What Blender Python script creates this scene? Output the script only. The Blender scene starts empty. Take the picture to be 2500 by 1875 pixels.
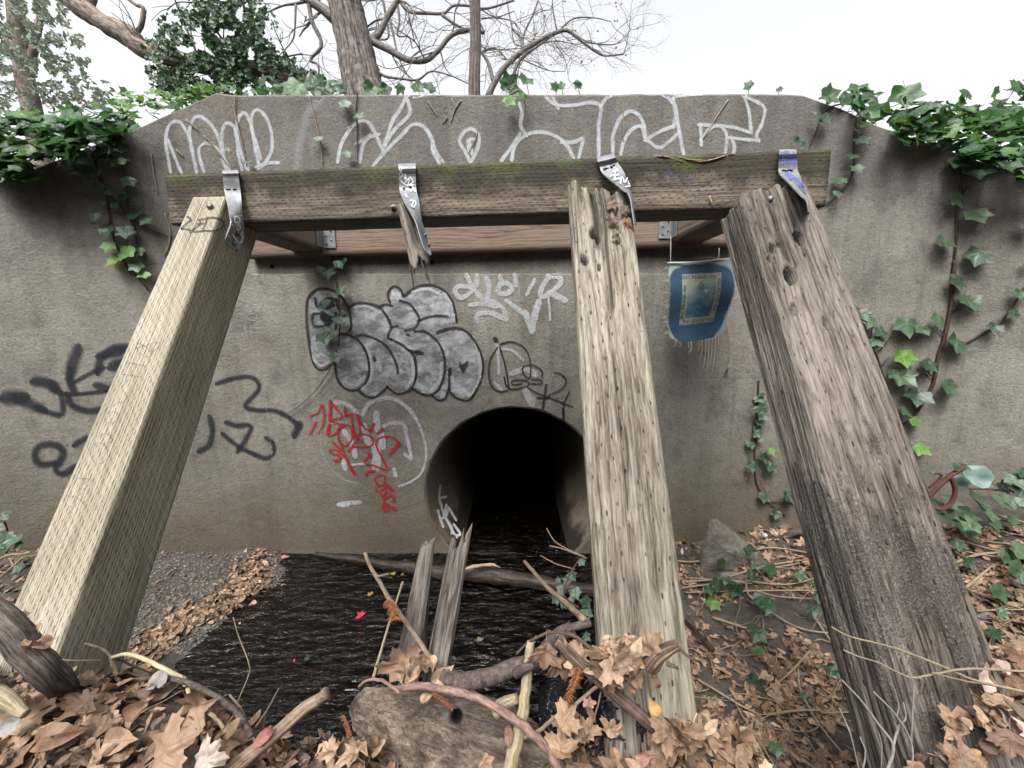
import bpy, math, random
import numpy as np
from mathutils import Vector, Matrix, noise
from mathutils.bvhtree import BVHTree
from mathutils.geometry import tessellate_polygon
R = math.radians
random.seed(7); rng = np.random.default_rng(7)
S = bpy.context.scene
COL = S.collection

# ------------------------------------------------------------------ camera, world, sun, exposure
PITCH = R(9.5); F = 940.0; CP, SP = math.cos(PITCH), math.sin(PITCH)
cam = bpy.data.objects.new("camera", bpy.data.cameras.new("camera"))
COL.objects.link(cam); S.camera = cam
cam.data.sensor_width = 36; cam.data.lens = 36 * F / 2500
cam.data.clip_start = 0.02; cam.data.clip_end = 500
cam.rotation_euler = (math.pi / 2 - PITCH, 0, 0)
world = bpy.data.worlds.new("World"); S.world = world; world.use_nodes = True
wn = world.node_tree
sky = wn.nodes.new('ShaderNodeTexSky'); sky.sky_type = 'NISHITA'; sky.sun_disc = False
sky.sun_elevation = R(56); sky.sun_rotation = R(200); sky.air_density = 1.0; sky.dust_density = 8.0
hs = wn.nodes.new('ShaderNodeHueSaturation'); hs.inputs['Saturation'].default_value = 0.12   # flat white overcast
wn.links.new(sky.outputs[0], hs.inputs['Color'])
bgn = wn.nodes['Background']; wn.links.new(hs.outputs[0], bgn.inputs['Color'])
bgn.inputs['Strength'].default_value = 0.15
sun = bpy.data.objects.new("sun", bpy.data.lights.new("sun", 'SUN')); COL.objects.link(sun)
sun.data.energy = 0.7; sun.data.angle = R(14); sun.data.color = (1, .975, .94)
# light comes from high behind the camera, a little to the left
_d = Vector((-math.sin(R(20)) * math.cos(R(56)), -math.cos(R(20)) * math.cos(R(56)), math.sin(R(56))))
sun.rotation_euler = _d.to_track_quat('Z', 'Y').to_euler()
S.view_settings.view_transform = 'Standard'; S.view_settings.look = 'None'
S.view_settings.exposure = 1.55; S.view_settings.gamma = 1
S.render.engine = 'CYCLES'
S.cycles.transparent_max_bounces = 32; S.cycles.max_bounces = 6

# ------------------------------------------------------------------ picture <-> space
CROPS = dict(A=(0, 0, .3858), B=(825, 0, .3858), C=(1650, 0, .3858), D=(0, 620, .3858), E=(825, 620, .3858),
             F=(1650, 620, .3858), G=(0, 1235, .3858), H=(825, 1235, .3858), I=(1650, 1235, .3858),
             J=(380, 340, .31646), K=(1330, 340, .33906), L=(700, 640, .3255), M=(0, 1350, .31646),
             N=(800, 1300, .3466), O=(1250, 1450, .27125), P=(600, 0, .45208), Q=(730, 960, .26525), X=(0, 0, 1))
def cv(c, pts):
    ox, oy, s = CROPS[c]
    return [(ox + p[0] * s, oy + p[1] * s) + tuple(p[2:]) for p in pts]
def ray(x, y):
    u, v = (x - 1250) / F, (937 - y) / F
    return Vector((u, CP + v * SP, -SP + v * CP))
def P(x, y, Y):
    r = ray(x, y); return r * (Y / r.y)
def onplane(x, y, p0, n):
    r = ray(x, y); return r * (p0.dot(n) / r.dot(n))
def toscreen(V):
    V = np.asarray(V, float); d = V[..., 1] * CP - V[..., 2] * SP
    v = (V[..., 1] * SP + V[..., 2] * CP) / d
    return 1250 + F * V[..., 0] / d, 937 - F * v, d

# ------------------------------------------------------------------ object helpers
def link(o, parent=None):
    COL.objects.link(o)
    if parent: o.parent = parent
    return o
def tag(o, label=None, cat=None, group=None, kind=None):
    if label: o['label'] = label
    if cat: o['category'] = cat
    if group: o['group'] = group
    if kind: o['kind'] = kind
    return o
def empty(name, loc, label, cat, group=None, kind=None):
    o = bpy.data.objects.new(name, None); o.location = loc; o.empty_display_size = .05
    link(o); tag(o, label, cat, group, kind); return o
def mk(name, V, Fc, m=None, parent=None, uv=None, attrs=None, smooth=True, M=None):
    """one mesh object; V world verts; UV per vertex; M = object frame"""
    me = bpy.data.meshes.new(name)
    V = np.asarray(V, float).reshape(-1, 3)
    if M is not None:
        Mi = np.array(M.inverted()); V = V @ Mi[:3, :3].T + Mi[:3, 3]
    me.from_pydata(V.tolist(), [], [tuple(int(i) for i in f) for f in Fc])
    if uv is not None:
        l = me.uv_layers.new(name='UVMap'); idx = np.empty(len(me.loops), int)
        me.loops.foreach_get('vertex_index', idx)
        l.data.foreach_set('uv', np.asarray(uv, float)[idx].ravel())
    for k, a in (attrs or {}).items():
        at = me.attributes.new(k, 'FLOAT', 'POINT'); at.data.foreach_set('value', np.asarray(a, float))
    if smooth: me.polygons.foreach_set('use_smooth', np.ones(len(me.polygons), bool))
    if m: me.materials.append(m)
    me.update()
    o = bpy.data.objects.new(name, me)
    if M is not None: o.matrix_world = M
    link(o)
    if parent:
        o.parent = parent
        o.matrix_parent_inverse = parent.matrix_basis.inverted()
    return o
class MB:
    def __init__(s): s.V = []; s.F = []; s.uv = []; s.n = 0; s.at = []
    def add(s, V, Fc, uv=None, at=0.0):
        V = np.asarray(V, float).reshape(-1, 3); s.V.append(V)
        s.F += [tuple(i + s.n for i in f) for f in Fc]; s.n += len(V)
        s.uv.append(np.zeros((len(V), 2)) if uv is None else np.asarray(uv, float)); s.at.append(np.full(len(V), float(at)))
    def build(s, name, m=None, parent=None, **k):
        return mk(name, np.vstack(s.V), s.F, m, parent, uv=np.vstack(s.uv), attrs={'lr': np.concatenate(s.at)}, **k)
def crom(pts, n=6):
    """catmull-rom resample of a list of equal length tuples"""
    p = np.array(pts, float)
    if len(p) < 3:
        t = np.linspace(0, 1, n + 1)[:, None]; return p[0] * (1 - t) + p[-1] * t
    q = np.vstack([2 * p[0] - p[1], p, 2 * p[-1] - p[-2]]); out = []
    for i in range(1, len(q) - 2):
        for k in range(n):
            t = k / n; a, b, c, d = q[i - 1:i + 3]
            out.append(.5 * (2 * b + (c - a) * t + (2 * a - 5 * b + 4 * c - d) * t * t + (3 * b - a - 3 * c + d) * t ** 3))
    out.append(q[-2]); return np.array(out)
def tube_data(pts, rad, seg=8, rough=0.0, nf=30.0, flat=1.0):
    pts = [Vector(p) for p in pts]; n = len(pts)
    rad = list(np.interp(np.linspace(0, 1, n), np.linspace(0, 1, len(rad)), rad)) if hasattr(rad, '__len__') else [rad] * n
    V = []; Fc = []; uv = []
    up = Vector((0, 0, 1)); t0 = (pts[1] - pts[0]).normalized()
    if abs(t0.dot(up)) > .95: up = Vector((1, 0, 0))
    nrm = (up - t0 * up.dot(t0)).normalized(); L = 0
    for i in range(n):
        t = (pts[min(i + 1, n - 1)] - pts[max(i - 1, 0)])
        t = t.normalized() if t.length > 1e-9 else t0
        nrm = (nrm - t * nrm.dot(t)); nrm = nrm.normalized() if nrm.length > 1e-6 else t.orthogonal().normalized()
        b = t.cross(nrm)
        if i: L += (pts[i] - pts[i - 1]).length
        for k in range(seg):
            a = 2 * math.pi * k / seg; r = rad[i]
            dvec = nrm * math.cos(a) * flat + b * math.sin(a)
            if rough:
                q = pts[i] + dvec * r
                r *= 1 + rough * (noise.noise(q * nf) + .6 * noise.noise(q * nf * 2.7))
            V.append(pts[i] + dvec * r); uv.append((k / seg, L))
    for i in range(n - 1):
        for k in range(seg):
            a = i * seg + k; b2 = i * seg + (k + 1) % seg
            Fc.append((a, b2, b2 + seg, a + seg))
    V.append(pts[0]); V.append(pts[-1]); uv += [(0, 0), (0, L)]
    for k in range(seg):
        Fc.append((n * seg, (k + 1) % seg, k)); Fc.append((n * seg + 1, (n - 1) * seg + k, (n - 1) * seg + (k + 1) % seg))
    return [tuple(v) for v in V], Fc, uv
def box_data(p0, p1):
    (a, b, c), (d, e, f) = p0, p1
    V = [(a, b, c), (d, b, c), (d, e, c), (a, e, c), (a, b, f), (d, b, f), (d, e, f), (a, e, f)]
    return V, [(0, 3, 2, 1), (4, 5, 6, 7), (0, 1, 5, 4), (1, 2, 6, 5), (2, 3, 7, 6), (3, 0, 4, 7)]
def cyl_data(c, axis, r, h, seg=16):
    c = Vector(c); axis = Vector(axis).normalized()
    return tube_data([c, c + axis * h], r, seg)

# ------------------------------------------------------------------ material helpers
class G:
    """small node-graph writer"""
    def __init__(s, name):
        s.m = bpy.data.materials.new(name); s.m.use_nodes = True; s.t = s.m.node_tree; s.b = s.t.nodes['Principled BSDF']
        s.co = s.t.nodes.new('ShaderNodeTexCoord')
    def n(s, k, **kw):
        nd = s.t.nodes.new(k)
        for a, v in kw.items(): setattr(nd, a, v)
        return nd
    def put(s, sock, v):
        if isinstance(v, bpy.types.NodeSocket): s.t.links.new(v, sock)
        elif v is not None:
            if sock.type == 'RGBA' and len(v) == 3: v = tuple(v) + (1,)
            sock.default_value = v
    def math(s, op, a, b=None, c=None, clamp=False):
        nd = s.n('ShaderNodeMath', operation=op, use_clamp=clamp)
        for i, v in enumerate((a, b, c)):
            if v is not None: s.put(nd.inputs[i], v)
        return nd.outputs[0]
    def noise(s, vec, scale, detail=4, rough=.55, dist=0.0, out='Fac'):
        nd = s.n('ShaderNodeTexNoise'); s.put(nd.inputs['Vector'], vec)
        nd.inputs['Scale'].default_value = scale; nd.inputs['Detail'].default_value = detail
        nd.inputs['Roughness'].default_value = rough; nd.inputs['Distortion'].default_value = dist
        return nd.outputs[out]
    def vor(s, vec, scale, feature='F1', out='Distance', rnd=1.0):
        nd = s.n('ShaderNodeTexVoronoi', feature=feature); s.put(nd.inputs['Vector'], vec)
        nd.inputs['Scale'].default_value = scale; nd.inputs['Randomness'].default_value = rnd
        return nd.outputs[out]
    def map(s, vec, sc=(1, 1, 1), loc=(0, 0, 0), rot=(0, 0, 0)):
        nd = s.n('ShaderNodeMapping'); s.put(nd.inputs[0], vec)
        nd.inputs['Scale'].default_value = sc; nd.inputs['Location'].default_value = loc; nd.inputs['Rotation'].default_value = rot
        return nd.outputs[0]
    def ramp(s, fac, stops, interp='LINEAR'):
        nd = s.n('ShaderNodeValToRGB'); s.put(nd.inputs[0], fac); cr = nd.color_ramp; cr.interpolation = interp
        while len(cr.elements) < len(stops): cr.elements.new(.5)
        for e, (p, c) in zip(cr.elements, stops):
            e.position = p; e.color = (c, c, c, 1) if not hasattr(c, '__len__') else tuple(c) + (1,)
        return nd.outputs[0]
    def mix(s, f, a, b, mode='MIX'):
        nd = s.n('ShaderNodeMix', data_type='RGBA', blend_type=mode)
        s.put(nd.inputs[0], f); s.put(nd.inputs[6], a); s.put(nd.inputs[7], b)
        return nd.outputs[2]
    def sep(s, vec):
        nd = s.n('ShaderNodeSeparateXYZ'); s.put(nd.inputs[0], vec); return nd.outputs
    def comb(s, x, y, z):
        nd = s.n('ShaderNodeCombineXYZ')
        for i, v in enumerate((x, y, z)): s.put(nd.inputs[i], v)
        return nd.outputs[0]
    def bump(s, h, strength=.5, dist=.01, nrm=None):
        nd = s.n('ShaderNodeBump'); s.put(nd.inputs['Height'], h); nd.inputs['Strength'].default_value = strength
        nd.inputs['Distance'].default_value = dist
        if nrm: s.put(nd.inputs['Normal'], nrm)
        return nd.outputs[0]
    def done(s, col=None, rough=None, nrm=None, metal=None, spec=None, trans=None):
        if col is not None: s.put(s.b.inputs['Base Color'], col)
        if rough is not None: s.put(s.b.inputs['Roughness'], rough)
        if nrm is not None: s.put(s.b.inputs['Normal'], nrm)
        if metal is not None: s.put(s.b.inputs['Metallic'], metal)
        if spec is not None: s.put(s.b.inputs['Specular IOR Level'], spec)
        return s.m

def incise(g, rp, pp, ln, wd, shift=.37, drop=0):
    """pressure-treatment slits: u across (m), v along (m)"""
    u, v, _ = g.sep(g.co.outputs['UV'])
    ur = g.math('DIVIDE', u, rp); row = g.math('FLOOR', ur)
    fu = g.math('ABSOLUTE', g.math('SUBTRACT', g.math('FRACT', ur), .5))
    wn_ = g.n('ShaderNodeTexWhiteNoise', noise_dimensions='1D'); g.put(wn_.inputs['W'], row)
    off = g.math('ADD', g.math('MULTIPLY', row, shift), g.math('MULTIPLY', wn_.outputs['Value'], .08))
    vv = g.math('ADD', g.math('DIVIDE', v, pp), off)
    cell = g.n('ShaderNodeTexWhiteNoise', noise_dimensions='2D')
    g.put(cell.inputs['Vector'], g.comb(row, g.math('FLOOR', vv), 0))
    fv = g.math('ABSOLUTE', g.math('SUBTRACT', g.math('FRACT', vv), .5))
    lv = g.math('MULTIPLY', ln, g.math('ADD', .6, g.math('MULTIPLY', cell.outputs['Value'], .6)))
    e = g.math('ADD', g.math('POWER', g.math('DIVIDE', fu, wd), 2), g.math('POWER', g.math('DIVIDE', fv, lv), 2))
    mk0 = g.math('SUBTRACT', 1, e, clamp=True)
    if drop: mk0 = g.math('MULTIPLY', mk0, g.ramp(g.math('FRACT', g.math('MULTIPLY', cell.outputs['Value'], 7.3)), [(drop, 0), (drop + .05, 1)]))
    return mk0, cell.outputs['Value']

def wood(name, cols, freq=150, center=(.03, -.12), inc=None, dark=(.03, .022, .015), moss=0, stain=0, weather=.5, lumps=0,
         bdist=.003, tint=None, gravel=0, grey=None, crack=.8, wave=.012, zs=7, mscale=(7, 7, 4.2), incf=1):
    g = G(name); ob = g.co.outputs['Object']; x, y, z = g.sep(ob)
    wob = g.noise(g.map(ob, (4, 4, 1.1)), 1.3, 3, out='Color'); wx, wy, _ = g.sep(wob)
    dx = g.math('ADD', g.math('SUBTRACT', x, center[0]), g.math('MULTIPLY', g.math('SUBTRACT', wx, .5), .045))
    dy = g.math('ADD', g.math('SUBTRACT', y, center[1]), g.math('MULTIPLY', g.math('SUBTRACT', wy, .5), .045))
    d = g.math('SQRT', g.math('ADD', g.math('MULTIPLY', dx, dx), g.math('MULTIPLY', dy, dy)))
    w2 = g.noise(g.map(ob, (14, 14, 9)), 1, 2, .5, out='Color'); vm1 = g.n('ShaderNodeVectorMath', operation='SUBTRACT'); g.put(vm1.inputs[0], w2); vm1.inputs[1].default_value = (.5, .5, .5)
    vm2 = g.n('ShaderNodeVectorMath', operation='MULTIPLY'); g.put(vm2.inputs[0], vm1.outputs[0]); vm2.inputs[1].default_value = (wave, wave, 0)
    vm3 = g.n('ShaderNodeVectorMath', operation='ADD'); g.put(vm3.inputs[0], ob); g.put(vm3.inputs[1], vm2.outputs[0]); wv = vm3.outputs[0]
    fine = g.ramp(g.noise(g.map(wv, (190, 190, zs)), 1, 6, .7, .25), [(.30, 0), (.70, 1)])
    med = g.noise(g.map(wv, (48, 48, zs * .3)), 1, 4, .6)
    ringp = g.math('ADD', g.math('MULTIPLY', d, freq), g.math('MULTIPLY', med, .8))
    fr = g.math('FRACT', ringp)
    ring = g.ramp(fr, [(0, .35), (.15, .7), (.6, 1), (.85, .85), (1, .35)])
    big = g.noise(g.map(ob, (6, 6, 2)), 1, 4, .6)
    t = g.math('ADD', g.math('MULTIPLY', ring, .30), g.math('ADD', g.math('MULTIPLY', fine, .42), g.math('MULTIPLY', med, .36)))
    t = g.math('ADD', t, g.math('MULTIPLY', g.math('SUBTRACT', big, .5), weather))
    c = g.ramp(t, [(.30, cols[0]), (.47, cols[1]), (.64, cols[2]), (.84, cols[3] if len(cols) > 3 else cols[2])])
    h = g.math('ADD', g.math('MULTIPLY', ring, .6), g.math('MULTIPLY', fine, .8))
    if grey is not None:
        gm = g.ramp(g.noise(g.map(ob, (8, 8, 1.3)), 1, 5, .6), [(.42, 0), (.62, 1)])
        c = g.mix(g.math('MULTIPLY', gm, .75), c, g.mix(1, c, grey, 'MULTIPLY'))
    # drying cracks
    crk = g.noise(g.map(ob, (75, 75, 1.0)), 1, 3, .5, .3)
    cm = g.ramp(crk, [(.30, 1), (.36, 0)])
    c = g.mix(g.math('MULTIPLY', cm, crack), c, dark); h = g.math('SUBTRACT', h, g.math('MULTIPLY', cm, 1.8 * crack))
    if stain:
        sn = g.noise(g.map(ob, (2.2, 9, 9)), 1, 5, .65)
        sm = g.ramp(g.math('ADD', sn, g.math('MULTIPLY', x, 3.2 * stain)), [(.40, 0), (.62, 1)])
        c = g.mix(g.math('MULTIPLY', sm, .80), c, (.022, .020, .014))
    if moss:
        mn = g.noise(g.map(ob, mscale), 1, 6, .75)
        mm = g.ramp(g.math('ADD', mn, g.math('MULTIPLY', x, moss)), [(.60, 0), (.76, 1)])
        c = g.mix(g.math('MULTIPLY', mm, .78), c, g.mix(fine, (.03, .04, .01), (.085, .105, .03)))
    if gravel:
        gv = g.noise(g.map(ob, (1, 1, .45)), 13, 6, .7)
        zz = g.ramp(g.math('ADD', gv, g.math('MULTIPLY', g.math('ABSOLUTE', g.math('SUBTRACT', z, gravel)), -.55)), [(.40, 0), (.50, 1)])
        sp = g.noise(ob, 190, 3, .7)
        c = g.mix(g.math('MULTIPLY', zz, .58), c, g.ramp(sp, [(.30, (.022, .019, .017)), (.50, (.068, .060, .052)), (.62, (.11, .10, .088)), (.68, (.32, .31, .28))]))
        h = g.math('ADD', h, g.math('MULTIPLY', zz, g.math('MULTIPLY', sp, 3)))
    if inc:
        m_, rv = incise(g, *inc)
        mk_ = g.ramp(m_, [(0, 0), (.35, 1)])
        c = g.mix(g.math('MULTIPLY', mk_, g.math('MULTIPLY', incf, g.math('ADD', .45, g.math('MULTIPLY', rv, .5)))), c, dark)
        h = g.math('SUBTRACT', h, g.math('MULTIPLY', mk_, 1.6))
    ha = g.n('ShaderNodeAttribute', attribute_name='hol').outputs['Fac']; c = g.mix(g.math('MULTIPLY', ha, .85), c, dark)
    if tint is not None: c = g.mix(1, c, tint, 'MULTIPLY')
    return g.done(c, .85, g.bump(h, .85, bdist), spec=.2)

def concrete(name, dark=1.0, pipe=False):
    g = G(name); ob = g.co.outputs['Object']; x, y, z = g.sep(ob)
    big = g.noise(ob, 1.1, 6, .62); med = g.noise(ob, 6, 6, .68); fin = g.noise(ob, 95, 4, .75); grit = g.noise(ob, 230, 2, .6)
    blotch = g.noise(g.map(ob, (1, 1, .45), (3, 1, 2)), 3.2, 7, .72, .4)
    c = g.ramp(big, [(.30, (.115, .108, .098)), (.5, (.175, .165, .145)), (.72, (.235, .222, .196))])
    c = g.mix(g.ramp(blotch, [(.42, 0), (.72, .75)]), c, (.285, .27, .235))
    c = g.mix(g.ramp(med, [(.30, .7), (.50, 0)]), c, (.092, .086, .078))
    # silt and damp coming up from the water, weathered grey band along the top
    low = g.math('ADD', g.math('MULTIPLY', g.math('SUBTRACT', -.55, z), 1.0), g.math('MULTIPLY', g.math('SUBTRACT', med, .5), .9))
    c = g.mix(g.ramp(low, [(0, 0), (.7, .85)]), c, (.085, .064, .044))
    top = g.math('ADD', g.math('MULTIPLY', g.math('SUBTRACT', z, .28), 1.3), g.math('MULTIPLY', g.math('SUBTRACT', big, .5), 1.5))
    c = g.mix(g.ramp(top, [(0, 0), (.5, .62)]), c, (.105, .10, .098))
    strk = g.noise(g.map(ob, (16, 16, .8)), 1, 5, .65)
    c = g.mix(g.ramp(strk, [(.54, 0), (.72, .42)]), c, (.075, .07, .062))
    # rain runs in dark tongues from the coping
    run = g.noise(g.map(ob, (7, 7, .35), (5, 0, 0)), 1, 5, .6)
    rm = g.math('MULTIPLY', g.ramp(run, [(.46, 0), (.62, 1)]), g.ramp(g.math('SUBTRACT', z, -.3), [(0, 0), (1, 1)]))
    c = g.mix(g.math('MULTIPLY', rm, .38), c, (.06, .057, .052))
    # rust-brown and lime patches
    c = g.mix(g.ramp(g.noise(g.map(ob, (1, 1, 1), (9, 3, 4)), 2.3, 8, .75), [(.56, 0), (.70, .38)]), c, (.15, .112, .07))
    lime = g.math('MULTIPLY', g.ramp(g.vor(g.map(ob, (1, 1, 2.2)), 9, 'DISTANCE_TO_EDGE'), [(0, 1), (.012, 0)]), g.ramp(g.noise(ob, 2.1, 3), [(.58, 0), (.68, 1)]))
    c = g.mix(g.math('MULTIPLY', lime, .30), c, (.4, .39, .35))
    c = g.mix(g.ramp(fin, [(.32, .5), (.50, 0)]), c, g.mix(1, c, (.55, .55, .55), 'MULTIPLY'))
    c = g.mix(g.ramp(fin, [(.56, 0), (.72, .45)]), c, g.mix(1, c, (1.7, 1.7, 1.65), 'MULTIPLY'))
    c = g.mix(1, c, (1.45, 1.42, 1.36) if pipe else (.94, .932, .91), 'MULTIPLY')
    wet = None
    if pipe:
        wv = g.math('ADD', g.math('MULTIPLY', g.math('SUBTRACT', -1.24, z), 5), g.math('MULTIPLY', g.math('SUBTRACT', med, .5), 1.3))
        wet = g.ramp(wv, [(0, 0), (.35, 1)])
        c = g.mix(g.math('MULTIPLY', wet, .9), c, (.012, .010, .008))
    h = g.math('ADD', g.math('MULTIPLY', fin, 1.0), g.math('ADD', g.math('MULTIPLY', med, 1.2), g.math('MULTIPLY', grit, .5)))
    c = g.mix(g.ramp(g.noise(ob, 36, 5, .8), [(.36, .4), (.46, 0)]), c, g.mix(1, c, (.58, .56, .54), 'MULTIPLY'))
    # joints left by the shuttering boards, and hairline cracks
    zj = g.math('ABSOLUTE', g.math('SUBTRACT', g.math('FRACT', g.math('DIVIDE', g.math('ADD', z, g.math('MULTIPLY', med, .006)), .61)), .5))
    jm = g.math('MULTIPLY', g.ramp(zj, [(0, 1), (.005, 0)]), g.ramp(big, [(.42, 0), (.6, .5)]))
    c = g.mix(jm, c, (.05, .046, .04))
    ck = g.vor(g.map(g.noise(ob, 1.5, 4, .6, out='Color'), (2.2, 2.2, 2.2)), 1.7, 'DISTANCE_TO_EDGE')
    c = g.mix(g.math('MULTIPLY', g.ramp(ck, [(0, 1), (.006, 0)]), .40), c, (.035, .031, .027))
    nrm = g.bump(h, .9, .007)
    nrm = g.bump(g.noise(ob, 28, 4, .6), .5, .008, nrm)
    return g.done(c, g.math('SUBTRACT', .93, g.math('MULTIPLY', wet, .55)) if pipe else .93, nrm, spec=.25)

def paint(name, col, alpha=.8, soft=.35, worn=.45, nscale=60, var=0):
    g = G(name); ob = g.co.outputs['Object']; u, v, _ = g.sep(g.co.outputs['UV'])
    e = g.math('SUBTRACT', 1, g.math('ABSOLUTE', g.math('SUBTRACT', g.math('MULTIPLY', u, 2), 1)))
    ef = g.ramp(e, [(0, 0), (max(soft, .02), 1)], 'EASE')
    nz = g.noise(ob, nscale, 5, .75); n2 = g.noise(ob, 9, 4, .6)
    w = g.math('ADD', g.math('MULTIPLY', nz, .6), g.math('MULTIPLY', n2, .4))
    wf = g.ramp(w, [(.5 - worn * .28, 1 - worn), (.5 + .12, 1)])
    a = g.math('MULTIPLY', g.math('MULTIPLY', ef, alpha), wf)
    g.put(g.b.inputs['Alpha'], a)
    c = g.mix(nz, tuple(k * .72 for k in col), tuple(min(1, k * 1.15) for k in col))
    if var:
        c = g.mix(g.ramp(g.noise(g.map(ob, (1, 1, 1.8)), 11, 6, .7, .5), [(.40, 0), (.62, 1)]), tuple(k * (1 - var) for k in col), tuple(min(1, k * (1 + var)) for k in col))
    return g.done(c, .75, g.bump(g.noise(ob, 95, 4, .75), .5, .005), spec=.25)

def bark(name, c0, c1, c2, sc=(1, 1, .25), scale=60, bd=.004, rough=.9, peel=None, wet=None):
    g = G(name); u, v, _ = g.sep(g.co.outputs['UV']); ob = g.co.outputs['Object']
    a = g.math('MULTIPLY', u, 2 * math.pi)
    vec = g.comb(g.math('MULTIPLY', g.math('COSINE', a), sc[0] * .25), g.math('MULTIPLY', g.math('SINE', a), sc[0] * .25), g.math('MULTIPLY', v, sc[2] * 4))
    n1 = g.noise(vec, 12, 6, .7, .4); n2 = g.noise(ob, scale, 5, .7)
    t = g.math('ADD', g.math('MULTIPLY', n1, .74), g.math('MULTIPLY', n2, .26))
    c = g.ramp(t, [(.40, c0), (.5, c1), (.62, c2)])
    if peel is not None:
        pm = g.ramp(g.noise(vec, 11, 5, .7), [(.56, 0), (.63, 1)])
        c = g.mix(g.math('MULTIPLY', pm, .7), c, peel)
    return g.done(c, rough, g.bump(t, .9, bd), spec=.25 if wet is None else wet)

def leafmat(name, stops, vein=(.5, .5, .3), veinamt=.3, rough=.6, trans=.15, spot=.5, spec=.3):
    g = G(name); at = g.n('ShaderNodeAttribute', attribute_name='lr'); oi = g.n('ShaderNodeObjectInfo')
    r = g.math('FRACT', g.math('ADD', at.outputs['Fac'], oi.outputs['Random']))
    u, v, _ = g.sep(g.co.outputs['UV']); au = g.math('ABSOLUTE', u)
    c = g.ramp(r, stops, 'LINEAR')
    nz = g.noise(g.comb(u, v, g.math('MULTIPLY', r, 40)), 3.0, 5, .65)
    c = g.mix(g.math('MULTIPLY', g.ramp(nz, [(.36, 1), (.58, 0)]), spot), c, g.mix(1, c, (.45, .38, .32), 'MULTIPLY'))
    c = g.mix(g.ramp(nz, [(.6, 0), (.8, .35)]), c, g.mix(1, c, (1.5, 1.4, 1.3), 'MULTIPLY'))
    mid = g.ramp(au, [(.012, 1), (.035, 0)])
    side = g.math('ABSOLUTE', g.math('SUBTRACT', g.math('FRACT', g.math('MULTIPLY', g.math('SUBTRACT', v, g.math('MULTIPLY', au, .8)), 3.3)), .5))
    sv = g.ramp(side, [(.02, .8), (.06, 0)])
    vm = g.math('MAXIMUM', mid, sv)
    c = g.mix(g.math('MULTIPLY', vm, veinamt), c, vein)
    nm = g.bump(g.math('SUBTRACT', nz, g.math('MULTIPLY', vm, .3)), .4, .003)
    g.done(c, rough, nm, spec=spec)
    tr = g.n('ShaderNodeBsdfTranslucent'); g.put(tr.inputs['Color'], c); g.put(tr.inputs['Normal'], nm)
    mx = g.n('ShaderNodeMixShader'); mx.inputs[0].default_value = trans
    out = g.t.nodes['Material Output']
    g.t.links.new(g.b.outputs[0], mx.inputs[1]); g.t.links.new(tr.outputs[0], mx.inputs[2]); g.t.links.new(mx.outputs[0], out.inputs[0])
    return g.m
def plain(name, col, rough=.6, metal=0, spec=.4, nz=0, ns=40):
    g = G(name)
    if nz:
        n_ = g.noise(g.co.outputs['Object'], ns, 5, .65)
        c = g.mix(n_, tuple(k * (1 - nz) for k in col), tuple(min(1, k * (1 + nz)) for k in col))
        return g.done(c, rough, g.bump(n_, .4, .002), metal, spec)
    return g.done(col, rough, None, metal, spec)

M_conc = concrete('concrete'); M_pipe = concrete('concrete_pipe', pipe=True)
M_post_new = wood('treated_timber', [(.10, .084, .060), (.19, .165, .120), (.275, .243, .186), (.39, .36, .295)], 190, (.0, -.10), (.0092, .027, .27, .10), weather=.5, bdist=.0022, dark=(.03,.025,.017), crack=.10, incf=1.1, wave=.002)
M_beam = wood('beam_timber', [(.028, .022, .017), (.064, .050, .039), (.112, .089, .069), (.19, .155, .122)], 170, (-.02, .30), (.0105, .025, .22, .14), moss=2.1, stain=1.5, crack=.5, mscale=(3, 6, 8), dark=(.008,.006,.005), weather=.5, bdist=.0016)
M_rear = wood('rear_timber', [(.045, .032, .024), (.10, .072, .054), (.16, .118, .09)], 150, (.05, .2), None, weather=.4, bdist=.0012)
M_post_old = wood('weathered_timber', [(.034, .026, .021), (.115, .094, .076), (.215, .186, .154), (.34, .305, .26)], 118, (.02, .16), (.024, .048, .12, .08, .5, .35), weather=.7, bdist=.004, wave=.02, zs=11, grey=(.72, .76, .68), dark=(.012, .009, .007))
M_post_dark = wood('decayed_timber', [(.020, .015, .012), (.082, .066, .054), (.16, .134, .114), (.27, .235, .205)], 125, (-.03, .15), (.024, .052, .12, .08, .5, .35), weather=.9, bdist=.006, wave=.016, zs=12, gravel=.55, grey=(.64, .65, .64), dark=(.008,.006,.005))
M_stub = wood('grey_splinter_wood', [(.012, .010, .008), (.050, .042, .036), (.12, .103, .089), (.22, .195, .17)], 140, (.0, .08), None, weather=.9, bdist=.006, zs=14)
M_tan = wood('torn_wood', [(.08, .045, .026), (.18, .12, .078), (.30, .22, .155)], 140, (.0, .08), None, weather=.5, bdist=.003)

# ------------------------------------------------------------------ headwall
YW = 2.06; XL, XR = -1.34, 1.32; ZT = 1.077; ZL = .228; ZB = -1.75; STEP = .014
PC = Vector((.015, 0, -.975)); PR = .5
def wallY(X):
    return YW - .2 * max(0, XL - X) - .2 * max(0, X - XR)
_wt = [(-9, .42), (-2.9, .40), (-2.35, .60), (-1.764, .888), (-1.42, 1.072), (1.36, 1.077), (1.55, .998), (1.726, .898), (2.14, .715), (2.8, .46), (9, .42)]
def wallT(X): return float(np.interp(X, [p[0] for p in _wt], [p[1] for p in _wt]))
wall = empty('headwall', (0, YW, ZB), 'tall weathered grey concrete headwall covered in graffiti behind the slanted timber posts', 'retaining wall')
b = MB()
xs = sorted(set([XL, XR] + [XL + .04 * i for i in range(1, int((XR - XL) / .04))] + [XL - .08 * i for i in range(1, 56)] + [XR + .08 * i for i in range(1, 56)]))
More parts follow.
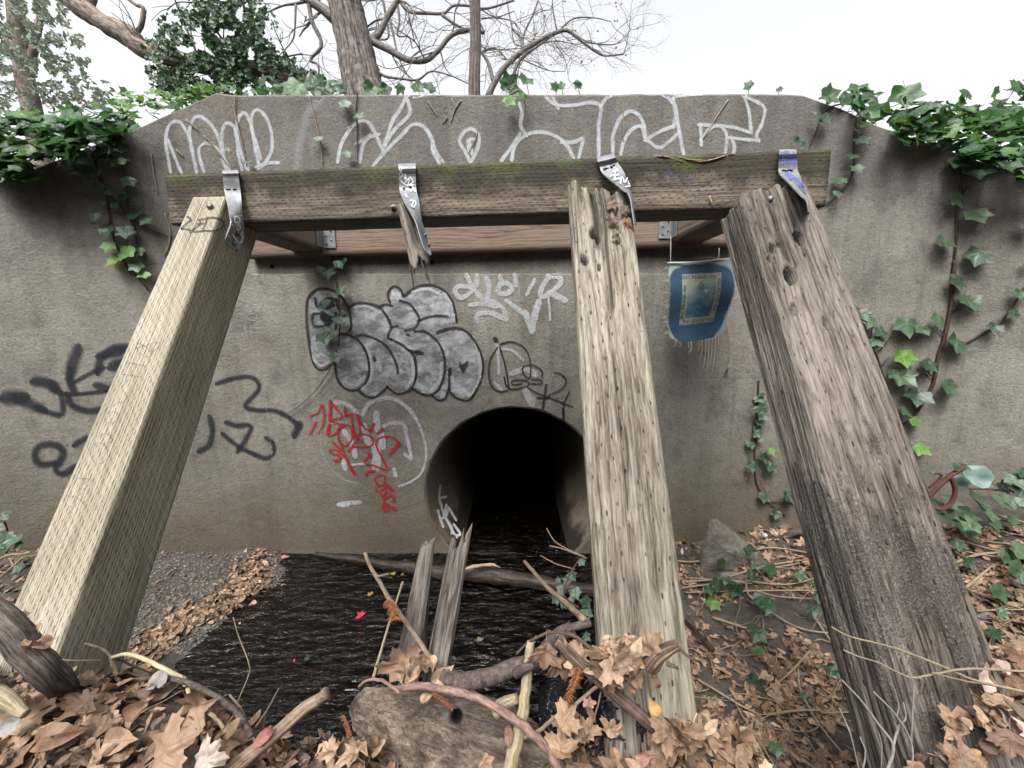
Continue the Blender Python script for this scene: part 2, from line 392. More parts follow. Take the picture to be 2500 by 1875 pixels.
zt = {x: wallT(x) + .005 * noise.noise(Vector((x * 9, 0, 3))) + .002 * noise.noise(Vector((x * 60, 0, 3))) for x in xs}
TH = .26
for x0, x1 in zip(xs[:-1], xs[1:]):
    y0, y1 = wallY(x0), wallY(x1); inner = x0 >= XL - 1e-6 and x1 <= XR + 1e-6
    zb = ZL if inner else ZB; zk = -.4 if inner else ZB
    V = [(x0, y0, zb), (x1, y1, zb), (x1, y1, zt[x1] - .012), (x0, y0, zt[x0] - .012), (x1, y1 + .012, zt[x1]), (x0, y0 + .012, zt[x0]),
         (x1, y1 + TH, zt[x1]), (x0, y0 + TH, zt[x0]), (x1, y1 + TH, zk), (x0, y0 + TH, zk)]
    b.add(V, [(0, 1, 2, 3), (3, 2, 4, 5), (5, 4, 6, 7), (7, 6, 8, 9)])
# lower slab stands a little proud, with the pipe mouth cut in it
yl = YW - STEP; n = 96
rect = []
for k in range(n):
    a = 2 * math.pi * k / n; dx, dz = math.cos(a), math.sin(a)
    tx = ((XR if dx > 0 else XL) - PC.x) / dx if abs(dx) > 1e-9 else 1e9
    tz = ((ZL if dz > 0 else ZB) - PC.z) / dz if abs(dz) > 1e-9 else 1e9
    t = min(tx, tz); rect.append([PC.x + dx * t, PC.z + dz * t, abs(tx) < abs(tz)])
for cx, cz in ((XL, ZL), (XR, ZL), (XL, ZB), (XR, ZB)):
    k = min(range(n), key=lambda i: (rect[i][0] - cx) ** 2 + (rect[i][1] - cz) ** 2); rect[k][0] = cx; rect[k][1] = cz
V = []; Fc = []
for k in range(n):
    a = 2 * math.pi * k / n; rr = PR + .006 * noise.noise(Vector((math.cos(a) * 6, math.sin(a) * 6, 1)))
    V += [(PC.x + (rr - .0) * math.cos(a), yl + .012, PC.z + rr * math.sin(a)), (PC.x + (rr + .012) * math.cos(a), yl, PC.z + (rr + .012) * math.sin(a)),
          (rect[k][0], yl, rect[k][1])]
for k in range(n):
    q = (k + 1) % n; Fc += [(3 * k, 3 * q, 3 * q + 1, 3 * k + 1), (3 * k + 1, 3 * q + 1, 3 * q + 2, 3 * k + 2)]
b.add(V, Fc)
b.add([(XL, yl, ZL), (XR, yl, ZL), (XR, YW, ZL + .006), (XL, YW, ZL + .006)], [(0, 1, 2, 3)])
for X_ in (XL, XR): b.add([(X_, yl, ZB), (X_, yl, ZL), (X_, YW, ZL), (X_, YW, ZB)], [(0, 1, 2, 3)])
o_wall = b.build('wall_face', M_conc, wall, smooth=False)
b = MB(); V = []; Fc = []; uv = []
for i, yy in enumerate(np.linspace(yl + .012, 9.0, 30)):
    for k in range(64):
        a = 2 * math.pi * k / 64; V.append((PC.x + PR * math.cos(a), yy, PC.z + PR * math.sin(a))); uv.append((k / 64, yy))
for i in range(29):
    for k in range(64):
        a = i * 64 + k; q = i * 64 + (k + 1) % 64; Fc.append((a, a + 64, q + 64, q))
V.append((PC.x, 9.0, PC.z)); uv.append((0, 0))
for k in range(64): Fc.append((29 * 64 + k, len(V) - 1, 29 * 64 + (k + 1) % 64))
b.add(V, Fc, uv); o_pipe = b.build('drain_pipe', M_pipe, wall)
M_hole = plain('bolt_hole_dark', (.01, .009, .008), .9)
for (hx, hy, hr) in cv('J', [(900, 980, 17), (2135, 948, 17)]) + cv('K', [(1200, 866, 6), (2100, 1400, 5)]):
    hp = P(hx, hy, YW); V, Fc, uv = tube_data([hp + Vector((0, -.002, 0)), hp + Vector((0, -.0045, 0))], .011 if hr > 10 else .005, 14, .15)
    h_ = MB(); h_.add(V, Fc, uv); h_.build('bolt_hole', M_hole, wall)

# ------------------------------------------------------------------ ground
def smooth(a, b_, x):
    t = min(1, max(0, (x - a) / (b_ - a))); return t * t * (3 - 2 * t)
WZ = -1.34
# bed and banks
_base = [(-6, -.6), (-4, -.85), (-2.6, -1.17), (-1.9, -1.275), (-1.42, -1.305), (-1.28, -1.345), (-1.0, -1.385), (-.75, -1.43), (-.5, -1.5), (.25, -1.5), (.42, -1.42), (.52, -1.335), (.68, -1.30), (1.0, -1.27), (1.3, -1.22), (1.61, -1.15), (2.5, -.86), (4, -.45), (6, -.2)]
_crest = [(-6, -.3), (-1.8, -.60), (-1.4, -.64), (-1.03, -.70), (-.8, -.715), (-.6, -.72), (-.45, -.80), (-.3, -.83), (0, -.86), (.1, -.82), (.2, -.785), (.3, -.745), (.40, -.755), (.455, -.85), (.53, -1.15), (.72, -1.22), (.80, -.96), (.97, -.72), (1.4, -.62), (6, -.3)]
def gz(X, Y, back=False):
    if back:
        return min(ZT - .06, wallT(X) - .05) + .40 * min(max(Y - 2.35, 0), 22) + .03 * noise.noise(Vector((X, Y, 0)))
    Xw = X + (.16 * noise.noise(Vector((Y * 3.1, X * .8, 4))) + .05 * noise.noise(Vector((Y * 11, X * 4, 6)))) * (smooth(-2.2, -1.4, X) - smooth(1.2, 1.8, X))
    zb = float(np.interp(Xw, [p[0] for p in _base], [p[1] for p in _base]))
    bump_ = .02 * noise.noise(Vector((X * 4, Y * 4, 1))) + .008 * noise.noise(Vector((X * 17, Y * 17, 2)))
    chan = smooth(-1.35, -1.05, X) * (1 - smooth(.5, .75, X))
    zb += bump_ * (1 - .5 * chan)
    zc = float(np.interp(X, [p[0] for p in _crest], [p[1] for p in _crest])) + .022 * noise.noise(Vector((X * 6, Y * 6, 5)))
    Yc = .60 + .03 * noise.noise(Vector((X * 3, 0, 8))) + .05 * smooth(-.2, -1.2, X)
    f = 1 if Y < Yc else math.exp(-((Y - Yc) / .15) ** 2)
    z = zb + (zc - zb) * f
    if Y < Yc: z += .12 * (Yc - Y)
    if Y < -.9: z += 1.15 * min(-Y - .9, 4)            # unseen bank added behind the camera to block sky light from the wall
    # the gravel bar lies a touch higher beside the post foot
    if X < -1.2: z += .05 * smooth(1.25, .95, Y)
    return z
gx = np.concatenate([np.linspace(-40, -4, 14)[:-1], np.linspace(-4, -1.9, 40)[:-1], np.linspace(-1.9, 2.6, 260)[:-1], np.linspace(2.6, 4, 30)[:-1], np.linspace(4, 40, 14)])
gy = np.concatenate([[-40, -20, -12, -8, -5, -4, -3, -2.4, -2, -1.6, -1.2, -.9, -.6, -.3], np.linspace(0, 1.0, 75)[:-1], np.linspace(1.0, 2.2, 70)])
GX, GY = len(gx), len(gy)
V = [(x, y, gz(x, y)) for y in gy for x in gx]
Fc = [(j * GX + i, j * GX + i + 1, (j + 1) * GX + i + 1, (j + 1) * GX + i) for j in range(GY - 1) for i in range(GX - 1)]
g = G('mud'); ob = g.co.outputs['Object']
n1 = g.noise(ob, 7, 6, .7); n2 = g.noise(ob, 60, 5, .75)
c = g.ramp(n1, [(.3, (.018, .015, .012)), (.5, (.045, .037, .030)), (.7, (.080, .067, .054))])
c = g.mix(g.ramp(n2, [(.5, 0), (.75, .45)]), c, (.12, .10, .085))
c = g.mix(g.ramp(g.math('ADD', g.math('MULTIPLY', g.math('SUBTRACT', -1.385, g.sep(ob)[2]), 14), g.math('MULTIPLY', g.math('SUBTRACT', n1, .5), 1.2)), [(0, 0), (1, 1)]), c, (.006, .005, .004))  # bed painted black with depth, standing in for light lost in deep water
gm_ = g.math('MULTIPLY', g.ramp(g.sep(ob)[0], [(0, 1), (.001, 0)]), 1)
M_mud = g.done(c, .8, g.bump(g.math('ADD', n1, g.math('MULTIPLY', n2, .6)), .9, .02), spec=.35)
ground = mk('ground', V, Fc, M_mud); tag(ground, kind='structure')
by = [.12, .3, .6, 1, 1.5, 2, 2.6, 3.4, 4.5, 6, 8, 10, 12, 16, 22, 35, 60]
BV = [(x, wallY(x) + d, gz(x, wallY(x) + d, True)) for d in by for x in gx]
BF = [(j * GX + i, j * GX + i + 1, (j + 1) * GX + i + 1, (j + 1) * GX + i) for j in range(len(by) - 1) for i in range(GX - 1)]
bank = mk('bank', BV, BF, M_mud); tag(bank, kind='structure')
# hole in the ground sheet behind the wall for the pipe is not needed: the bank sheet starts above the pipe there
bvh_ground = BVHTree.FromPolygons([Vector(v) for v in V], Fc)
def onground(x, y, lift=0.0):
    r = ray(x, y); h = bvh_ground.ray_cast(Vector((0, 0, 0)), r.normalized())
    if h[0] is None: return r * 2
    return h[0] + Vector((0, 0, lift))
def gnorm(p):
    h = bvh_ground.ray_cast(Vector((p[0], p[1], 5)), Vector((0, 0, -1)))
    return h[1] if h[1] else Vector((0, 0, 1))

# water sheet with real ripples
wx = np.linspace(-1.5, 1.1, 240); wy = np.concatenate([np.linspace(.62, 2.05, 170), np.linspace(2.09, 8.5, 60)])
V = []; nx_ = len(wx)
for yy in wy:
    for xx in wx:
        X_ = xx if yy < 2.05 else PC.x + xx * .36 / 1.5 + .05
        q = Vector((X_ * 7 + yy * 3, yy * 16 - X_ * 5, 0))
        z = WZ + .0035 * noise.noise(q) + .0030 * noise.noise(q * 2.3 + Vector((3, 1, 0))) + .0016 * noise.noise(q * 5)
        V.append((X_, yy, z))
Fc = [(j * nx_ + i, j * nx_ + i + 1, (j + 1) * nx_ + i + 1, (j + 1) * nx_ + i) for j in range(len(wy) - 1) for i in range(nx_ - 1)]
g = G('stream_water'); ob = g.co.outputs['Object']
nb = g.noise(g.map(ob, (11, 34, 20), (0, 0, 0), (0, 0, R(-22))), 1, 4, .62, .8)
nb2 = g.noise(g.map(ob, (30, 80, 60), (2, 0, 0), (0, 0, R(-15))), 1, 2, .5)
bm = g.bump(g.math('ADD', nb, g.math('MULTIPLY', nb2, .35)), 1.0, .015)
gl = g.n('ShaderNodeBsdfGlossy'); g.put(gl.inputs['Color'], (1, 1, 1)); gl.inputs['Roughness'].default_value = .025; g.put(gl.inputs['Normal'], bm)
tp = g.n('ShaderNodeBsdfTransparent')
x_, y_, z_ = g.sep(ob)
g.put(tp.inputs['Color'], (.24, .19, .13))
fr_ = g.n('ShaderNodeFresnel'); fr_.inputs[0].default_value = 1.33; g.put(fr_.inputs['Normal'], bm)
mx = g.n('ShaderNodeMixShader'); g.put(mx.inputs[0], fr_.outputs[0])
g.t.links.new(tp.outputs[0], mx.inputs[1]); g.t.links.new(gl.outputs[0], mx.inputs[2]); g.t.links.new(mx.outputs[0], g.t.nodes['Material Output'].inputs[0])
M_water = g.m
water = mk('water', V, Fc, M_water); tag(water, kind='structure')

# ------------------------------------------------------------------ sawn timbers
def prism(name, A0, A1, B0, B1, dep, m, parent=None, ns=20, step=.014, rnd=.006, disp=0.0, dfreq=30, zf=2.5, ragA=0, ragB=0, carve=(), holes=()):
    """start edge A0-A1, end edge B0-B1 of the front face, depth vector; local Z runs along the length"""
    A0, A1, B0, B1, dep = map(Vector, (A0, A1, B0, B1, dep))
    zax = ((B0 + B1) - (A0 + A1)).normalized(); xax = (A1 - A0); xax = (xax - zax * xax.dot(zax)).normalized(); yax = zax.cross(xax)
    org = (A0 + A1) / 2 + dep / 2
    M = Matrix((xax.to_4d(), yax.to_4d(), zax.to_4d(), (0, 0, 0, 1))).transposed(); M = Matrix.Translation(org) @ M.to_3x3().to_4x4()
    L = ((B0 + B1) / 2 - (A0 + A1) / 2).length; W = (A1 - A0).length; D = dep.length
    rows = max(2, int(L / step)); per = []
    for s_ in range(4):
        for k in range(ns):
            t = k / ns
            per.append([(t, 0), (1, t), (1 - t, 1), (0, 1 - t)][s_] + (s_,))
    hol = []; np_ = len(per); V = []; uv = []; cen = Vector((.5, .5))
    for r in range(rows + 1):
        t = r / rows
        E0 = A0.lerp(B0, t); E1 = A1.lerp(B1, t)
        for (a, d, s_) in per:
            ax, dy = (a - .5) * W, (d - .5) * D
            # round the arrises
            cxd = W / 2 - abs(ax); cyd = D / 2 - abs(dy); rad = rnd
            p = E0.lerp(E1, a) + dep * d
            nx_ = (Vector(((1 if ax > 0 else -1) if cxd < 1e-6 else 0, (1 if dy > 0 else -1) if cyd < 1e-6 else 0)))
            if cxd < rad and cyd < rad:
                q = Vector((rad - cxd, rad - cyd)); l = q.length
                if l > 0:
                    off = q * (1 - rad / l) if l > rad else Vector((0, 0))
                    p -= xax * off.x * (1 if ax > 0 else -1) + (dep.normalized()) * off.y * (1 if dy > 0 else -1)
            nrm3 = (xax * nx_.x + dep.normalized() * nx_.y)
            if nrm3.length > 0: nrm3.normalize()
            if disp:
                q = Vector((ax * dfreq, dy * dfreq, t * L * zf))
                dd = noise.noise(q) * .6 + noise.noise(q * 2.3) * .45 + .5 * noise.noise(Vector((ax * 9, dy * 9, t * L * 2 + 7)))
                p += nrm3 * disp * dd
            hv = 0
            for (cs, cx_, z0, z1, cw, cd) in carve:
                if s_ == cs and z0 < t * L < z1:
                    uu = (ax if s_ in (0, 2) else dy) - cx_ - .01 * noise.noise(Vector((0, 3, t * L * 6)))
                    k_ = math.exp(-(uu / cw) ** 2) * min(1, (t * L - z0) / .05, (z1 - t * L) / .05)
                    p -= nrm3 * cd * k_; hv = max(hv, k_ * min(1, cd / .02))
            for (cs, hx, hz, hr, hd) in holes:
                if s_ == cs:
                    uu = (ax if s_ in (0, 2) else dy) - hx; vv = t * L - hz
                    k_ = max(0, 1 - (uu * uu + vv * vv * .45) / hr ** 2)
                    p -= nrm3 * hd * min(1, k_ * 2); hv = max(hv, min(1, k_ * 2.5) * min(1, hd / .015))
            rag = ragA * (1 - t) ** 6 - ragB * t ** 6 * 1.0
            if rag:
                p += zax * rag * (.5 + noise.noise(Vector((ax * 38, dy * 22, 4))) + .5 * noise.noise(Vector((ax * 110, dy * 60, 9))))
            V.append(p); hol.append(hv)
            uv.append((((a * W) if s_ == 0 else W + d * D if s_ == 1 else W + D + (1 - a) * W if s_ == 2 else 2 * W + D + (1 - d) * D), t * L))
    Fc = []
    for r in range(rows):
        for k in range(np_):
            a = r * np_ + k; q = r * np_ + (k + 1) % np_
            Fc.append((a, q, q + np_, a + np_))
    for base in (0, rows * np_):
        V.append(sum((V[base + k] for k in range(np_)), Vector()) / np_ - zax * (-.004 if base == 0 else .004)); hol.append(0); uv.append((0, 0)); c_ = len(V) - 1
        for k in range(np_):
            q = (k + 1) % np_
            Fc.append((c_, base + q, base + k) if base == 0 else (c_, base + k, base + q))
    return mk(name, [tuple(v) for v in V], Fc, m, parent, uv=uv, M=M, attrs={'hol': hol})

# front beam
bfl = lambda x, y: P(x, y, 1.40); bfr = lambda x, y: P(x, y, 1.28)
o_beam = prism('timber_beam', bfl(418, 549), bfl(402, 425), bfr(2016, 503), bfr(2030, 362), Vector((.008, .165, .004)), M_beam, ns=14, step=.02, rnd=.006, disp=.0022, dfreq=22, zf=3)
tag(o_beam, 'long horizontal mossy beam with rows of slits across the tops of the slanted posts', 'timber beam')
def beamY(x): return float(np.interp(x, [410, 2023], [1.40, 1.28]))
# torn upper edge
b = MB()
for (pts, w) in [([(760, 122), (880, 128), (1000, 168), (1100, 158)], 9), ([(780, 128), (930, 120), (1060, 150), (1200, 140), (1380, 98)], 7), ([(980, 160), (1150, 158), (1260, 130), (1330, 105)], 8),
                 ([(840, 118), (960, 150), (1010, 178)], 4), ([(1040, 165), (1110, 192)], 3), ([(900, 116), (1000, 142), (1090, 140)], 5)]:
    q = cv('K', pts); pp = [P(x, y, beamY(x) - .004 + .02 * random.random()) for x, y in q]
    cr = crom([tuple(p) for p in pp], 6)
    V, Fc, uv = tube_data(cr, [.001] + [w * .0006] * 4 + [.001], 6, .5, 60, .5); b.add(V, Fc, uv)
b.build('splintered_edge', M_tan, o_beam)
# rear beam and the two cross pieces
o_rear = prism('rear_timber', P(600, 629, 2.0), P(600, 629, 2.0) + Vector((0, 0, .165)), P(1800, 598, 2.0), P(1800, 598, 2.0) + Vector((0, 0, .165)), Vector((0, .052, 0)), M_rear, ns=6, step=.03, rnd=.003)
tag(o_rear, 'brown plank bolted flat along the concrete wall behind the front beam', 'timber beam')
for (x0, x1, z0, lab) in [(-1.09, -.94, .333, 'short timber crosspiece from wall plank to beam, beside the pale new post'), (.79, .947, .378, 'short timber crosspiece from wall plank to beam, above the blue cloth')]:
    o = prism('cross_timber', (x0, 1.545, z0), (x0, 1.545, z0 + .13), (x0, 1.998, z0), (x0, 1.998, z0 + .13), (x1 - x0, 0, 0), M_rear, ns=5, step=.04, rnd=.004)
    tag(o, lab, 'timber', 'crosspieces between the two beams')
M_galv = None
g = G('galvanised_steel'); ob = g.co.outputs['Object']; n_ = g.noise(ob, 22, 6, .7); v_ = g.vor(ob, 90, out='Color')
c = g.mix(.25, g.ramp(n_, [(.3, (.075, .08, .083)), (.55, (.15, .158, .165)), (.75, (.23, .24, .25))]), g.mix(g.sep(v_)[0], (.12, .12, .13), (.28, .28, .29)))
c = g.mix(g.ramp(g.noise(ob, 9, 5, .7), [(.55, 0), (.68, .5)]), c, (.12, .075, .05))
M_galv = g.done(c, .52, g.bump(n_, .3, .001), .35, .5)
M_bolt = plain('bolt_steel', (.13, .12, .115), .5, .6, .5, .4, 120)
# joist hangers
for (c_, X0, z0, lab, flip) in [('J', -.935, .35, 'small galvanised hanger plate beside ivy at the left crosspiece', 1), ('K', .785, .395, 'small galvanised hanger plate at the right crosspiece above the cloth', -1)]:
    hroot = empty('joist_hanger', (X0, 1.99, z0), lab, 'metal bracket', 'hanger plates on the rear timber')
    b = MB(); w = .062
    xa, xb = (X0, X0 + w) if flip > 0 else (X0 - w, X0)
    V, Fc = box_data((xa, 1.992, z0), (xb, 1.996, z0 + .105)); b.add(V, Fc)
    xs_ = X0 if flip > 0 else X0 - .003
    V, Fc = box_data((xs_ + .0005, 1.93, z0), (xs_ + .0035, 1.991, z0 + .105)); b.add(V, Fc); b.build('plate', M_galv, hroot, smooth=False)
    for i_, (px_, pz_) in enumerate([(.3, .2), (.7, .35), (.3, .55), (.7, .75), (.5, .9)]):
        b = MB(); V, Fc, uv = cyl_data((xa + px_ * w, 1.992, z0 + pz_ * .105), (0, -1, 0), .0045, .004, 8); b.add(V, Fc, uv); b.build('nail', M_bolt, hroot)

# slanted posts.  all lie back at sixty degrees
DIRV = Vector((-.0205, .575, 1)).normalized()
def post_plane(xc, yc, Y):
    p0 = P(xc, yc, Y); n = DIRV.cross(Vector((1, 0, 0))).normalized(); return p0, n
def edge(pl, pts): return [onplane(x, y, *pl) for x, y in pts]
def post(name, pl, TL, TR, BL, BR, depth, skew, m, **k):
    p0, n = pl
    a0, a1, b0, b1 = [onplane(x, y, p0, n) for x, y in (BL, BR, TL, TR)]
    zax = ((b0 + b1) - (a0 + a1)).normalized(); m0, m1 = (a0 + a1) / 2, (b0 + b1) / 2; xax = (a1 - a0); xax = (xax - zax * xax.dot(zax)).normalized()
    hs_ = []
    for (x, y, r, d) in k.pop('pxholes', []):
        p = onplane(x, y, p0, n); t = (p - m0).dot(zax) / (m1 - m0).length
        hs_.append((0, (p - m0.lerp(m1, t)).dot(xax) , t * (m1 - m0).length, r, d))
    k['holes'] = hs_
    back = n.copy()
    if back.y < 0: back = -back
    return prism(name, a0, a1, b0, b1, back * depth + Vector((skew, 0, 0)), m, **k)
pl1 = post_plane(500, 540, 1.31)
# post 1 extrapolated down into the bank
o_p1 = post('slanted_post', pl1, (469, 481), (550, 479), (-110, 1800), (64, 1800), .18, 0, M_post_new, ns=22, rnd=.007, disp=.0014, dfreq=40, zf=3, ragB=0)
tag(o_p1, 'pale new square post with dense slits, under the left end of the beam', 'timber post', 'slanted posts')
pl3 = post_plane(1460, 560, 1.13)
o_p3 = post('slanted_post', pl3, (1386, 434), (1537, 470), (1488, 2000), (1739, 2000), .17, .03, M_post_old, ns=40, rnd=.014, disp=.0045, dfreq=80, zf=2.2, ragB=.022, step=.009,
            carve=[(0, -.016, 1.16, 3, .007, .04), (0, .006, .95, 3, .0035, .025), (0, .040, 1.28, 3, .005, .02), (0, -.004, .45, 1.3, .0022, .012), (0, -.05, 1.3, 3, .005, .015)],
            pxholes=[(1428, 643, .011, .018), (1450, 570, .012, .03), (1463, 655, .007, .012)])
tag(o_p3, 'weathered pale post with split top and caught dead leaves, partly covering the pipe mouth', 'timber post', 'slanted posts')
pl4 = post_plane(1900, 640, 1.085)
o_p4 = post('slanted_post', pl4, (1812, 466), (1972, 436), (2387, 2400), (2752, 2400), .135, .0, M_post_dark, ns=40, rnd=.016, disp=.0055, dfreq=72, zf=2.2, ragB=.016, step=.009,
            carve=[(0, .02, .3, 1.9, .0022, .012), (0, -.03, 1.3, 2.1, .008, .012)],
            pxholes=[(1953, 582, .017, .035), (1924, 668, .020, .04), (1932, 748, .013, .008), (1877, 595, .011, .02), (2020, 790, .012, .008), (1868, 617, .008, .01), (1845, 770, .014, .012), (1896, 590, .008, .012)])
tag(o_p4, 'dark decayed brown post with rot holes and grit, right of the blue cloth', 'timber post', 'slanted posts')

# ------------------------------------------------------------------ steel straps, bolts
def strap(secs, label, nails, c):
    """secs: (xL, yL, YL, xR, yR, YR) across the band from top to bottom"""
    A = crom([tuple(P(s[0], s[1], s[2])) for s in secs], 5); Bp = crom([tuple(P(s[3], s[4], s[5])) for s in secs], 5)
    root = empty('steel_strap', tuple(A[0]), label, 'metal strap', 'twisted steel straps holding the beam')
    V = []; Fc = []; uv = []; n = len(A); K = 7
    for i in range(n):
        a, b_ = Vector(A[i]), Vector(Bp[i]); t = Vector(A[min(i + 1, n - 1)]) - Vector(A[max(i - 1, 0)])
        nn = (b_ - a).cross(t).normalized()
        if nn.y > 0: nn = -nn
        for j in range(K): V.append(tuple(a.lerp(b_, j / (K - 1)) + nn * .0002 * math.sin(j * 9)))
        for j in range(K): V.append(tuple(a.lerp(b_, j / (K - 1)) - nn * .0028))
    for i in range(n - 1):
        o = i * 2 * K; q = o + 2 * K
        for j in range(K - 1):
            Fc.append((o + j, q + j, q + j + 1, o + j + 1)); Fc.append((o + K + j, o + K + j + 1, q + K + j + 1, q + K + j))
        Fc.append((o, o + K, q + K, q)); Fc.append((o + K - 1, q + K - 1, q + 2 * K - 1, o + 2 * K - 1))
    for o in (0, (n - 1) * 2 * K):
        for j in range(K - 1): Fc.append((o + j, o + j + 1, o + K + j + 1, o + K + j))
    band = mk('band', V, Fc, M_galv, root, smooth=False)
    bv = BVHTree.FromPolygons([Vector(v) for v in V], Fc)
    for (x, y, r, kind) in nails:
        x, y = cv(c, [(x, y)])[0]; d = ray(x, y).normalized(); h = bv.ray_cast(Vector((0, 0, 0)), d)
        if h[0] is None: continue
        nn = h[1] if h[1].dot(d) < 0 else -h[1]; rr = r * CROPS[c][2] * h[3] * d.dot(Vector((0, CP, -SP))) / F
        m_ = MB()
        if kind == 'slot':
            V2, F2, u2 = tube_data([h[0] + nn * .0012 - Vector((rr, 0, 0)), h[0] + nn * .0012 + Vector((rr, 0, .001))], .0018, 6); m_.add(V2, F2, u2); m_.build('slot', M_hole, root)
        else:
            V2, F2, u2 = tube_data([h[0], h[0] + nn * .006, h[0] + nn * .0065], [rr, rr, rr * .5], 6 if kind == 'bolt' else 10); m_.add(V2, F2, u2); m_.build('bolt' if kind == 'bolt' else 'nail', M_bolt, root)
    return band, bv
def sec(c, L):
    s_ = CROPS[c]; return [(s_[0] + a * s_[2], s_[1] + b_ * s_[2], Y1, s_[0] + d * s_[2], s_[1] + e * s_[2], Y2) for a, b_, Y1, d, e, Y2 in L]
st1 = strap(sec('J', [(516, 236, 1.50, 634, 234, 1.50), (514, 246, 1.378, 636, 244, 1.374), (518, 300, 1.374, 640, 298, 1.370), (530, 400, 1.372, 655, 400, 1.368), (556, 520, 1.30, 664, 500, 1.35), (570, 600, 1.19, 668, 590, 1.325), (572, 655, 1.165, 674, 680, 1.31), (534, 790, 1.150, 676, 770, 1.30), (622, 868, 1.21, 632, 874, 1.22)]),
             'twisted steel strap with brown rust band, bolted to the pale new post', [(562, 388, 16, 'slot'), (612, 387, 14, 'slot'), (627, 722, 20, 'bolt'), (600, 806, 20, 'bolt'), (585, 660, 4, 'nail'), (552, 745, 4, 'nail'), (648, 700, 4, 'nail'), (622, 853, 5, 'nail')], 'J')
st2 = strap(sec('J', [(1872, 186, 1.49, 2006, 182, 1.49), (1872, 196, 1.336, 2006, 192, 1.334), (1876, 290, 1.334, 2006, 286, 1.332), (1882, 392, 1.332, 2012, 390, 1.330), (1915, 480, 1.26, 2032, 470, 1.30), (1965, 560, 1.215, 2044, 550, 1.27), (2010, 640, 1.185, 2058, 640, 1.25), (2050, 770, 1.17, 2084, 720, 1.24), (2080, 850, 1.165, 2112, 820, 1.23), (2118, 892, 1.17, 2130, 888, 1.19)]),
             'twisted steel strap with scratched white writing above the broken rotten post', [(1938, 178, 12, 'bolt'), (1915, 378, 9, 'nail'), (1972, 370, 17, 'slot'), (2075, 740, 12, 'bolt'), (2102, 815, 16, 'bolt')], 'J')
st3 = strap(sec('K', [(372, 130, 1.44, 498, 100, 1.44), (376, 140, 1.298, 502, 110, 1.292), (395, 200, 1.296, 525, 165, 1.292), (412, 238, 1.285, 540, 186, 1.285), (450, 275, 1.25, 572, 235, 1.275), (510, 320, 1.20, 592, 290, 1.265), (570, 365, 1.15, 614, 350, 1.255), (612, 400, 1.13, 628, 405, 1.25), (634, 520, 1.12, 648, 540, 1.24), (646, 610, 1.115, 664, 615, 1.235)]),
             'bent steel strap with white scratched letters over the split top of the middle post', [(430, 213, 10, 'nail'), (450, 210, 12, 'slot'), (480, 200, 10, 'nail'), (496, 190, 12, 'slot')], 'K')
st4 = strap(sec('K', [(1684, 72, 1.41, 1810, 70, 1.41), (1688, 82, 1.272, 1812, 78, 1.27), (1686, 160, 1.268, 1818, 150, 1.266), (1686, 240, 1.262, 1822, 222, 1.262), (1745, 300, 1.20, 1842, 265, 1.25), (1800, 355, 1.14, 1860, 330, 1.24), (1850, 405, 1.10, 1884, 400, 1.23), (1890, 440, 1.085, 1894, 442, 1.225), (1904, 520, 1.08, 1910, 530, 1.21)]),
             'steel strap scribbled in blue ink at the right end of the beam', [(1735, 226, 9, 'nail'), (1716, 226, 10, 'slot'), (1775, 223, 9, 'nail'), (1757, 223, 9, 'slot')], 'K')
def deep(o):
    M = np.array(o.matrix_world); V = np.array([v.co for v in o.data.vertices]) @ M[:3, :3].T + M[:3, 3]
    return V, [tuple(p.vertices) for p in o.data.polygons]
def bvh_of(o):
    bpy.context.view_layer.update(); V, Fc = deep(o); return BVHTree.FromPolygons([Vector(v) for v in V], Fc)
bpy.context.view_layer.update()
BV_wall, BV_pipe = bvh_of(o_wall), bvh_of(o_pipe)
BV_p1, BV_p3, BV_p4, BV_beam = bvh_of(o_p1), bvh_of(o_p3), bvh_of(o_p4), bvh_of(o_beam)
def hit(x, y, bvs):
    d = ray(x, y).normalized(); best = None
    for bv in bvs:
        h = bv.ray_cast(Vector((0, 0, 0)), d)
        if h[0] is not None and (best is None or h[3] < best[3]): best = h
    if best is None: return None
    n = best[1] if best[1].dot(d) < 0 else -best[1]
    return best[0], n, best[3] * d.dot(Vector((0, CP, -SP))) / F
def bolt(c, x, y, r, bvs, parent, washer=False):
    x, y = cv(c, [(x, y)])[0]; h = hit(x, y, bvs)
    p, n, s_ = h; rr = r * CROPS[c][2] * s_
    b = MB()
    if washer:
        V, Fc, uv = tube_data([p, p + n * .003], [rr, rr], 20); b.add(V, Fc, uv)
        V, Fc, uv = tube_data([p + n * .003, p + n * .014], [rr * .6, rr * .6], 6); b.add(V, Fc, uv)
    else:
        V, Fc, uv = tube_data([p - n * .004, p + n * .005, p + n * .009, p + n * .011], [rr, rr, rr * .8, rr * .3], 14); b.add(V, Fc, uv)
    b.build('bolt', M_bolt, parent)
bolt('J', 425, 522, 24, [BV_p1], o_p1); bolt('J', 1835, 527, 24, [BV_beam], o_beam, True); bolt('K', 1623, 433, 24, [BV_p4], o_p4)

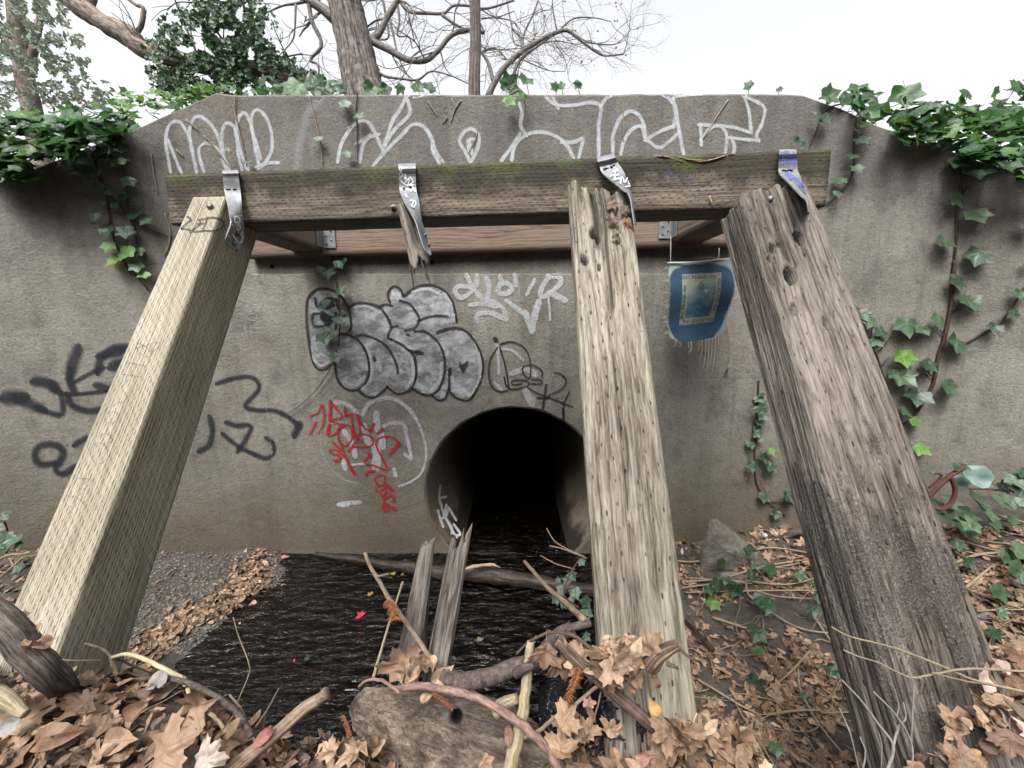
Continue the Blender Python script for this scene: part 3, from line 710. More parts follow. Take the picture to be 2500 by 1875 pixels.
# broken second post: hanging remnant above, splintered stubs below
bp = empty('broken_post', tuple(P(985, 490, 1.28)), 'broken top of a rotten thin post hanging under the second strap', 'timber post', 'slanted posts')
q = lambda x, y, Y: P(*cv('J', [(x, y)])[0], Y)
prism('wood_remnant', q(1945, 905, 1.19), q(2080, 890, 1.19), q(1860, 484, 1.272), q(1938, 468, 1.272), Vector((.004, .05, .02)), M_post_dark, bp, ns=14, step=.008, disp=.006, dfreq=60, zf=2, ragA=-.05, ragB=.012, carve=[(0, .012, 0, .5, .006, .03)])
for pts, w in [([(1962, 880), (1968, 980), (1985, 1100), (1992, 1188)], 8), ([(2048, 880), (2060, 960), (2095, 1050), (2122, 1122)], 13), ([(1985, 900), (1995, 1000), (1998, 1050)], 10), ([(2020, 880), (2034, 975)], 9), ([(2075, 870), (2088, 930)], 8)]:
    b = MB(); pp = [q(x, y, 1.205 - .0003 * i) for i, (x, y) in enumerate(pts)]
    V, Fc, uv = tube_data(crom([tuple(p) for p in pp], 4), [w * .00042, w * .0005, w * .0005, w * .00008], 6, .35, 90, .6); b.add(V, Fc, uv); b.build('splinter', M_stub, bp)
st = empty('splintered_stub', tuple(P(985, 1620, .66)), 'two grey splintered planks of a snapped post standing up out of the dark water', 'broken post')
def qn(x, y, Y): return P(*cv('N', [(x, y)])[0], Y)
prism('plank', qn(455, 1010, .64), qn(605, 1020, .64), qn(655, 75, .79), qn(738, 62, .79), Vector((.006, .022, .012)), M_stub, st, ns=12, step=.007, rnd=.003, disp=.0028, dfreq=90, zf=2, ragB=.035)
prism('plank', qn(655, 1110, .62), qn(815, 1110, .62), qn(880, -45, .80), qn(1008, -50, .80), Vector((.006, .028, .012)), M_stub, st, ns=14, step=.007, rnd=.003, disp=.0028, dfreq=90, zf=2, ragB=.13, carve=[(0, .004, .26, .6, .003, .03)])
prism('plank', qn(615, 1000, .68), qn(670, 1000, .68), qn(690, 240, .80), qn(710, 235, .80), Vector((.004, .012, .006)), M_stub, st, ns=8, step=.01, rnd=.002, disp=.002, dfreq=90, zf=2, ragB=.04)

# ------------------------------------------------------------------ graffiti: thin coats of paint lying on the real surfaces
_lay = [0]
def strokes(name, parent, m, c, L, bvs, w=20, closed=False, off=None, step=7):
    """L: list of polylines in crop coordinates, optionally (pts, width)"""
    b = MB(); s_ = CROPS[c][2]; _lay[0] += 1
    for item in L:
        pts, ww = (item if isinstance(item[0], list) else (item, w))
        pts = cv(c, pts); ww = ww * s_ * 1.3
        cr = crom(pts, 8)
        seg = np.r_[0, np.cumsum(np.hypot(*np.diff(cr, axis=0).T))]; Ltot = max(seg[-1], 1e-3)
        n = max(3, int(Ltot / max(3, ww * .4)) + 1); t = np.linspace(0, Ltot, n)
        px = np.c_[np.interp(t, seg, cr[:, 0]), np.interp(t, seg, cr[:, 1])]
        d = np.gradient(px, axis=0); d /= np.linalg.norm(d, axis=1)[:, None] + 1e-9
        px = np.vstack([px[0] - d[0] * ww * .5, px[0] - d[0] * ww * .3, px, px[-1] + d[-1] * ww * .3, px[-1] + d[-1] * ww * .5])
        d = np.vstack([d[0], d[0], d, d[-1], d[-1]]); nr = np.c_[-d[:, 1], d[:, 0]]
        wd = np.full(len(px), ww / 2.); wd[0] = wd[-1] = ww * .12; wd[1] = wd[-2] = ww * .4
        wob = np.array([noise.noise(Vector((p[0] * .05, p[1] * .05, 3))) for p in px]); wd *= 1 + .25 * wob
        rows = []
        for p, nn, hw in zip(px, nr, wd):
            row = []
            for k in (-1, 0, 1):
                h = hit(p[0] + nn[0] * hw * k, p[1] + nn[1] * hw * k, bvs)
                row.append(None if h is None else h[0] + h[1] * ((off or .0011) + .00022 * _lay[0] % .004 + .00002 * len(rows) % .0004))
            rows.append(row)
        V = []; idx = {}; uv = []; Fc = []
        for i, r_ in enumerate(rows):
            for k in range(3):
                if r_[k] is not None: idx[(i, k)] = len(V); V.append(tuple(r_[k])); uv.append((k / 2, i * .01))
        for i in range(len(rows) - 1):
            for k in range(2):
                ks = [(i, k), (i + 1, k), (i + 1, k + 1), (i, k + 1)]
                if all(z in idx for z in ks):
                    vs = [V[idx[z]] for z in ks]
                    if max(abs(a[j] - vs[0][j]) for a in vs for j in range(3)) < .12: Fc.append(tuple(idx[z] for z in ks))
        if Fc: b.add(V, Fc, uv)
    return b.build(name, m, parent, smooth=False)
def fill(name, parent, m, c, polys, bvs, cell=6.0, off=.0008):
    b = MB()
    for poly in polys:
        pp = crom(cv(c, poly + [poly[0]]), 5)[:-1]; xmin, ymin = pp.min(0); xmax, ymax = pp.max(0)
        def inside(x, y):
            r = False; j = len(pp) - 1
            for i in range(len(pp)):
                if (pp[i][1] > y) != (pp[j][1] > y) and x < (pp[j][0] - pp[i][0]) * (y - pp[i][1]) / (pp[j][1] - pp[i][1]) + pp[i][0]: r = not r
                j = i
            return r
        nx_, ny_ = int((xmax - xmin) / cell) + 2, int((ymax - ymin) / cell) + 2; idx = {}; V = []; uv = []; Fc = []
        for j in range(ny_):
            for i in range(nx_):
                x, y = xmin + i * cell, ymin + j * cell
                if inside(x, y):
                    h = hit(x, y, bvs)
                    if h: idx[(i, j)] = len(V); V.append(tuple(h[0] + h[1] * off)); uv.append((.5, .5))
        for j in range(ny_):
            for i in range(nx_):
                ks = [(i, j), (i + 1, j), (i + 1, j + 1), (i, j + 1)]
                if all(k in idx for k in ks): Fc.append(tuple(idx[k] for k in ks))
        if Fc: b.add(V, Fc, uv)
    return b.build(name, m, parent, smooth=False)

M_white = paint('white_spray', (.40, .415, .43), .85, .6, .45)
M_whiteF = paint('white_spray_faint', (.34, .35, .36), .34, .9, .7, 70)
M_whiteS = paint('white_scuffed', (.44, .45, .46), .72, .25, .75, 110)
M_silver = paint('silver_fill', (.27, .28, .295), .90, .05, .80, 22, var=.5)
M_black = paint('black_paint', (.016, .016, .018), .94, .35, .30)
M_blackS = paint('black_soft_spray', (.014, .016, .022), .9, .8, .25)
M_red = paint('red_spray', (.30, .010, .016), .95, .5, .25)
M_chalk = paint('chalk', (.35, .35, .34), .75, .3, .9, 140)
M_pencil = paint('dark_marker', (.02, .018, .016), .95, .3, .3)
M_blue = paint('blue_marker', (.06, .06, .45), .85, .4, .3)
M_wht2 = paint('white_marker', (.62, .63, .63), 1.0, .15, .15)
W_ = [BV_wall]
# faint halo strokes and old big white outline along the coping
A1 = [[(1080, 1085), (1065, 1000), (1050, 900), (1060, 820), (1090, 775), (1140, 775), (1190, 850), (1215, 950), (1245, 1085)], [(1060, 880), (1090, 950), (1145, 1085)],
      [(1222, 960), (1200, 850), (1215, 770), (1255, 735), (1320, 770), (1370, 840), (1400, 930), (1410, 1010), (1440, 1075)], [(1290, 1080), (1265, 1000), (1260, 940), (1300, 905), (1360, 930), (1410, 990), (1455, 1070)],
      [(1430, 1070), (1410, 950), (1405, 850), (1430, 780), (1480, 800), (1500, 880), (1510, 980), (1530, 1070)], [(1570, 1070), (1530, 980), (1500, 850), (1510, 750), (1550, 715), (1590, 790), (1610, 900), (1640, 1040)],
      [(1650, 1000), (1620, 900), (1592, 800), (1600, 720), (1635, 695), (1690, 750), (1720, 850), (1720, 950), (1680, 1030), (1640, 1065)], [(1625, 1055), (1700, 1030), (1760, 1030)]]
strokes('graffiti_white_letters', wall, M_white, 'A', A1, W_, 24)
strokes('graffiti_white_mist', wall, M_whiteF, 'A', [([(2020, 640), (1950, 720), (1910, 850), (1890, 950), (1880, 1050)], 75)], W_)
B1 = [[(0, 1020), (20, 920), (70, 830), (130, 770), (190, 775), (240, 850), (270, 920), (285, 950)], [(140, 1020), (160, 920), (200, 870), (255, 852)], [(120, 905), (160, 885), (200, 860)],
      [(285, 960), (340, 780), (390, 700), (430, 620), (450, 600)], [(300, 910), (360, 820), (450, 730), (450, 660), (430, 620)], [(230, 1040), (310, 950), (400, 860), (470, 790), (540, 800), (590, 870), (620, 960), (660, 1020)],
      [(600, 900), (600, 950), (640, 1030)], [(490, 615), (590, 590)], [(835, 1020), (800, 950), (770, 900), (790, 845), (840, 815), (890, 850), (890, 920), (850, 1015)], [(830, 950), (825, 890), (850, 880)], [(850, 970), (835, 910)],
      [(1150, 660), (1165, 720), (1155, 790), (1190, 855)], [(1035, 1015), (1100, 930), (1150, 850)], [(1100, 1010), (1120, 920), (1190, 855), (1270, 835), (1350, 850), (1420, 890), (1460, 940), (1490, 1000)],
      [(1420, 900), (1490, 900), (1550, 875), (1540, 930), (1525, 990)], [(1310, 590), (1330, 630), (1390, 665), (1500, 665), (1580, 650), (1640, 655), (1665, 690), (1650, 780), (1650, 880), (1650, 990)], [(1350, 590), (1375, 650), (1390, 680)],
      [(1665, 670), (1700, 620), (1760, 590)], [(1740, 960), (1740, 860), (1780, 760), (1840, 705), (1900, 725), (1935, 790), (1945, 870)],
      [(1790, 970), (1810, 890), (1860, 820), (1920, 800), (1945, 885)], [(1945, 885), (2040, 830), (2120, 800)], [(2125, 800), (2140, 700), (2110, 640), (2050, 600), (1960, 592)], [(2120, 640), (2150, 780), (2180, 950), (2190, 980)],
      [(1960, 890), (2030, 935), (2090, 900), (2160, 840)], [(2120, 640), (2130, 612), (2203, 600)]]
strokes('graffiti_white_outline', wall, M_white, 'B', B1, W_, 26)
C1 = [([(0, 605), (150, 597), (380, 588)], 16), [(0, 700), (20, 830), (50, 990)], [(440, 600), (435, 620), (460, 700), (475, 830)], [(430, 610), (520, 650), (560, 690), (545, 780), (510, 850), (520, 890)],
      [(150, 790), (270, 795), (380, 810), (470, 840)], [(155, 790), (160, 915)], [(160, 880), (220, 810), (280, 800), (320, 860), (310, 980)], [(330, 870), (420, 880), (520, 890)], [(350, 870), (370, 930), (360, 980)]]
strokes('graffiti_white_outline', wall, M_white, 'C', C1, W_, 24)
# big dark letters on the left wing
D1 = [([(60, 905), (120, 905)], 110), ([(120, 915), (200, 950), (260, 980)], 78), ([(240, 970), (310, 1000), (385, 1015), (400, 960), (372, 850), (330, 810)], 44), ([(235, 805), (300, 815), (340, 850)], 72),
      ([(488, 620), (460, 690), (445, 760)], 88), ([(445, 740), (440, 800), (470, 865)], 50), ([(470, 810), (560, 760), (650, 720)], 32), ([(330, 850), (400, 880), (480, 885), (660, 868)], 32),
      ([(430, 900), (450, 950), (540, 990), (630, 985)], 52), ([(800, 590), (710, 600), (640, 660), (620, 730)], 62), ([(620, 830), (690, 850)], 55), ([(640, 640), (760, 620)], 60), ([(760, 690), (730, 700)], 90),
      ([(335, 1325), (260, 1330), (220, 1280), (250, 1215), (350, 1205), (400, 1250), (380, 1310), (350, 1360), (400, 1390), (470, 1350)], 52), ([(540, 1165), (480, 1200)], 44)]
strokes('graffiti_dark_letters', wall, M_blackS, 'D', D1, W_, 40)
D2 = [([(1380, 815), (1500, 780), (1600, 780), (1640, 840), (1600, 900), (1550, 960), (1620, 985), (1740, 990), (1840, 1040), (1890, 1090)], 34),
      ([(1440, 1065), (1500, 1085), (1590, 1085), (1560, 1160), (1510, 1240)], 38), ([(1415, 1140), (1500, 1210), (1600, 1260), (1680, 1290), (1730, 1260), (1730, 1200), (1690, 1165)], 36), ([(1330, 1040), (1345, 1120), (1320, 1210), (1270, 1240)], 44),
      ([(1890, 1090), (1870, 1130)], 60)]
strokes('graffiti_dark_letters', wall, M_blackS, 'D', D2, W_, 40)
# silver throw-up
fill('graffiti_silver_fill', wall, M_silver, 'L', [[(150, 300), (190, 235), (270, 200), (370, 225), (430, 290), (475, 380), (480, 520), (420, 560), (370, 640), (350, 750), (260, 800), (200, 740), (170, 560), (150, 430)],
     [(360, 640), (380, 560), (475, 540), (480, 340), (560, 305), (680, 330), (760, 270), (780, 200), (830, 185), (870, 240), (890, 250), (960, 190), (1080, 170), (1180, 210), (1240, 290), (1280, 440), (1262, 490), (1350, 510), (1425, 590), (1465, 700), (1478, 800),
      (1450, 920), (1380, 1030), (1290, 1022), (1222, 985), (1180, 1030), (1100, 1000), (1010, 990), (935, 945), (850, 985), (750, 945), (660, 1012), (560, 975), (480, 955), (400, 880), (365, 760)]], W_)
strokes('graffiti_silver_mist', wall, M_whiteF, 'L', [([(380, 930), (450, 985), (560, 1010)], 60)], W_)
strokes('graffiti_smudge', wall, M_whiteF, 'L', [([(1150, 1050), (1230, 1075), (1320, 1060)], 75)], W_)
for _l in [([(185, 640), (205, 720), (255, 775), (320, 745)], 20), ([(600, 640), (640, 760), (630, 880), (570, 950)], 22), ([(940, 740), (950, 850), (900, 940)], 22), ([(1160, 760), (1150, 880), (1090, 960)], 22), ([(1400, 560), (1440, 700), (1450, 850), (1390, 990)], 20), ([(1180, 230), (1240, 330), (1255, 430)], 20), ([(680, 740), (700, 800)], 40), ([(430, 900), (520, 920), (580, 860)], 26), ([(950, 220), (1060, 200), (1150, 240)], 18), ([(1240, 860), (1260, 950), (1330, 990)], 22), ([(500, 340), (600, 330), (680, 370)], 18)]: strokes('graffiti_highlight', wall, M_whiteS, 'L', [_l], W_); _lay[0] -= 1
L1 = [[(350, 745), (290, 800), (230, 795), (190, 720), (165, 570), (150, 430), (155, 290), (200, 220), (270, 195), (370, 220), (430, 280), (470, 370), (485, 470), (470, 520)],
      [(470, 340), (530, 305), (620, 310), (700, 340), (760, 420), (785, 485), (770, 520), (760, 560), (790, 580)], [(785, 485), (830, 478)], [(790, 580), (870, 620), (920, 660), (1000, 672)], ([(975, 672), (1010, 680)], 30),
      [(695, 335), (740, 315), (790, 325)], [(775, 300), (760, 240), (780, 195), (820, 180), (860, 210), (875, 250)], [(850, 285), (920, 310), (970, 370), (995, 430), (960, 490), (890, 510)],
      [(880, 255), (930, 210), (1000, 175), (1090, 170), (1180, 210), (1240, 290), (1265, 380), (1275, 445)], [(985, 440), (1060, 410), (1130, 400), (1205, 405)],
      [(385, 550), (430, 535), (520, 570), (580, 640), (615, 740), (615, 850), (570, 930), (500, 960), (430, 940), (380, 870), (360, 760)], [(490, 560), (570, 545), (660, 570), (740, 620), (790, 690), (825, 770), (835, 830)],
      [(540, 960), (590, 1000), (660, 1015), (720, 970), (755, 930)], [(755, 935), (830, 985), (900, 970), (940, 940), (970, 860), (970, 770), (950, 690), (920, 660)],
      [(960, 515), (1040, 520), (1110, 570), (1160, 640), (1185, 740), (1180, 850), (1140, 950), (1080, 995), (1010, 985), (935, 940)], ([(1135, 525), (1190, 505)], 24),
      [(1190, 505), (1270, 490), (1350, 520), (1410, 590), (1455, 680), (1475, 780), (1455, 880), (1410, 980), (1360, 1035), (1290, 1025), (1240, 990), (1220, 940), (1220, 810)], ([(1225, 800), (1224, 840)], 26),
      [(1095, 1000), (1140, 1035), (1190, 1020), (1215, 950)], ([(652, 722), (658, 730)], 30), ([(905, 540), (911, 542)], 18)]
strokes('graffiti_black_outline', wall, M_black, 'L', L1, W_, 17)
L2 = [([(215, 270), (228, 330), (262, 322)], 17), ([(270, 310), (300, 272), (350, 272), (330, 310), (285, 322)], 22), ([(372, 275), (385, 345)], 17), ([(240, 385), (198, 390), (196, 460), (240, 480), (325, 462)], 17),
      ([(270, 385), (330, 425), (300, 450), (270, 415)], 36), ([(330, 422), (440, 400)], 17), ([(370, 380), (368, 500)], 17), ([(300, 340), (350, 320)], 26)]
strokes('graffiti_black_letters', wall, M_black, 'L', L2, W_, 17)
fill('graffiti_heart', wall, M_black, 'L', [[(1285, 745), (1300, 738), (1320, 762), (1345, 735), (1366, 740), (1356, 785), (1325, 832), (1298, 795)]], W_, 2.0, .0032)
L3 = [[(1290, 180), (1260, 210), (1300, 265), (1370, 235), (1395, 190), (1300, 178)], [(1350, 100), (1400, 190), (1460, 270)], [(1430, 105), (1425, 170)], [(1500, 120), (1520, 200), (1500, 280)], [(1500, 280), (1570, 310), (1625, 350), (1650, 420)],
      [(1380, 320), (1480, 310), (1570, 330)], [(1430, 440), (1430, 392), (1530, 380), (1640, 430)], [(1600, 160), (1590, 220), (1640, 238), (1690, 200), (1650, 155), (1600, 170)], [(1600, 110), (1620, 150)], [(1710, 100), (1720, 170)],
      ([(1860, 130), (1800, 240)], 24), ([(1650, 290), (1720, 340), (1770, 380)], 30), ([(1890, 300), (1860, 400), (1840, 510)], 44), ([(1790, 380), (1830, 490)], 40),
      [(1960, 110), (1910, 200), (1905, 260), (1960, 240), (2050, 160), (2040, 110), (1970, 110)], ([(1960, 260), (1970, 340), (1975, 430)], 16), ([(1980, 230), (2080, 280)], 44)]
strokes('graffiti_worn_white_tag', wall, M_whiteS, 'L', L3, W_, 32)
L4 = [([(1565, 578), (1568, 585)], 34), [(1600, 640), (1640, 780), (1665, 940)], [(1580, 640), (1530, 720), (1515, 830), (1540, 930), (1600, 970), (1660, 960)],
      [(1600, 615), (1680, 595), (1770, 630), (1815, 700), (1830, 790), (1820, 870), (1780, 840), (1770, 790), (1830, 768), (1890, 790), (1920, 830), (1910, 855)], [(1630, 860), (1650, 930), (1700, 950), (1800, 930), (1810, 895), (1750, 880), (1690, 890), (1700, 918), (1760, 910)],
      [(1830, 910), (1910, 910), (1900, 880), (1840, 880)], [(1810, 940), (1880, 980), (1960, 1010), (2060, 1050), (2145, 1085)], [(2010, 825), (2060, 840), (2095, 890), (2060, 950), (1960, 1000)],
      ([(1945, 920), (1935, 1000), (1920, 1090)], 18), ([(1885, 1015), (1960, 1015)], 20), [(2120, 970), (2080, 1060), (2078, 1180)], ([(2072, 1100), (2076, 1180)], 18)]
strokes('graffiti_worn_white_strokes', wall, M_whiteS, 'L', [([(1570, 600), (1585, 680), (1592, 830)], 20), ([(1600, 650), (1690, 660), (1770, 730)], 18), ([(1790, 960), (1840, 1060)], 44), ([(1690, 830), (1790, 800), (1860, 840)], 38), ([(1560, 900), (1610, 950)], 22)], W_)
strokes('graffiti_thin_black_tag', wall, M_black, 'L', L4, W_, 12)
# white circle tag, then red tag
Q1 = [([(590, 190), (640, 100), (720, 60), (800, 40), (900, 60), (1000, 130), (1080, 230)], 34), ([(1080, 230), (1140, 370), (1170, 500), (1165, 620), (1120, 740), (1030, 810), (930, 850)], 20), ([(330, 85), (410, 85), (480, 120), (540, 180)], 32),
      ([(715, 190), (725, 320)], 55), ([(790, 300), (830, 278), (960, 280), (1000, 420), (1035, 600), (980, 560)], 32), ([(700, 480), (720, 560), (710, 680)], 70), ([(420, 350), (490, 450), (520, 570)], 44), ([(600, 300), (640, 450)], 50), ([(760, 380), (770, 480)], 60),
      ([(480, 655), (620, 645)], 22), ([(410, 620), (430, 690)], 36), ([(880, 700), (890, 750)], 32)]
strokes('graffiti_smudge', wall, M_whiteS, 'Q', [([(370, 1018), (450, 1005), (560, 1000)], 34), ([(400, 1025), (450, 1020)], 40)], W_)
strokes('graffiti_white_circle_tag', wall, M_whiteS, 'Q', Q1, W_)
strokes('graffiti_faint_ring', wall, M_whiteF, 'Q', [([(210, 350), (200, 400), (225, 560), (300, 690), (420, 790), (560, 830)], 30)], W_)
Q2 = [[(100, 210), (180, 170), (215, 100), (235, 200), (225, 280), (185, 365)], ([(150, 280), (130, 320), (105, 365)], 24), ([(290, 70), (290, 140), (285, 240)], 30), [(290, 70), (340, 130), (400, 215), (290, 240), (370, 275), (400, 310)],
      [(280, 290), (262, 380), (330, 370), (390, 310)], ([(285, 290), (275, 350)], 28), ([(425, 135), (430, 200)], 26), [(430, 210), (480, 190), (490, 260), (510, 350), (540, 400)], [(400, 280), (360, 340), (370, 420), (420, 480), (480, 440), (495, 370), (470, 295), (400, 285)],
      ([(540, 205), (565, 270)], 34), [(560, 250), (560, 380), (500, 480)], [(560, 250), (620, 330), (660, 335)], ([(660, 335), (690, 285)], 34), ([(765, 330), (735, 365)], 32), ([(460, 525), (500, 490)], 26), [(500, 490), (600, 490), (670, 480), (685, 420), (610, 375), (510, 390), (585, 440)],
      [(360, 400), (400, 500), (450, 620), (510, 740)], ([(470, 660), (512, 742)], 26), ([(315, 450), (380, 510)], 22), ([(340, 620), (390, 600)], 26), [(390, 600), (370, 570), (290, 540), (290, 515), (350, 520), (410, 570)],
      ([(840, 550), (920, 460)], 34), [(925, 460), (880, 410), (800, 395), (730, 420), (715, 480), (770, 600), (815, 700), (700, 665), (600, 630), (655, 565)], ([(652, 560), (658, 566)], 36), ([(625, 745), (645, 715), (695, 712)], 28),
      [(735, 850), (700, 790), (740, 750), (790, 760), (780, 830), (735, 850)], [(790, 810), (850, 880)], ([(855, 880), (862, 886)], 34), [(715, 890), (765, 935), (780, 990)], [(760, 890), (810, 850), (800, 920), (770, 940)], ([(800, 960), (855, 930), (880, 990)], 24),
      ([(790, 1000), (770, 1055), (820, 1070), (820, 1015), (785, 1030)], 24), ([(873, 1056), (880, 1062)], 36)]
strokes('graffiti_red_tag', wall, M_red, 'Q', Q2, W_, 18)
strokes('graffiti_pipe_tag', wall, M_wht2, 'Q', [[(1295, 850), (1285, 960), (1310, 1060), (1340, 1140), (1370, 1060)], [(1370, 1050), (1410, 1120), (1440, 1170)], [(1285, 965), (1345, 955)], [(1350, 1030), (1330, 1110)], [(1272, 1080), (1290, 1150), (1320, 1230)],
        [(1295, 1160), (1340, 1150), (1400, 1260), (1445, 1330)], [(1355, 1170), (1400, 1240), (1400, 1290)], [(1420, 1210), (1480, 1300), (1440, 1310)]], [BV_pipe], 19)
# chalk and markers
strokes('chalk_scribble', wall, M_chalk, 'J', [[(735, 1175), (770, 1210), (800, 1290), (815, 1270)], [(760, 1200), (830, 1280)], [(800, 1200), (862, 1230), (850, 1265), (835, 1240)], [(730, 1250), (760, 1290), (720, 1340), (780, 1352), (765, 1398), (712, 1380)], [(700, 1270), (735, 1330)],
        [(740, 1450), (782, 1452), (780, 1490), (740, 1490), (742, 1525), (775, 1525), (775, 1565), (802, 1562)], [(690, 1440), (700, 1500), (735, 1500), (735, 1440)], [(640, 1500), (640, 1540), (690, 1545), (665, 1490)]], W_, 6)
g1 = strokes('marker_letters', o_p1, M_pencil, 'J', [[(245, 598), (275, 618), (235, 655), (200, 690)], [(200, 690), (272, 702), (270, 722)], [(330, 618), (350, 650), (300, 690), (290, 712), (375, 708)], [(320, 655), (370, 650)], [(345, 622), (385, 615)], [(400, 612), (385, 660), (372, 700), (450, 705), (515, 670), (515, 635), (470, 608), (395, 606)]], [BV_p1], 9, off=.002)
M_pencil2 = paint('faint_marker', (.05, .045, .04), .7, .6, .6)
for _l in [[(880, 545), (870, 600), (920, 650), (960, 640), (930, 590), (870, 560)], [(860, 600), (1000, 560), (1015, 590), (960, 620)], [(820, 690), (920, 708)], [(775, 762), (890, 778)], [(865, 700), (835, 770)], [(790, 870), (812, 920), (740, 950), (675, 990), (665, 1030)],
        [(665, 1030), (690, 1070), (740, 1060), (760, 1020), (720, 1000), (680, 1010)], [(620, 1160), (690, 1135), (722, 1180), (690, 1200)], [(610, 1190), (585, 1260), (620, 1330), (680, 1300), (690, 1240), (650, 1195), (610, 1210)], [(500, 1420), (590, 1425)], [(590, 1430), (560, 1480), (520, 1490)], [(430, 1530), (500, 1540), (550, 1590)]]: strokes('marker_letter', o_p1, M_pencil2, 'D', [_l], [BV_p1], 4, off=.002)
strokes('scratched_letters', bpy.data.objects['steel_strap'], M_wht2, 'J', [[(600, 600), (600, 635), (635, 638), (635, 605), (600, 600)], [(625, 650), (618, 690), (640, 690), (638, 660)], [(580, 725), (620, 790)], [(660, 712), (645, 730), (662, 745), (650, 790), (632, 800)]], [st1[1]], 6, off=.0005)
strokes('scratched_letters', bpy.data.objects['steel_strap.001'], M_wht2, 'J', [[(1880, 225), (1905, 265)], [(1905, 225), (1880, 270)], [(1895, 290), (1925, 260), (1935, 310), (1915, 285)], [(1930, 330), (1960, 300), (1950, 345)], [(1895, 320), (1940, 355), (2000, 350)], [(1965, 290), (1990, 330), (1960, 350)], [(1975, 340), (2000, 410)], [(1990, 380), (1970, 410)],
        [(1962, 480), (1980, 478), (1985, 500), (1970, 520), (1990, 530)], [(1985, 480), (2000, 482), (2004, 505), (1990, 525)], [(1930, 430), (1935, 450)]], [st2[1]], 6, off=.0005)
strokes('scratched_letters', bpy.data.objects['steel_strap.002'], M_wht2, 'K', [[(490, 240), (520, 232)], [(505, 238), (500, 300)], [(500, 270), (525, 262)], [(500, 298), (530, 290)], [(540, 325), (550, 275), (570, 320), (590, 280), (598, 330)], [(575, 350), (605, 340)], [(470, 275), (490, 265)]], [st3[1]], 7, off=.0005)
strokes('ink_scribble', bpy.data.objects['steel_strap.003'], M_blue, 'K', [[(1700, 100), (1750, 95), (1745, 130), (1705, 135), (1700, 105)], [(1755, 110), (1800, 115), (1790, 150), (1760, 145)], [(1710, 150), (1720, 180), (1760, 190), (1790, 170), (1800, 150)], [(1700, 130), (1695, 165)], [(1740, 140), (1745, 170), (1770, 165)], [(1780, 95), (1808, 130), (1800, 200)], [(1715, 110), (1735, 160)], [(1755, 125), (1755, 155), (1785, 158)],
        [(1735, 245), (1750, 265)], [(1755, 240), (1735, 262)], [(1765, 250), (1760, 290), (1785, 285), (1770, 268)], [(1790, 280), (1815, 290)], [(1802, 285), (1795, 315)], [(1820, 300), (1812, 330), (1830, 335)], [(1835, 320), (1822, 350)], [(1838, 322), (1850, 335), (1830, 340), (1870, 385)]], [st4[1]], 6, off=.0005)
strokes('ink_drips', o_beam, M_blue, 'K', [([(900, 200), (905, 320)], 10), ([(1000, 220), (1000, 300)], 8), ([(1050, 240), (1052, 330)], 10), ([(1110, 350), (1108, 440)], 10), ([(820, 230), (960, 250)], 10), ([(980, 280), (1060, 290)], 9), ([(740, 200), (735, 260)], 8)], [BV_beam], off=.0025).data.materials[0] = paint('faint_ink', (.07, .06, .30), .40, .9, .8)

# ------------------------------------------------------------------ blue cloth on its string
YC = 1.86
cl = empty('printed_cloth', tuple(P(1712, 640, YC)), 'frayed blue printed cloth with pale lettered frame hanging on a string before the wall', 'cloth banner')
g = G('cyanotype_cloth'); u, v, _ = g.sep(g.co.outputs['UV']); ob = g.co.outputs['Object']
n1 = g.noise(ob, 8, 5, .6); n2 = g.noise(ob, 60, 5, .7)
du = g.math('ABSOLUTE', g.math('SUBTRACT', u, .49)); dv = g.math('ABSOLUTE', g.math('SUBTRACT', v, .47))
ed = g.math('MAXIMUM', g.math('MULTIPLY', du, 1.10), g.math('MULTIPLY', dv, 1.02))
rr_ = g.math('SQRT', g.math('ADD', g.math('POWER', g.math('MULTIPLY', du, 1.0), 4), g.math('POWER', dv, 4)))
ed = g.math('ADD', g.math('POWER', rr_, .5), g.math('MULTIPLY', g.math('SUBTRACT', n1, .5), .10))
blue = g.ramp(n1, [(.3, (.004, .020, .042)), (.55, (.009, .042, .080)), (.75, (.022, .072, .115))])
c = g.mix(g.ramp(ed, [(.475, 0), (.50, 1)]), blue, (.17, .22, .215))
lu = g.math('MAXIMUM', g.math('DIVIDE', g.math('ABSOLUTE', g.math('SUBTRACT', u, .50)), .30), g.math('DIVIDE', g.math('ABSOLUTE', g.math('SUBTRACT', v, .53)), .315))
fm = g.math('MULTIPLY', g.ramp(lu, [(.72, 0), (.74, 1)], 'LINEAR'), g.ramp(lu, [(.99, 1), (1.0, 0)]))
inner = g.ramp(lu, [(.72, 1), (.735, 0)])
cen = g.mix(g.ramp(g.math('ADD', n1, g.math('MULTIPLY', g.math('SUBTRACT', v, .5), .7)), [(.40, 0), (.72, 1)]), (.012, .06, .115), (.17, .19, .125))
cen = g.mix(g.ramp(g.noise(ob, 28, 4, .7), [(.62, 0), (.66, .8)]), cen, (.27, .27, .18))
c = g.mix(inner, c, cen); c = g.mix(g.math('MULTIPLY', fm, .9), c, g.mix(n1, (.15, .16, .125), (.24, .23, .17)))
c = g.mix(g.ramp(g.vor(ob, 45, rnd=1.0), [(.06, .8), (.075, 0)]), c, (.3, .31, .28))
M_cloth = g.done(c, .85, g.bump(g.math('ADD', n1, g.math('MULTIPLY', n2, .3)), .5, .006))
TLc, TRc = Vector(P(1634, 639, YC)), Vector(P(1800, 631, YC - .02))
Hc = (P(1634, 639, YC) - P(1650, 845, YC)).length
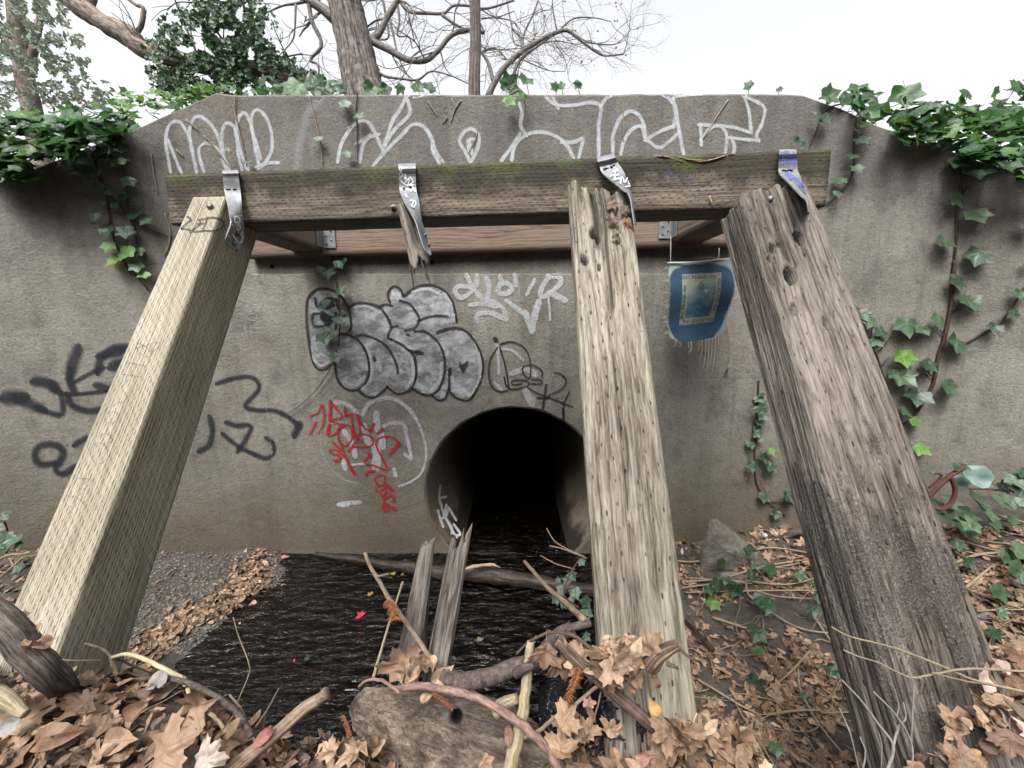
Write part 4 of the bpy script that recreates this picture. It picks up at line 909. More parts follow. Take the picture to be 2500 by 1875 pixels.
def clothpt(u, v):
    # v: 1 top .. 0 bottom
    t = TLc.lerp(TRc, u); s_ = 1 - v
    w = 1 - .16 * s_ ** 2
    x = t.x + (u - .45) * (w - 1) * (TRc.x - TLc.x)
    sag = .012 * math.sin(u * 9 + 1) * s_ + .012 * math.sin(v * 8) + .018 * s_ * (u - .5)
    bot = .96 - .09 * abs(u * 2 - 1) ** 4 - .05 * u + .015 * noise.noise(Vector((u * 18, 0, 0)))
    return Vector((x, t.y + sag - .006 * math.cos(u * 6.28) , t.z - Hc * s_ * bot))
NU, NV = 36, 44
V = []; uv = []
for j in range(NV + 1):
    for i in range(NU + 1):
        u_, v_ = i / NU, j / NV; jag = (.012 * noise.noise(Vector((v_ * 25, 3 if i else 9, 0)))) * (1 if i in (0, NU) else 0)
        p = clothpt(u_, v_); p.x += jag; V.append(p); uv.append((u_, v_))
nV = len(V); V += [p + Vector((0, .0015, 0)) for p in V]; uv += uv
Fc = []
for j in range(NV):
    for i in range(NU):
        a = j * (NU + 1) + i; Fc.append((a, a + 1, a + NU + 2, a + NU + 1)); Fc.append((a + nV, a + NU + 1 + nV, a + NU + 2 + nV, a + 1 + nV))
mk('fabric', [tuple(v) for v in V], Fc, M_cloth, cl, uv=uv)
M_ink = plain('dark_print', (.02, .045, .07), .8)
def letter_mesh(txt, size):
    cu = bpy.data.curves.new('lettering', 'FONT'); cu.body = txt; cu.size = size; cu.align_x = 'CENTER'; cu.align_y = 'CENTER'
    o = bpy.data.objects.new('lettering', cu); COL.objects.link(o); bpy.context.view_layer.update()
    me = bpy.data.meshes.new_from_object(o); bpy.data.objects.remove(o); return me
Wc = (TRc - TLc).length
for (cu_, cv_, rot) in [(.46, .80, 0), (.765, .56, -90), (.235, .50, 90), (.52, .255, 180)]:
    me = letter_mesh('INCREASE the', .088 if rot in (0, 180) else .084); vs = np.array([v.co for v in me.vertices]); ca, sa = math.cos(R(rot)), math.sin(R(rot))
    V = []
    for p in vs:
        x_, y_ = p[0] * ca - p[1] * sa, p[0] * sa + p[1] * ca
        q_ = clothpt(cu_ + x_, cv_ + y_ * .82); V.append((q_.x, q_.y - .0016, q_.z))
    mk('lettering', V, [tuple(p.vertices) for p in me.polygons], M_ink, cl, smooth=False)
b = MB()
for (du_, dv_, ang) in [(0, .03, 0), (-.035, .0, 50), (.035, 0, -50), (-.015, -.03, 20), (.015, -.03, -20)]:
    ring_ = []
    for k in range(10):
        a = 2 * math.pi * k / 10; x_, y_ = .010 * math.cos(a), .019 * math.sin(a); ca, sa = math.cos(R(ang)), math.sin(R(ang))
        q_ = clothpt(.49 + du_ + x_ * ca - y_ * sa, .69 + dv_ + (x_ * sa + y_ * ca)); ring_.append((q_.x, q_.y - .0016, q_.z))
    b.add(ring_, [tuple(range(10))])
b.build('flower_mark', M_ink, cl, smooth=False)
M_thread = plain('pale_thread', (.40, .39, .35), .9)
for i, (u_, ln) in enumerate([(.12, .03), (.2, .022), (.34, .03), (.38, .06), (.40, .05), (.55, .05), (.62, .10), (.70, .14), (.76, .17), (.81, .15), (.86, .18), (.9, .05)]):
    p = clothpt(u_, 0); b = MB(); V, Fc, uv = tube_data(crom([tuple(p), tuple(p + Vector((.004, 0, -ln * .5))), tuple(p + Vector((-.004 + .003 * (i % 3), 0, -ln)))], 4), .0013, 4); b.add(V, Fc, uv); b.build('thread', M_thread, cl)
for i in range(26):
    s_ = i % 2; v_ = rng.random() * .9 + .03; p = clothpt(s_, v_); b = MB(); sg = 1 if s_ else -1
    V, Fc, uv = tube_data(crom([tuple(p), tuple(p + Vector((sg * .012, -.002, .004 * (rng.random() - .5)))), tuple(p + Vector((sg * (.015 + .015 * rng.random()), 0, -.012 * rng.random())))], 3), .0007, 3); b.add(V, Fc, uv)
    b.build('thread', M_thread, cl)
b = MB()
V, Fc, uv = tube_data(crom([tuple(P(1629, 641, YC)), tuple(P(1690, 640, YC - .003)), tuple(P(1750, 634, YC - .005)), tuple(P(1830, 628, YC - .01))], 5), .0032, 6); b.add(V, Fc, uv)
V, Fc, uv = tube_data([P(1638, 575, 1.98), P(1637, 640, YC)], .0011, 4); b.add(V, Fc, uv)
V, Fc, uv = tube_data([P(1756, 605, 1.98), P(1754, 634, YC)], .0011, 4); b.add(V, Fc, uv); b.build('string', M_thread, cl)

# ------------------------------------------------------------------ leaf shapes
def outline(half, n=1):
    r = [(x, y) for x, y in half]; l = [(-x, y) for x, y in reversed(half) if abs(x) > 1e-6]
    pts = r + l
    if n > 1:
        pts = [(a[0] + (b_[0] - a[0]) * k / n, a[1] + (b_[1] - a[1]) * k / n) for a, b_ in zip(pts, pts[1:] + pts[:1]) for k in range(n)]
    return pts
IVY = outline([(0, 1), (.17, .74), (.34, .56), (.44, .44), (.62, .44), (.86, .40), (.78, .20), (.66, 0), (.68, -.22), (.60, -.42), (.36, -.44), (.14, -.46), (0, -.34)])
MAPLE = outline([(0, 1), (.09, .80), (.20, .74), (.24, .52), (.38, .56), (.52, .66), (.62, .56), (.92, .60), (.80, .38), (.92, .20), (.66, .08), (.52, -.02), (.60, -.30), (.34, -.32), (.10, -.44), (0, -.40)])
SWEET = outline([(0, 1), (.15, .72), (.30, .46), (.46, .50), (.70, .56), (.90, .44), (.74, .18), (.60, .02), (.70, -.22), (.58, -.46), (.26, -.40), (0, -.36)])
OVAL = outline([(0, 1), (.16, .78), (.32, .50), (.40, .15), (.38, -.22), (.27, -.58), (.12, -.86), (0, -1)])
OVATE = outline([(0, 1), (.12, .66), (.34, .30), (.50, -.05), (.48, -.40), (.28, -.62), (0, -.66)])
def leaf_template(out, curl, seed, rings=(1, .62, .28), stalk=0.0):
    """triangles of one curled leaf, unit half-size; returns V, F, uv"""
    r_ = random.Random(seed); V = []; uv = []; Fc = []; n = len(out)
    a, b_, c_, d_ = r_.uniform(-1, 1), r_.uniform(-1, 1), r_.uniform(.1, 1), r_.uniform(-1, 1); ph = r_.uniform(0, 50)
    def z(x, y):
        return curl * (a * .55 * x * x + b_ * .38 * y * y + c_ * .30 * abs(x) + d_ * .25 * x * y + .30 * noise.noise(Vector((x * 1.7 + ph, y * 1.7, 0))) + .12 * noise.noise(Vector((x * 5 + ph, y * 5, 3))))
    for s_ in rings:
        for (x, y) in out:
            X_, Y_ = x * s_, y * s_ ; V.append((X_, Y_, z(X_, Y_))); uv.append((X_, Y_))
    V.append((0, 0, z(0, 0))); uv.append((0, 0)); c0 = len(V) - 1
    for q in range(len(rings) - 1):
        for k in range(n):
            k2 = (k + 1) % n; o = q * n; p = o + n
            Fc += [(o + k, o + k2, p + k2), (o + k, p + k2, p + k)]
    o = (len(rings) - 1) * n
    for k in range(n): Fc.append((o + k, o + (k + 1) % n, c0))
    if stalk:
        yb = min(y for x, y in out) * .8; zz = z(0, yb)
        for k, w in ((0, .018), (1, .014)):
            V += [(-w, yb - stalk * k, zz - .25 * k * stalk), (w, yb - stalk * k, zz - .25 * k * stalk)]; uv += [(0, 0), (0, 0)]
        m_ = len(V) - 4; Fc += [(m_, m_ + 1, m_ + 3), (m_, m_ + 3, m_ + 2)]
    V = np.array(V); V[:, :2] *= 1 - .10 * abs(curl)
    return V, np.array(Fc), np.array(uv)
T_ivy = [leaf_template(IVY, .45, i, stalk=.5) for i in range(6)]
T_ivy_lo = [leaf_template(IVY, .5, i + 20, rings=(1, .45)) for i in range(6)]
T_maple = [leaf_template(MAPLE, .95, i + 40, stalk=.7) for i in range(8)]
T_sweet = [leaf_template(SWEET, .95, i + 60, stalk=.6) for i in range(8)]
T_oval = [leaf_template(OVAL, 1.1, i + 80, rings=(1, .5), stalk=.25) for i in range(10)]
T_ovate = [leaf_template(OVATE, 1.1, i + 120, rings=(1, .5), stalk=.4) for i in range(10)]
T_tiny = [leaf_template(OVAL, .9, i + 160, rings=(1,)) for i in range(8)]
def frame(nrm, spin):
    n_ = Vector(nrm).normalized(); t = n_.orthogonal().normalized(); b_ = n_.cross(t)
    x = t * math.cos(spin) + b_ * math.sin(spin); return np.array([x, n_.cross(x), n_]).T
def frame_up(nrm, up, roll=0):
    """leaf lying in a plane of normal nrm with its tip along up"""
    n_ = Vector(nrm).normalized(); u_ = Vector(up); u_ = (u_ - n_ * u_.dot(n_)).normalized(); x = u_.cross(n_)
    if roll:
        c, s = math.cos(roll), math.sin(roll); x, u_ = x * c + u_ * s, u_ * c - x * s
    return np.array([x, u_, n_]).T
class Leaves:
    def __init__(s): s.V = []; s.F = []; s.uv = []; s.a = []; s.n = 0
    def add(s, T, p, M3, size, r):
        V = (T[0] * size) @ M3.T + np.array(p); s.V.append(V); s.F.append(T[1] + s.n); s.uv.append(T[2]); s.a.append(np.full(len(V), r)); s.n += len(V)
    def build(s, name, m, parent=None):
        V = np.vstack(s.V); Fc = np.vstack(s.F); uv = np.vstack(s.uv); a = np.concatenate(s.a)
        me = bpy.data.meshes.new(name); me.vertices.add(len(V)); me.vertices.foreach_set('co', V.ravel())
        me.loops.add(len(Fc) * 3); me.loops.foreach_set('vertex_index', Fc.ravel().astype(np.int32))
        me.polygons.add(len(Fc)); me.polygons.foreach_set('loop_start', np.arange(0, len(Fc) * 3, 3, dtype=np.int32)); me.polygons.foreach_set('loop_total', np.full(len(Fc), 3, np.int32))
        me.polygons.foreach_set('use_smooth', np.ones(len(Fc), bool))
        l = me.uv_layers.new(name='UVMap'); l.data.foreach_set('uv', uv[Fc.ravel()].ravel())
        at = me.attributes.new('lr', 'FLOAT', 'POINT'); at.data.foreach_set('value', a)
        me.materials.append(m); me.update(); me.validate()
        o = bpy.data.objects.new(name, me); link(o)
        if parent: o.parent = parent; o.matrix_parent_inverse = parent.matrix_basis.inverted()
        return o
M_ivy = leafmat('ivy_leaf', [(0, (.013, .034, .015)), (.35, (.024, .054, .024)), (.6, (.040, .078, .036)), (.85, (.060, .100, .052)), (1, (.016, .038, .018))], (.10, .16, .10), .55, .42, .2, .35, .45)
M_ivyY = leafmat('young_ivy_leaf', [(0, (.06, .15, .03)), (.5, (.09, .20, .04)), (1, (.14, .24, .05))], (.22, .30, .09), .4, .45, .35, .25, .4)
M_ivyB = leafmat('wall_top_ivy_leaf', [(0, (.015, .05, .018)), (.4, (.03, .085, .025)), (.75, (.045, .12, .03)), (.93, (.08, .16, .035)), (1, (.015, .05, .02))], (.08, .15, .05), .4, .4, .45, .35, .45)  # brighter greens and more translucency for the ivy on the wall top
DEAD = [(0, (.115, .074, .050)), (.12, (.20, .130, .082)), (.24, (.085, .054, .038)), (.36, (.25, .175, .115)), (.48, (.055, .034, .025)), (.60, (.225, .140, .098)), (.70, (.15, .085, .050)), (.80, (.105, .086, .072)), (.90, (.27, .170, .100)), (1, (.115, .074, .050))]
M_dead = leafmat('dead_leaf', DEAD, (.08, .05, .03), .45, .62, .10, .6, .35)
M_deadL = leafmat('pale_dead_leaf', [(0, (.26, .175, .115)), (.3, (.31, .205, .13)), (.55, (.21, .13, .09)), (.8, (.38, .275, .185)), (1, (.26, .175, .115))], (.12, .075, .045), .5, .6, .10, .45, .35)
M_deadR = leafmat('reddish_dead_leaf', [(0, (.22, .08, .065)), (.5, (.28, .15, .12)), (1, (.23, .09, .06))], (.12, .03, .03), .4, .5, .10, .4, .4)
M_stem = bark('ivy_stem', (.018, .011, .008), (.045, .028, .02), (.09, .06, .042), bd=.001)
M_drystem = bark('dry_stem', (.10, .075, .05), (.19, .15, .10), (.29, .24, .17), bd=.001)

# ------------------------------------------------------------------ ivy on the wall
WALLS = [BV_wall]
def vine(label, segs, leaves, c='X', yr=.004, stemm=None, lift=.012, group='ivy vines hanging on the wall', surf=None):
    """segs: polylines (crop, pts, px width); leaves: (crop, x, y, r[, 'y'])"""
    surf = surf or (lambda x, y, l: (lambda h: h[0] + h[1] * l)(hit(x, y, WALLS) or (P(x, y, YW), Vector((0, -1, 0)), 1)))
    x0, y0 = cv(segs[0][0], [segs[0][1][0]])[0]
    root = empty('ivy_vine', tuple(surf(x0, y0, lift)), label, 'climbing plant', group)
    b = MB()
    for (cc, pts, w) in segs:
        q = [tuple(surf(x, y, lift * (.5 + .5 * random.random()))) for x, y in cv(cc, pts)]
        V, Fc, uv = tube_data(crom(q, 5), [w * CROPS[cc][2] * .0011, w * CROPS[cc][2] * .0011, w * CROPS[cc][2] * .0007], 5, .15, 60); b.add(V, Fc, uv)
        if not leaves: b.build('dead_stem', stemm or M_stem, root); b = MB()
    if b.n: b.build('stem', stemm or M_stem, root)
    for tone, m_, nm in ((0, M_ivy, 'leaves'), (1, M_ivyY, 'young_leaves')):
        L = Leaves()
        for lf in leaves:
            if (len(lf) > 4) != bool(tone): continue
            x, y = cv(lf[0], [(lf[1], lf[2])])[0]; p = surf(x, y, .028 + .02 * random.random()); s_ = lf[3] * CROPS[lf[0]][2] * p.y / 1.0 / F
            nrm = Vector((random.uniform(-.35, .35), -1, random.uniform(.35, .9)))
            L.add(T_ivy[random.randrange(6)], p, frame_up(nrm, (random.uniform(-.7, .7), -.3, -1)), s_ * 1.15, random.random())
        if L.n: L.build(nm, m_, root)
    return root
vine('long ivy vine climbing the right wing wall with spaced dark leaves', [('C', [(1765, 930), (1780, 1100), (1790, 1250), (1770, 1370), (1768, 1500), (1755, 1659)], 16), ('F', [(1755, 40), (1740, 200), (1725, 350), (1690, 530), (1655, 640), (1625, 800), (1590, 880), (1510, 1010), (1410, 1090)], 20),
      ('F', [(1810, 570), (1900, 520), (2030, 440), (2110, 340), (2200, 200)], 12), ('C', [(1790, 1250), (1830, 1180)], 8), ('F', [(1690, 530), (1650, 450)], 8), ('F', [(1725, 380), (1800, 300)], 8), ('F', [(1620, 780), (1560, 720)], 8), ('F', [(1510, 1010), (1485, 940)], 8)],
     [('C', 1740, 1035, 75), ('C', 1840, 1100, 85), ('C', 1710, 1270, 70), ('C', 1840, 1375, 80), ('C', 1660, 1540, 70), ('C', 1870, 1620, 85), ('F', 1740, 170, 75), ('F', 1815, 295, 85), ('F', 1610, 415, 75), ('F', 1740, 560, 90), ('F', 1545, 695, 70), ('F', 1670, 830, 80),
      ('F', 1495, 885, 85), ('F', 1475, 1040, 48, 1), ('F', 1970, 460, 50), ('F', 2095, 375, 45), ('F', 2130, 250, 50), ('F', 2190, 180, 30), ('F', 2190, 50, 35), ('C', 2170, 1445, 48), ('C', 1800, 1010, 45)])
vine('thin ivy vine drooping off the coping at the right end of the beam', [('C', [(1135, 750), (1120, 850), (1115, 950), (1118, 1060), (1090, 1150), (1000, 1250), (940, 1290), (850, 1330)], 9), ('C', [(1040, 662), (980, 680), (920, 740), (880, 830), (840, 930)], 9), ('C', [(1135, 830), (1180, 870), (1220, 930)], 5)],
     [('C', 1135, 750, 38), ('C', 1110, 850, 36), ('C', 1135, 905, 50), ('C', 1085, 1005, 40), ('C', 1100, 1085, 48), ('C', 1010, 1155, 45), ('C', 985, 1240, 34), ('C', 905, 775, 48), ('C', 755, 925, 48), ('C', 850, 742, 22), ('C', 870, 790, 26)])
vine('leafy ivy shoots coming out behind the dark decayed post', [('F', [(1215, 600), (1250, 640), (1290, 760), (1310, 850)], 12), ('F', [(1270, 610), (1330, 540), (1390, 460)], 7), ('F', [(1222, 590), (1220, 500), (1240, 440)], 6), ('F', [(1270, 710), (1330, 645)], 7), ('F', [(1460, 1180), (1480, 1250)], 6)],
     [('F', 1105, 345, 45), ('F', 1150, 380, 55), ('F', 1190, 415, 65), ('F', 1260, 485, 62), ('F', 1225, 545, 52), ('F', 1430, 445, 90), ('F', 1520, 470, 60), ('F', 1400, 640, 80, 1), ('F', 1400, 765, 90), ('F', 1410, 975, 58), ('F', 1500, 1210, 62, 1), ('F', 1340, 750, 50)], lift=.03)
vine('small ivy shoot low on the wall between the middle and dark posts', [('F', [(520, 800), (518, 890), (510, 1000), (500, 1150), (495, 1300), (510, 1450), (580, 1560), (690, 1650)], 12), ('F', [(540, 1060), (500, 1220)], 7), ('F', [(580, 1560), (700, 1570), (815, 1590)], 7)],
     [('F', 505, 905, 34), ('F', 545, 940, 38), ('F', 495, 970, 42), ('F', 525, 1010, 40), ('F', 515, 1050, 40), ('F', 490, 1125, 32), ('F', 455, 1190, 38), ('F', 575, 1225, 36, 1), ('F', 540, 1265, 48), ('F', 455, 1315, 48), ('F', 575, 1320, 54), ('F', 545, 1520, 48), ('F', 690, 1505, 62), ('F', 620, 1625, 42), ('F', 790, 1550, 38), ('F', 520, 1150, 30), ('F', 500, 1090, 30), ('F', 530, 880, 24)])
vine('bare dry creeper trailing down the wall from the blue cloth', [('F', [(290, 380), (330, 560), (322, 700), (270, 810), (330, 970), (440, 1220), (520, 1400), (620, 1570)], 5), ('F', [(322, 700), (310, 745)], 14), ('K', [(1330, 1160), (1400, 1165), (1420, 1180)], 4)], [('F', 318, 725, 16)], stemm=M_drystem, lift=.02)
vine('ivy vines hanging down the left wing with small leaves, two bright', [('A', [(590, 970), (650, 1130), (680, 1230), (700, 1350), (710, 1440), (740, 1530), (790, 1640), (840, 1740)], 12), ('D', [(830, 80), (880, 150), (950, 235)], 8), ('A', [(790, 1040), (800, 1130), (820, 1250), (830, 1380), (870, 1500), (890, 1640)], 9), ('A', [(680, 1210), (800, 1340), (900, 1420), (1000, 1470), (1100, 1505)], 7), ('A', [(920, 1590), (935, 1650)], 6)],
     [('A', 575, 1085, 70), ('A', 660, 1105, 48), ('A', 850, 1155, 52), ('A', 660, 1190, 38), ('A', 740, 1230, 38), ('A', 820, 1265, 54), ('A', 780, 1310, 38), ('A', 890, 1370, 62), ('A', 970, 1410, 52), ('A', 655, 1380, 42), ('A', 725, 1470, 54), ('A', 835, 1470, 58), ('A', 735, 1565, 52, 1), ('A', 845, 1600, 72, 1), ('A', 770, 1650, 62, 1), ('A', 915, 1590, 48),
      ('D', 905, 85, 48), ('D', 955, 130, 46, 1), ('A', 555, 930, 62), ('A', 530, 985, 58), ('A', 705, 975, 72), ('A', 790, 1020, 62), ('A', 820, 1045, 42), ('A', 775, 895, 62), ('A', 800, 950, 52), ('A', 705, 1290, 30), ('A', 880, 1290, 28), ('A', 545, 850, 46)])
vine('bare dead creeper strands over the white letters at upper left', [('A', [(1500, 600), (1488, 690), (1510, 790), (1540, 920), (1565, 1050)], 7), ('A', [(1955, 595), (2000, 770), (2030, 900), (2045, 1050)], 7), ('A', [(1295, 860), (1350, 920), (1420, 1010), (1475, 1075)], 8), ('A', [(960, 970), (975, 1080), (1005, 1230)], 7), ('A', [(1120, 950), (1165, 995)], 9), ('A', [(1185, 760), (1260, 830)], 7), ('A', [(1045, 1350), (1080, 1460), (1070, 1560), (1040, 1620)], 9), ('A', [(1250, 1500), (1255, 1560)], 5)],
     [('A', 2035, 890, 34), ('A', 1590, 1040, 26), ('A', 1470, 965, 22)], stemm=M_drystem, lift=.008)
vine('thin ivy strand with small leaves hanging over the coping at centre left', [('B', [(130, 590), (118, 700), (125, 800), (130, 1040)], 7), ('B', [(105, 690), (60, 660)], 4)], [('B', 65, 675, 46), ('B', 150, 755, 40), ('B', 85, 990, 38), ('B', 95, 830, 24)])
vine('dead creeper bits stuck to the wall above the beam centre', [('B', [(570, 640), (600, 690), (630, 735)], 7), ('B', [(720, 625), (738, 680), (733, 710)], 8), ('B', [(780, 635), (738, 700), (715, 778)], 8), ('B', [(695, 740), (662, 785)], 7), ('B', [(1805, 600), (1806, 740), (1803, 900)], 6), ('C', [(330, 630), (250, 750), (170, 880)], 8), ('B', [(880, 770), (880, 860), (830, 960)], 5), ('J', [(920, 1000), (985, 1070)], 7)],
     [], stemm=M_drystem, lift=.006)
vine('ivy vine hanging down across the silver graffiti', [('J', [(1330, 720), (1370, 880), (1400, 1060), (1420, 1200), (1430, 1450), (1420, 1600)], 11), ('L', [(408, 400), (395, 600), (360, 750), (250, 930), (120, 1060), (0, 1140)], 7), ('L', [(340, 580), (362, 700)], 5), ('J', [(1630, 705), (1600, 820), (1560, 920), (1500, 950)], 5)],
     [('J', 1400, 750, 54), ('J', 1325, 820, 64), ('J', 1455, 955, 68), ('J', 1340, 1020, 84), ('J', 1460, 1165, 60), ('J', 1330, 1270, 64), ('J', 1450, 1390, 66), ('J', 1320, 1520, 74), ('L', 385, 700, 62), ('J', 1350, 880, 40), ('L', 100, 1010, 14, 1), ('J', 1580, 730, 14, 1), ('J', 1520, 920, 12, 1)], lift=.02)

# ivy masses on the coping and the wings: dense, uncountable leaves
def mass(name, label, regions, count, m, size, tmpl, kind='stuff', cat='ivy', zoff=0):
    """regions: (x0,y0,x1,y1 in photo px of a band, Y depth range, thickness px, weight)"""
    L = Leaves(); wts = np.array([r[-1] for r in regions], float); wts /= wts.sum()
    for i in range(count):
        r = regions[rng.choice(len(regions), p=wts)]; (xa, ya), (xb, yb), (Ya, Yb), th, _ = r
        t = rng.random(); x = xa + (xb - xa) * t; y = ya + (yb - ya) * t + th * (rng.random() - .5) * (1 if rng.random() < .8 else 1.5)
        Y = Ya + (Yb - Ya) * rng.random() ** 1.2; p = P(x, y, Y) + Vector((0, 0, zoff))
        if p.z < wallT(p.x) + .01 and p.y > wallY(p.x) - .03: p.y = wallY(p.x) - .03 - .05 * rng.random()
        nrm = Vector((rng.normal() * .45, -.55 + rng.normal() * .4, .8 + rng.normal() * .3))
        L.add(tmpl[rng.integers(len(tmpl))], p, frame_up(nrm, (rng.normal() * .8, -.6, -.8)), size * (.40 + .85 * rng.random()), rng.random())
    o = L.build(name, m); tag(o, label, cat, kind=kind); return o
mass('ivy_bank', 'dark green ivy spilling over the left wing of the wall', [((-60, 318), (260, 330), (1.75, 2.15), 70, 3), ((-60, 380), (200, 360), (1.74, 1.88), 50, 2), ((250, 300), (330, 295), (1.9, 2.2), 50, .9), ((-60, 425), (80, 415), (1.74, 1.82), 50, .7), ((60, 300), (520, 235), (2.2, 2.8), 45, 1.6), ((200, 350), (300, 320), (1.88, 2.0), 45, .5), ((-60, 275), (60, 300), (2.0, 2.3), 50, .7)], 500, M_ivyB, .052, T_ivy)
mass('ivy_bank', 'bright green ivy spilling over the right wing of the wall', [((2070, 265), (2500, 300), (1.85, 2.3), 55, 2.6), ((2200, 275), (2560, 325), (1.86, 2.2), 70, 3), ((2350, 345), (2560, 395), (1.78, 1.9), 45, 1.1), ((2420, 250), (2560, 215), (2.2, 2.6), 60, .8), ((2180, 315), (2560, 400), (1.85, 2.05), 55, 2.2), ((2440, 380), (2560, 450), (1.74, 1.8), 50, .4), ((2010, 245), (2150, 235), (2.1, 2.4), 20, .25)], 480, M_ivyB, .050, T_ivy)
mass('ivy_runner', 'loose runner of ivy leaves on the wall top left of the thick trunk', [((430, 222), (840, 218), (2.15, 2.6), 26, 1)], 90, M_ivyB, .040, T_ivy)
mass('ivy_fringe', 'bright yellow-green young ivy at the left shoulder of the wall', [((280, 245), (520, 230), (2.1, 2.3), 40, 1)], 70, M_ivyY, .030, T_ivy)
def topleaves(label, items):
    root = empty('ivy_sprig', tuple(P(*cv(items[0][0], [(items[0][1], items[0][2])])[0], 2.15)), label, 'climbing plant', 'ivy sprigs on top of the wall')
    for tone, m_, nm in ((0, M_ivyB, 'leaves'), (1, M_ivyY, 'young_leaves')):
        L = Leaves(); b = MB()
        for lf in items:
            if (len(lf) > 4) != bool(tone): continue
            x, y = cv(lf[0], [(lf[1], lf[2])])[0]; p = P(x, y, 2.0 + (.12 if y < 225 else 0)); s_ = lf[3] * CROPS[lf[0]][2] * p.y / F
            L.add(T_ivy[random.randrange(6)], p, frame_up((random.uniform(-.4, .4), -1, random.uniform(-.1, .6)), (random.uniform(-1, 1), 0, random.uniform(-1, .6))), s_ * 1.1, random.random())
            if not tone:
                V, Fc, uv = tube_data(crom([tuple(p), tuple(p + Vector((.01, .02, -.03))), (p.x + .03, 2.2, 1.06)], 3), .0016, 4); b.add(V, Fc, uv)
        if L.n: L.build(nm, m_, root)
        if b.n: b.build('stem', M_stem, root)
topleaves('row of ivy leaves on the wall top before the thick trunk', [('B', 210, 560, 62), ('B', 305, 565, 54), ('B', 395, 555, 42), ('B', 500, 550, 54), ('B', 585, 550, 50), ('B', 250, 575, 30, 1), ('A', 1870, 550, 95), ('A', 1990, 545, 85), ('A', 2150, 540, 52), ('A', 1660, 520, 54), ('A', 1760, 570, 50), ('A', 2060, 560, 60)])
topleaves('bright ivy sprig hanging over the wall top, right of the thin trunk', [('B', 1080, 535, 72), ('B', 1190, 505, 58), ('B', 1120, 580, 38, 1), ('B', 1080, 630, 52, 1), ('B', 1170, 600, 38), ('B', 1115, 560, 40), ('B', 1060, 560, 40)])
topleaves('sparse ivy leaves on the wall top at centre right', [('B', 1375, 555, 40), ('B', 1415, 550, 38), ('B', 1520, 530, 34), ('C', 465, 540, 36), ('C', 655, 562, 24)])
topleaves('large ivy leaves at the right shoulder of the wall', [('C', 965, 605, 70), ('C', 1060, 625, 60), ('C', 1150, 560, 62), ('C', 1240, 625, 80), ('C', 1450, 590, 100), ('C', 1130, 660, 55), ('C', 1840, 590, 50), ('C', 1800, 640, 45), ('C', 2150, 540, 55)])

# ------------------------------------------------------------------ trees behind the wall
M_bark1 = bark('furrowed_bark', (.03, .024, .021), (.12, .10, .092), (.22, .195, .18), sc=(3.2, 1, .10), scale=30, bd=.05)
M_bark2 = bark('grey_bark', (.05, .045, .042), (.12, .11, .102), (.20, .19, .178), sc=(1, 1, .3), scale=20, bd=.01)
M_limb = bark('mottled_limb_bark', (.06, .045, .036), (.15, .12, .10), (.25, .215, .18), sc=(1.2, 1, .25), scale=18, bd=.012)
def tree_tubes(name, lines, m, root, seg=7, rough=.08):
    b = MB()
    for pts, r0, r1 in lines:
        V, Fc, uv = tube_data(crom(pts, 5), np.linspace(r0, r1, 6), seg, rough, 8); b.add(V, Fc, uv)
    return b.build(name, m, root)
def twigs(starts, depth, rnd_, spread=.9):
    out = []
    def grow(p, d, L, r, k):
        pts = [p]; n = 5
        for i in range(n):
            d = (d + Vector((rnd_.gauss(0, .33), rnd_.gauss(0, .12), rnd_.gauss(0, .33))) * .7).normalized(); p = p + d * L / n; pts.append(p)
        out.append(([tuple(q) for q in pts], r, r * .45))
        if k > 0:
            for j in range(rnd_.choice([2, 3, 3])):
                q = pts[rnd_.randrange(1, n + 1)]; s_ = spread
                grow(q, (d + Vector((rnd_.uniform(-s_, s_), rnd_.uniform(-.3, .3), rnd_.uniform(-s_, s_)))).normalized(), L * rnd_.uniform(.5, .8), r * .55, k - 1)
    for (p, d, L, r) in starts: grow(Vector(p), Vector(d).normalized(), L, r, depth)
    return out
def toground(p):
    """a root point on the bank under p"""
    return (p[0] + .02, p[1], gz(p[0], p[1], True) - .12)
rt = random.Random(5)
YT = 5.0
def T(pts, Y, c='P'): return [tuple(P(x, y, Y)) for x, y in cv(c, pts)]
t1 = empty('bare_tree', toground((P(905, 290, YT).x, YT, 0)), 'thick furrowed leaning trunk with bare branches behind the wall', 'tree')
pp = crom([toground(P(905, 290, YT)), tuple(P(905, 290, YT)), tuple(P(888, 215, YT)), tuple(P(872, 140, YT)), tuple(P(855, 60, YT)), tuple(P(838, -10, YT)), tuple(P(800, -180, YT))], 16)
V, Fc, uv = tube_data(pp, [.29, .27, .225, .205, .19, .18, .16], 64, .07, 9); trunk_o = mk('trunk', V, Fc, M_bark1, t1, uv=uv)
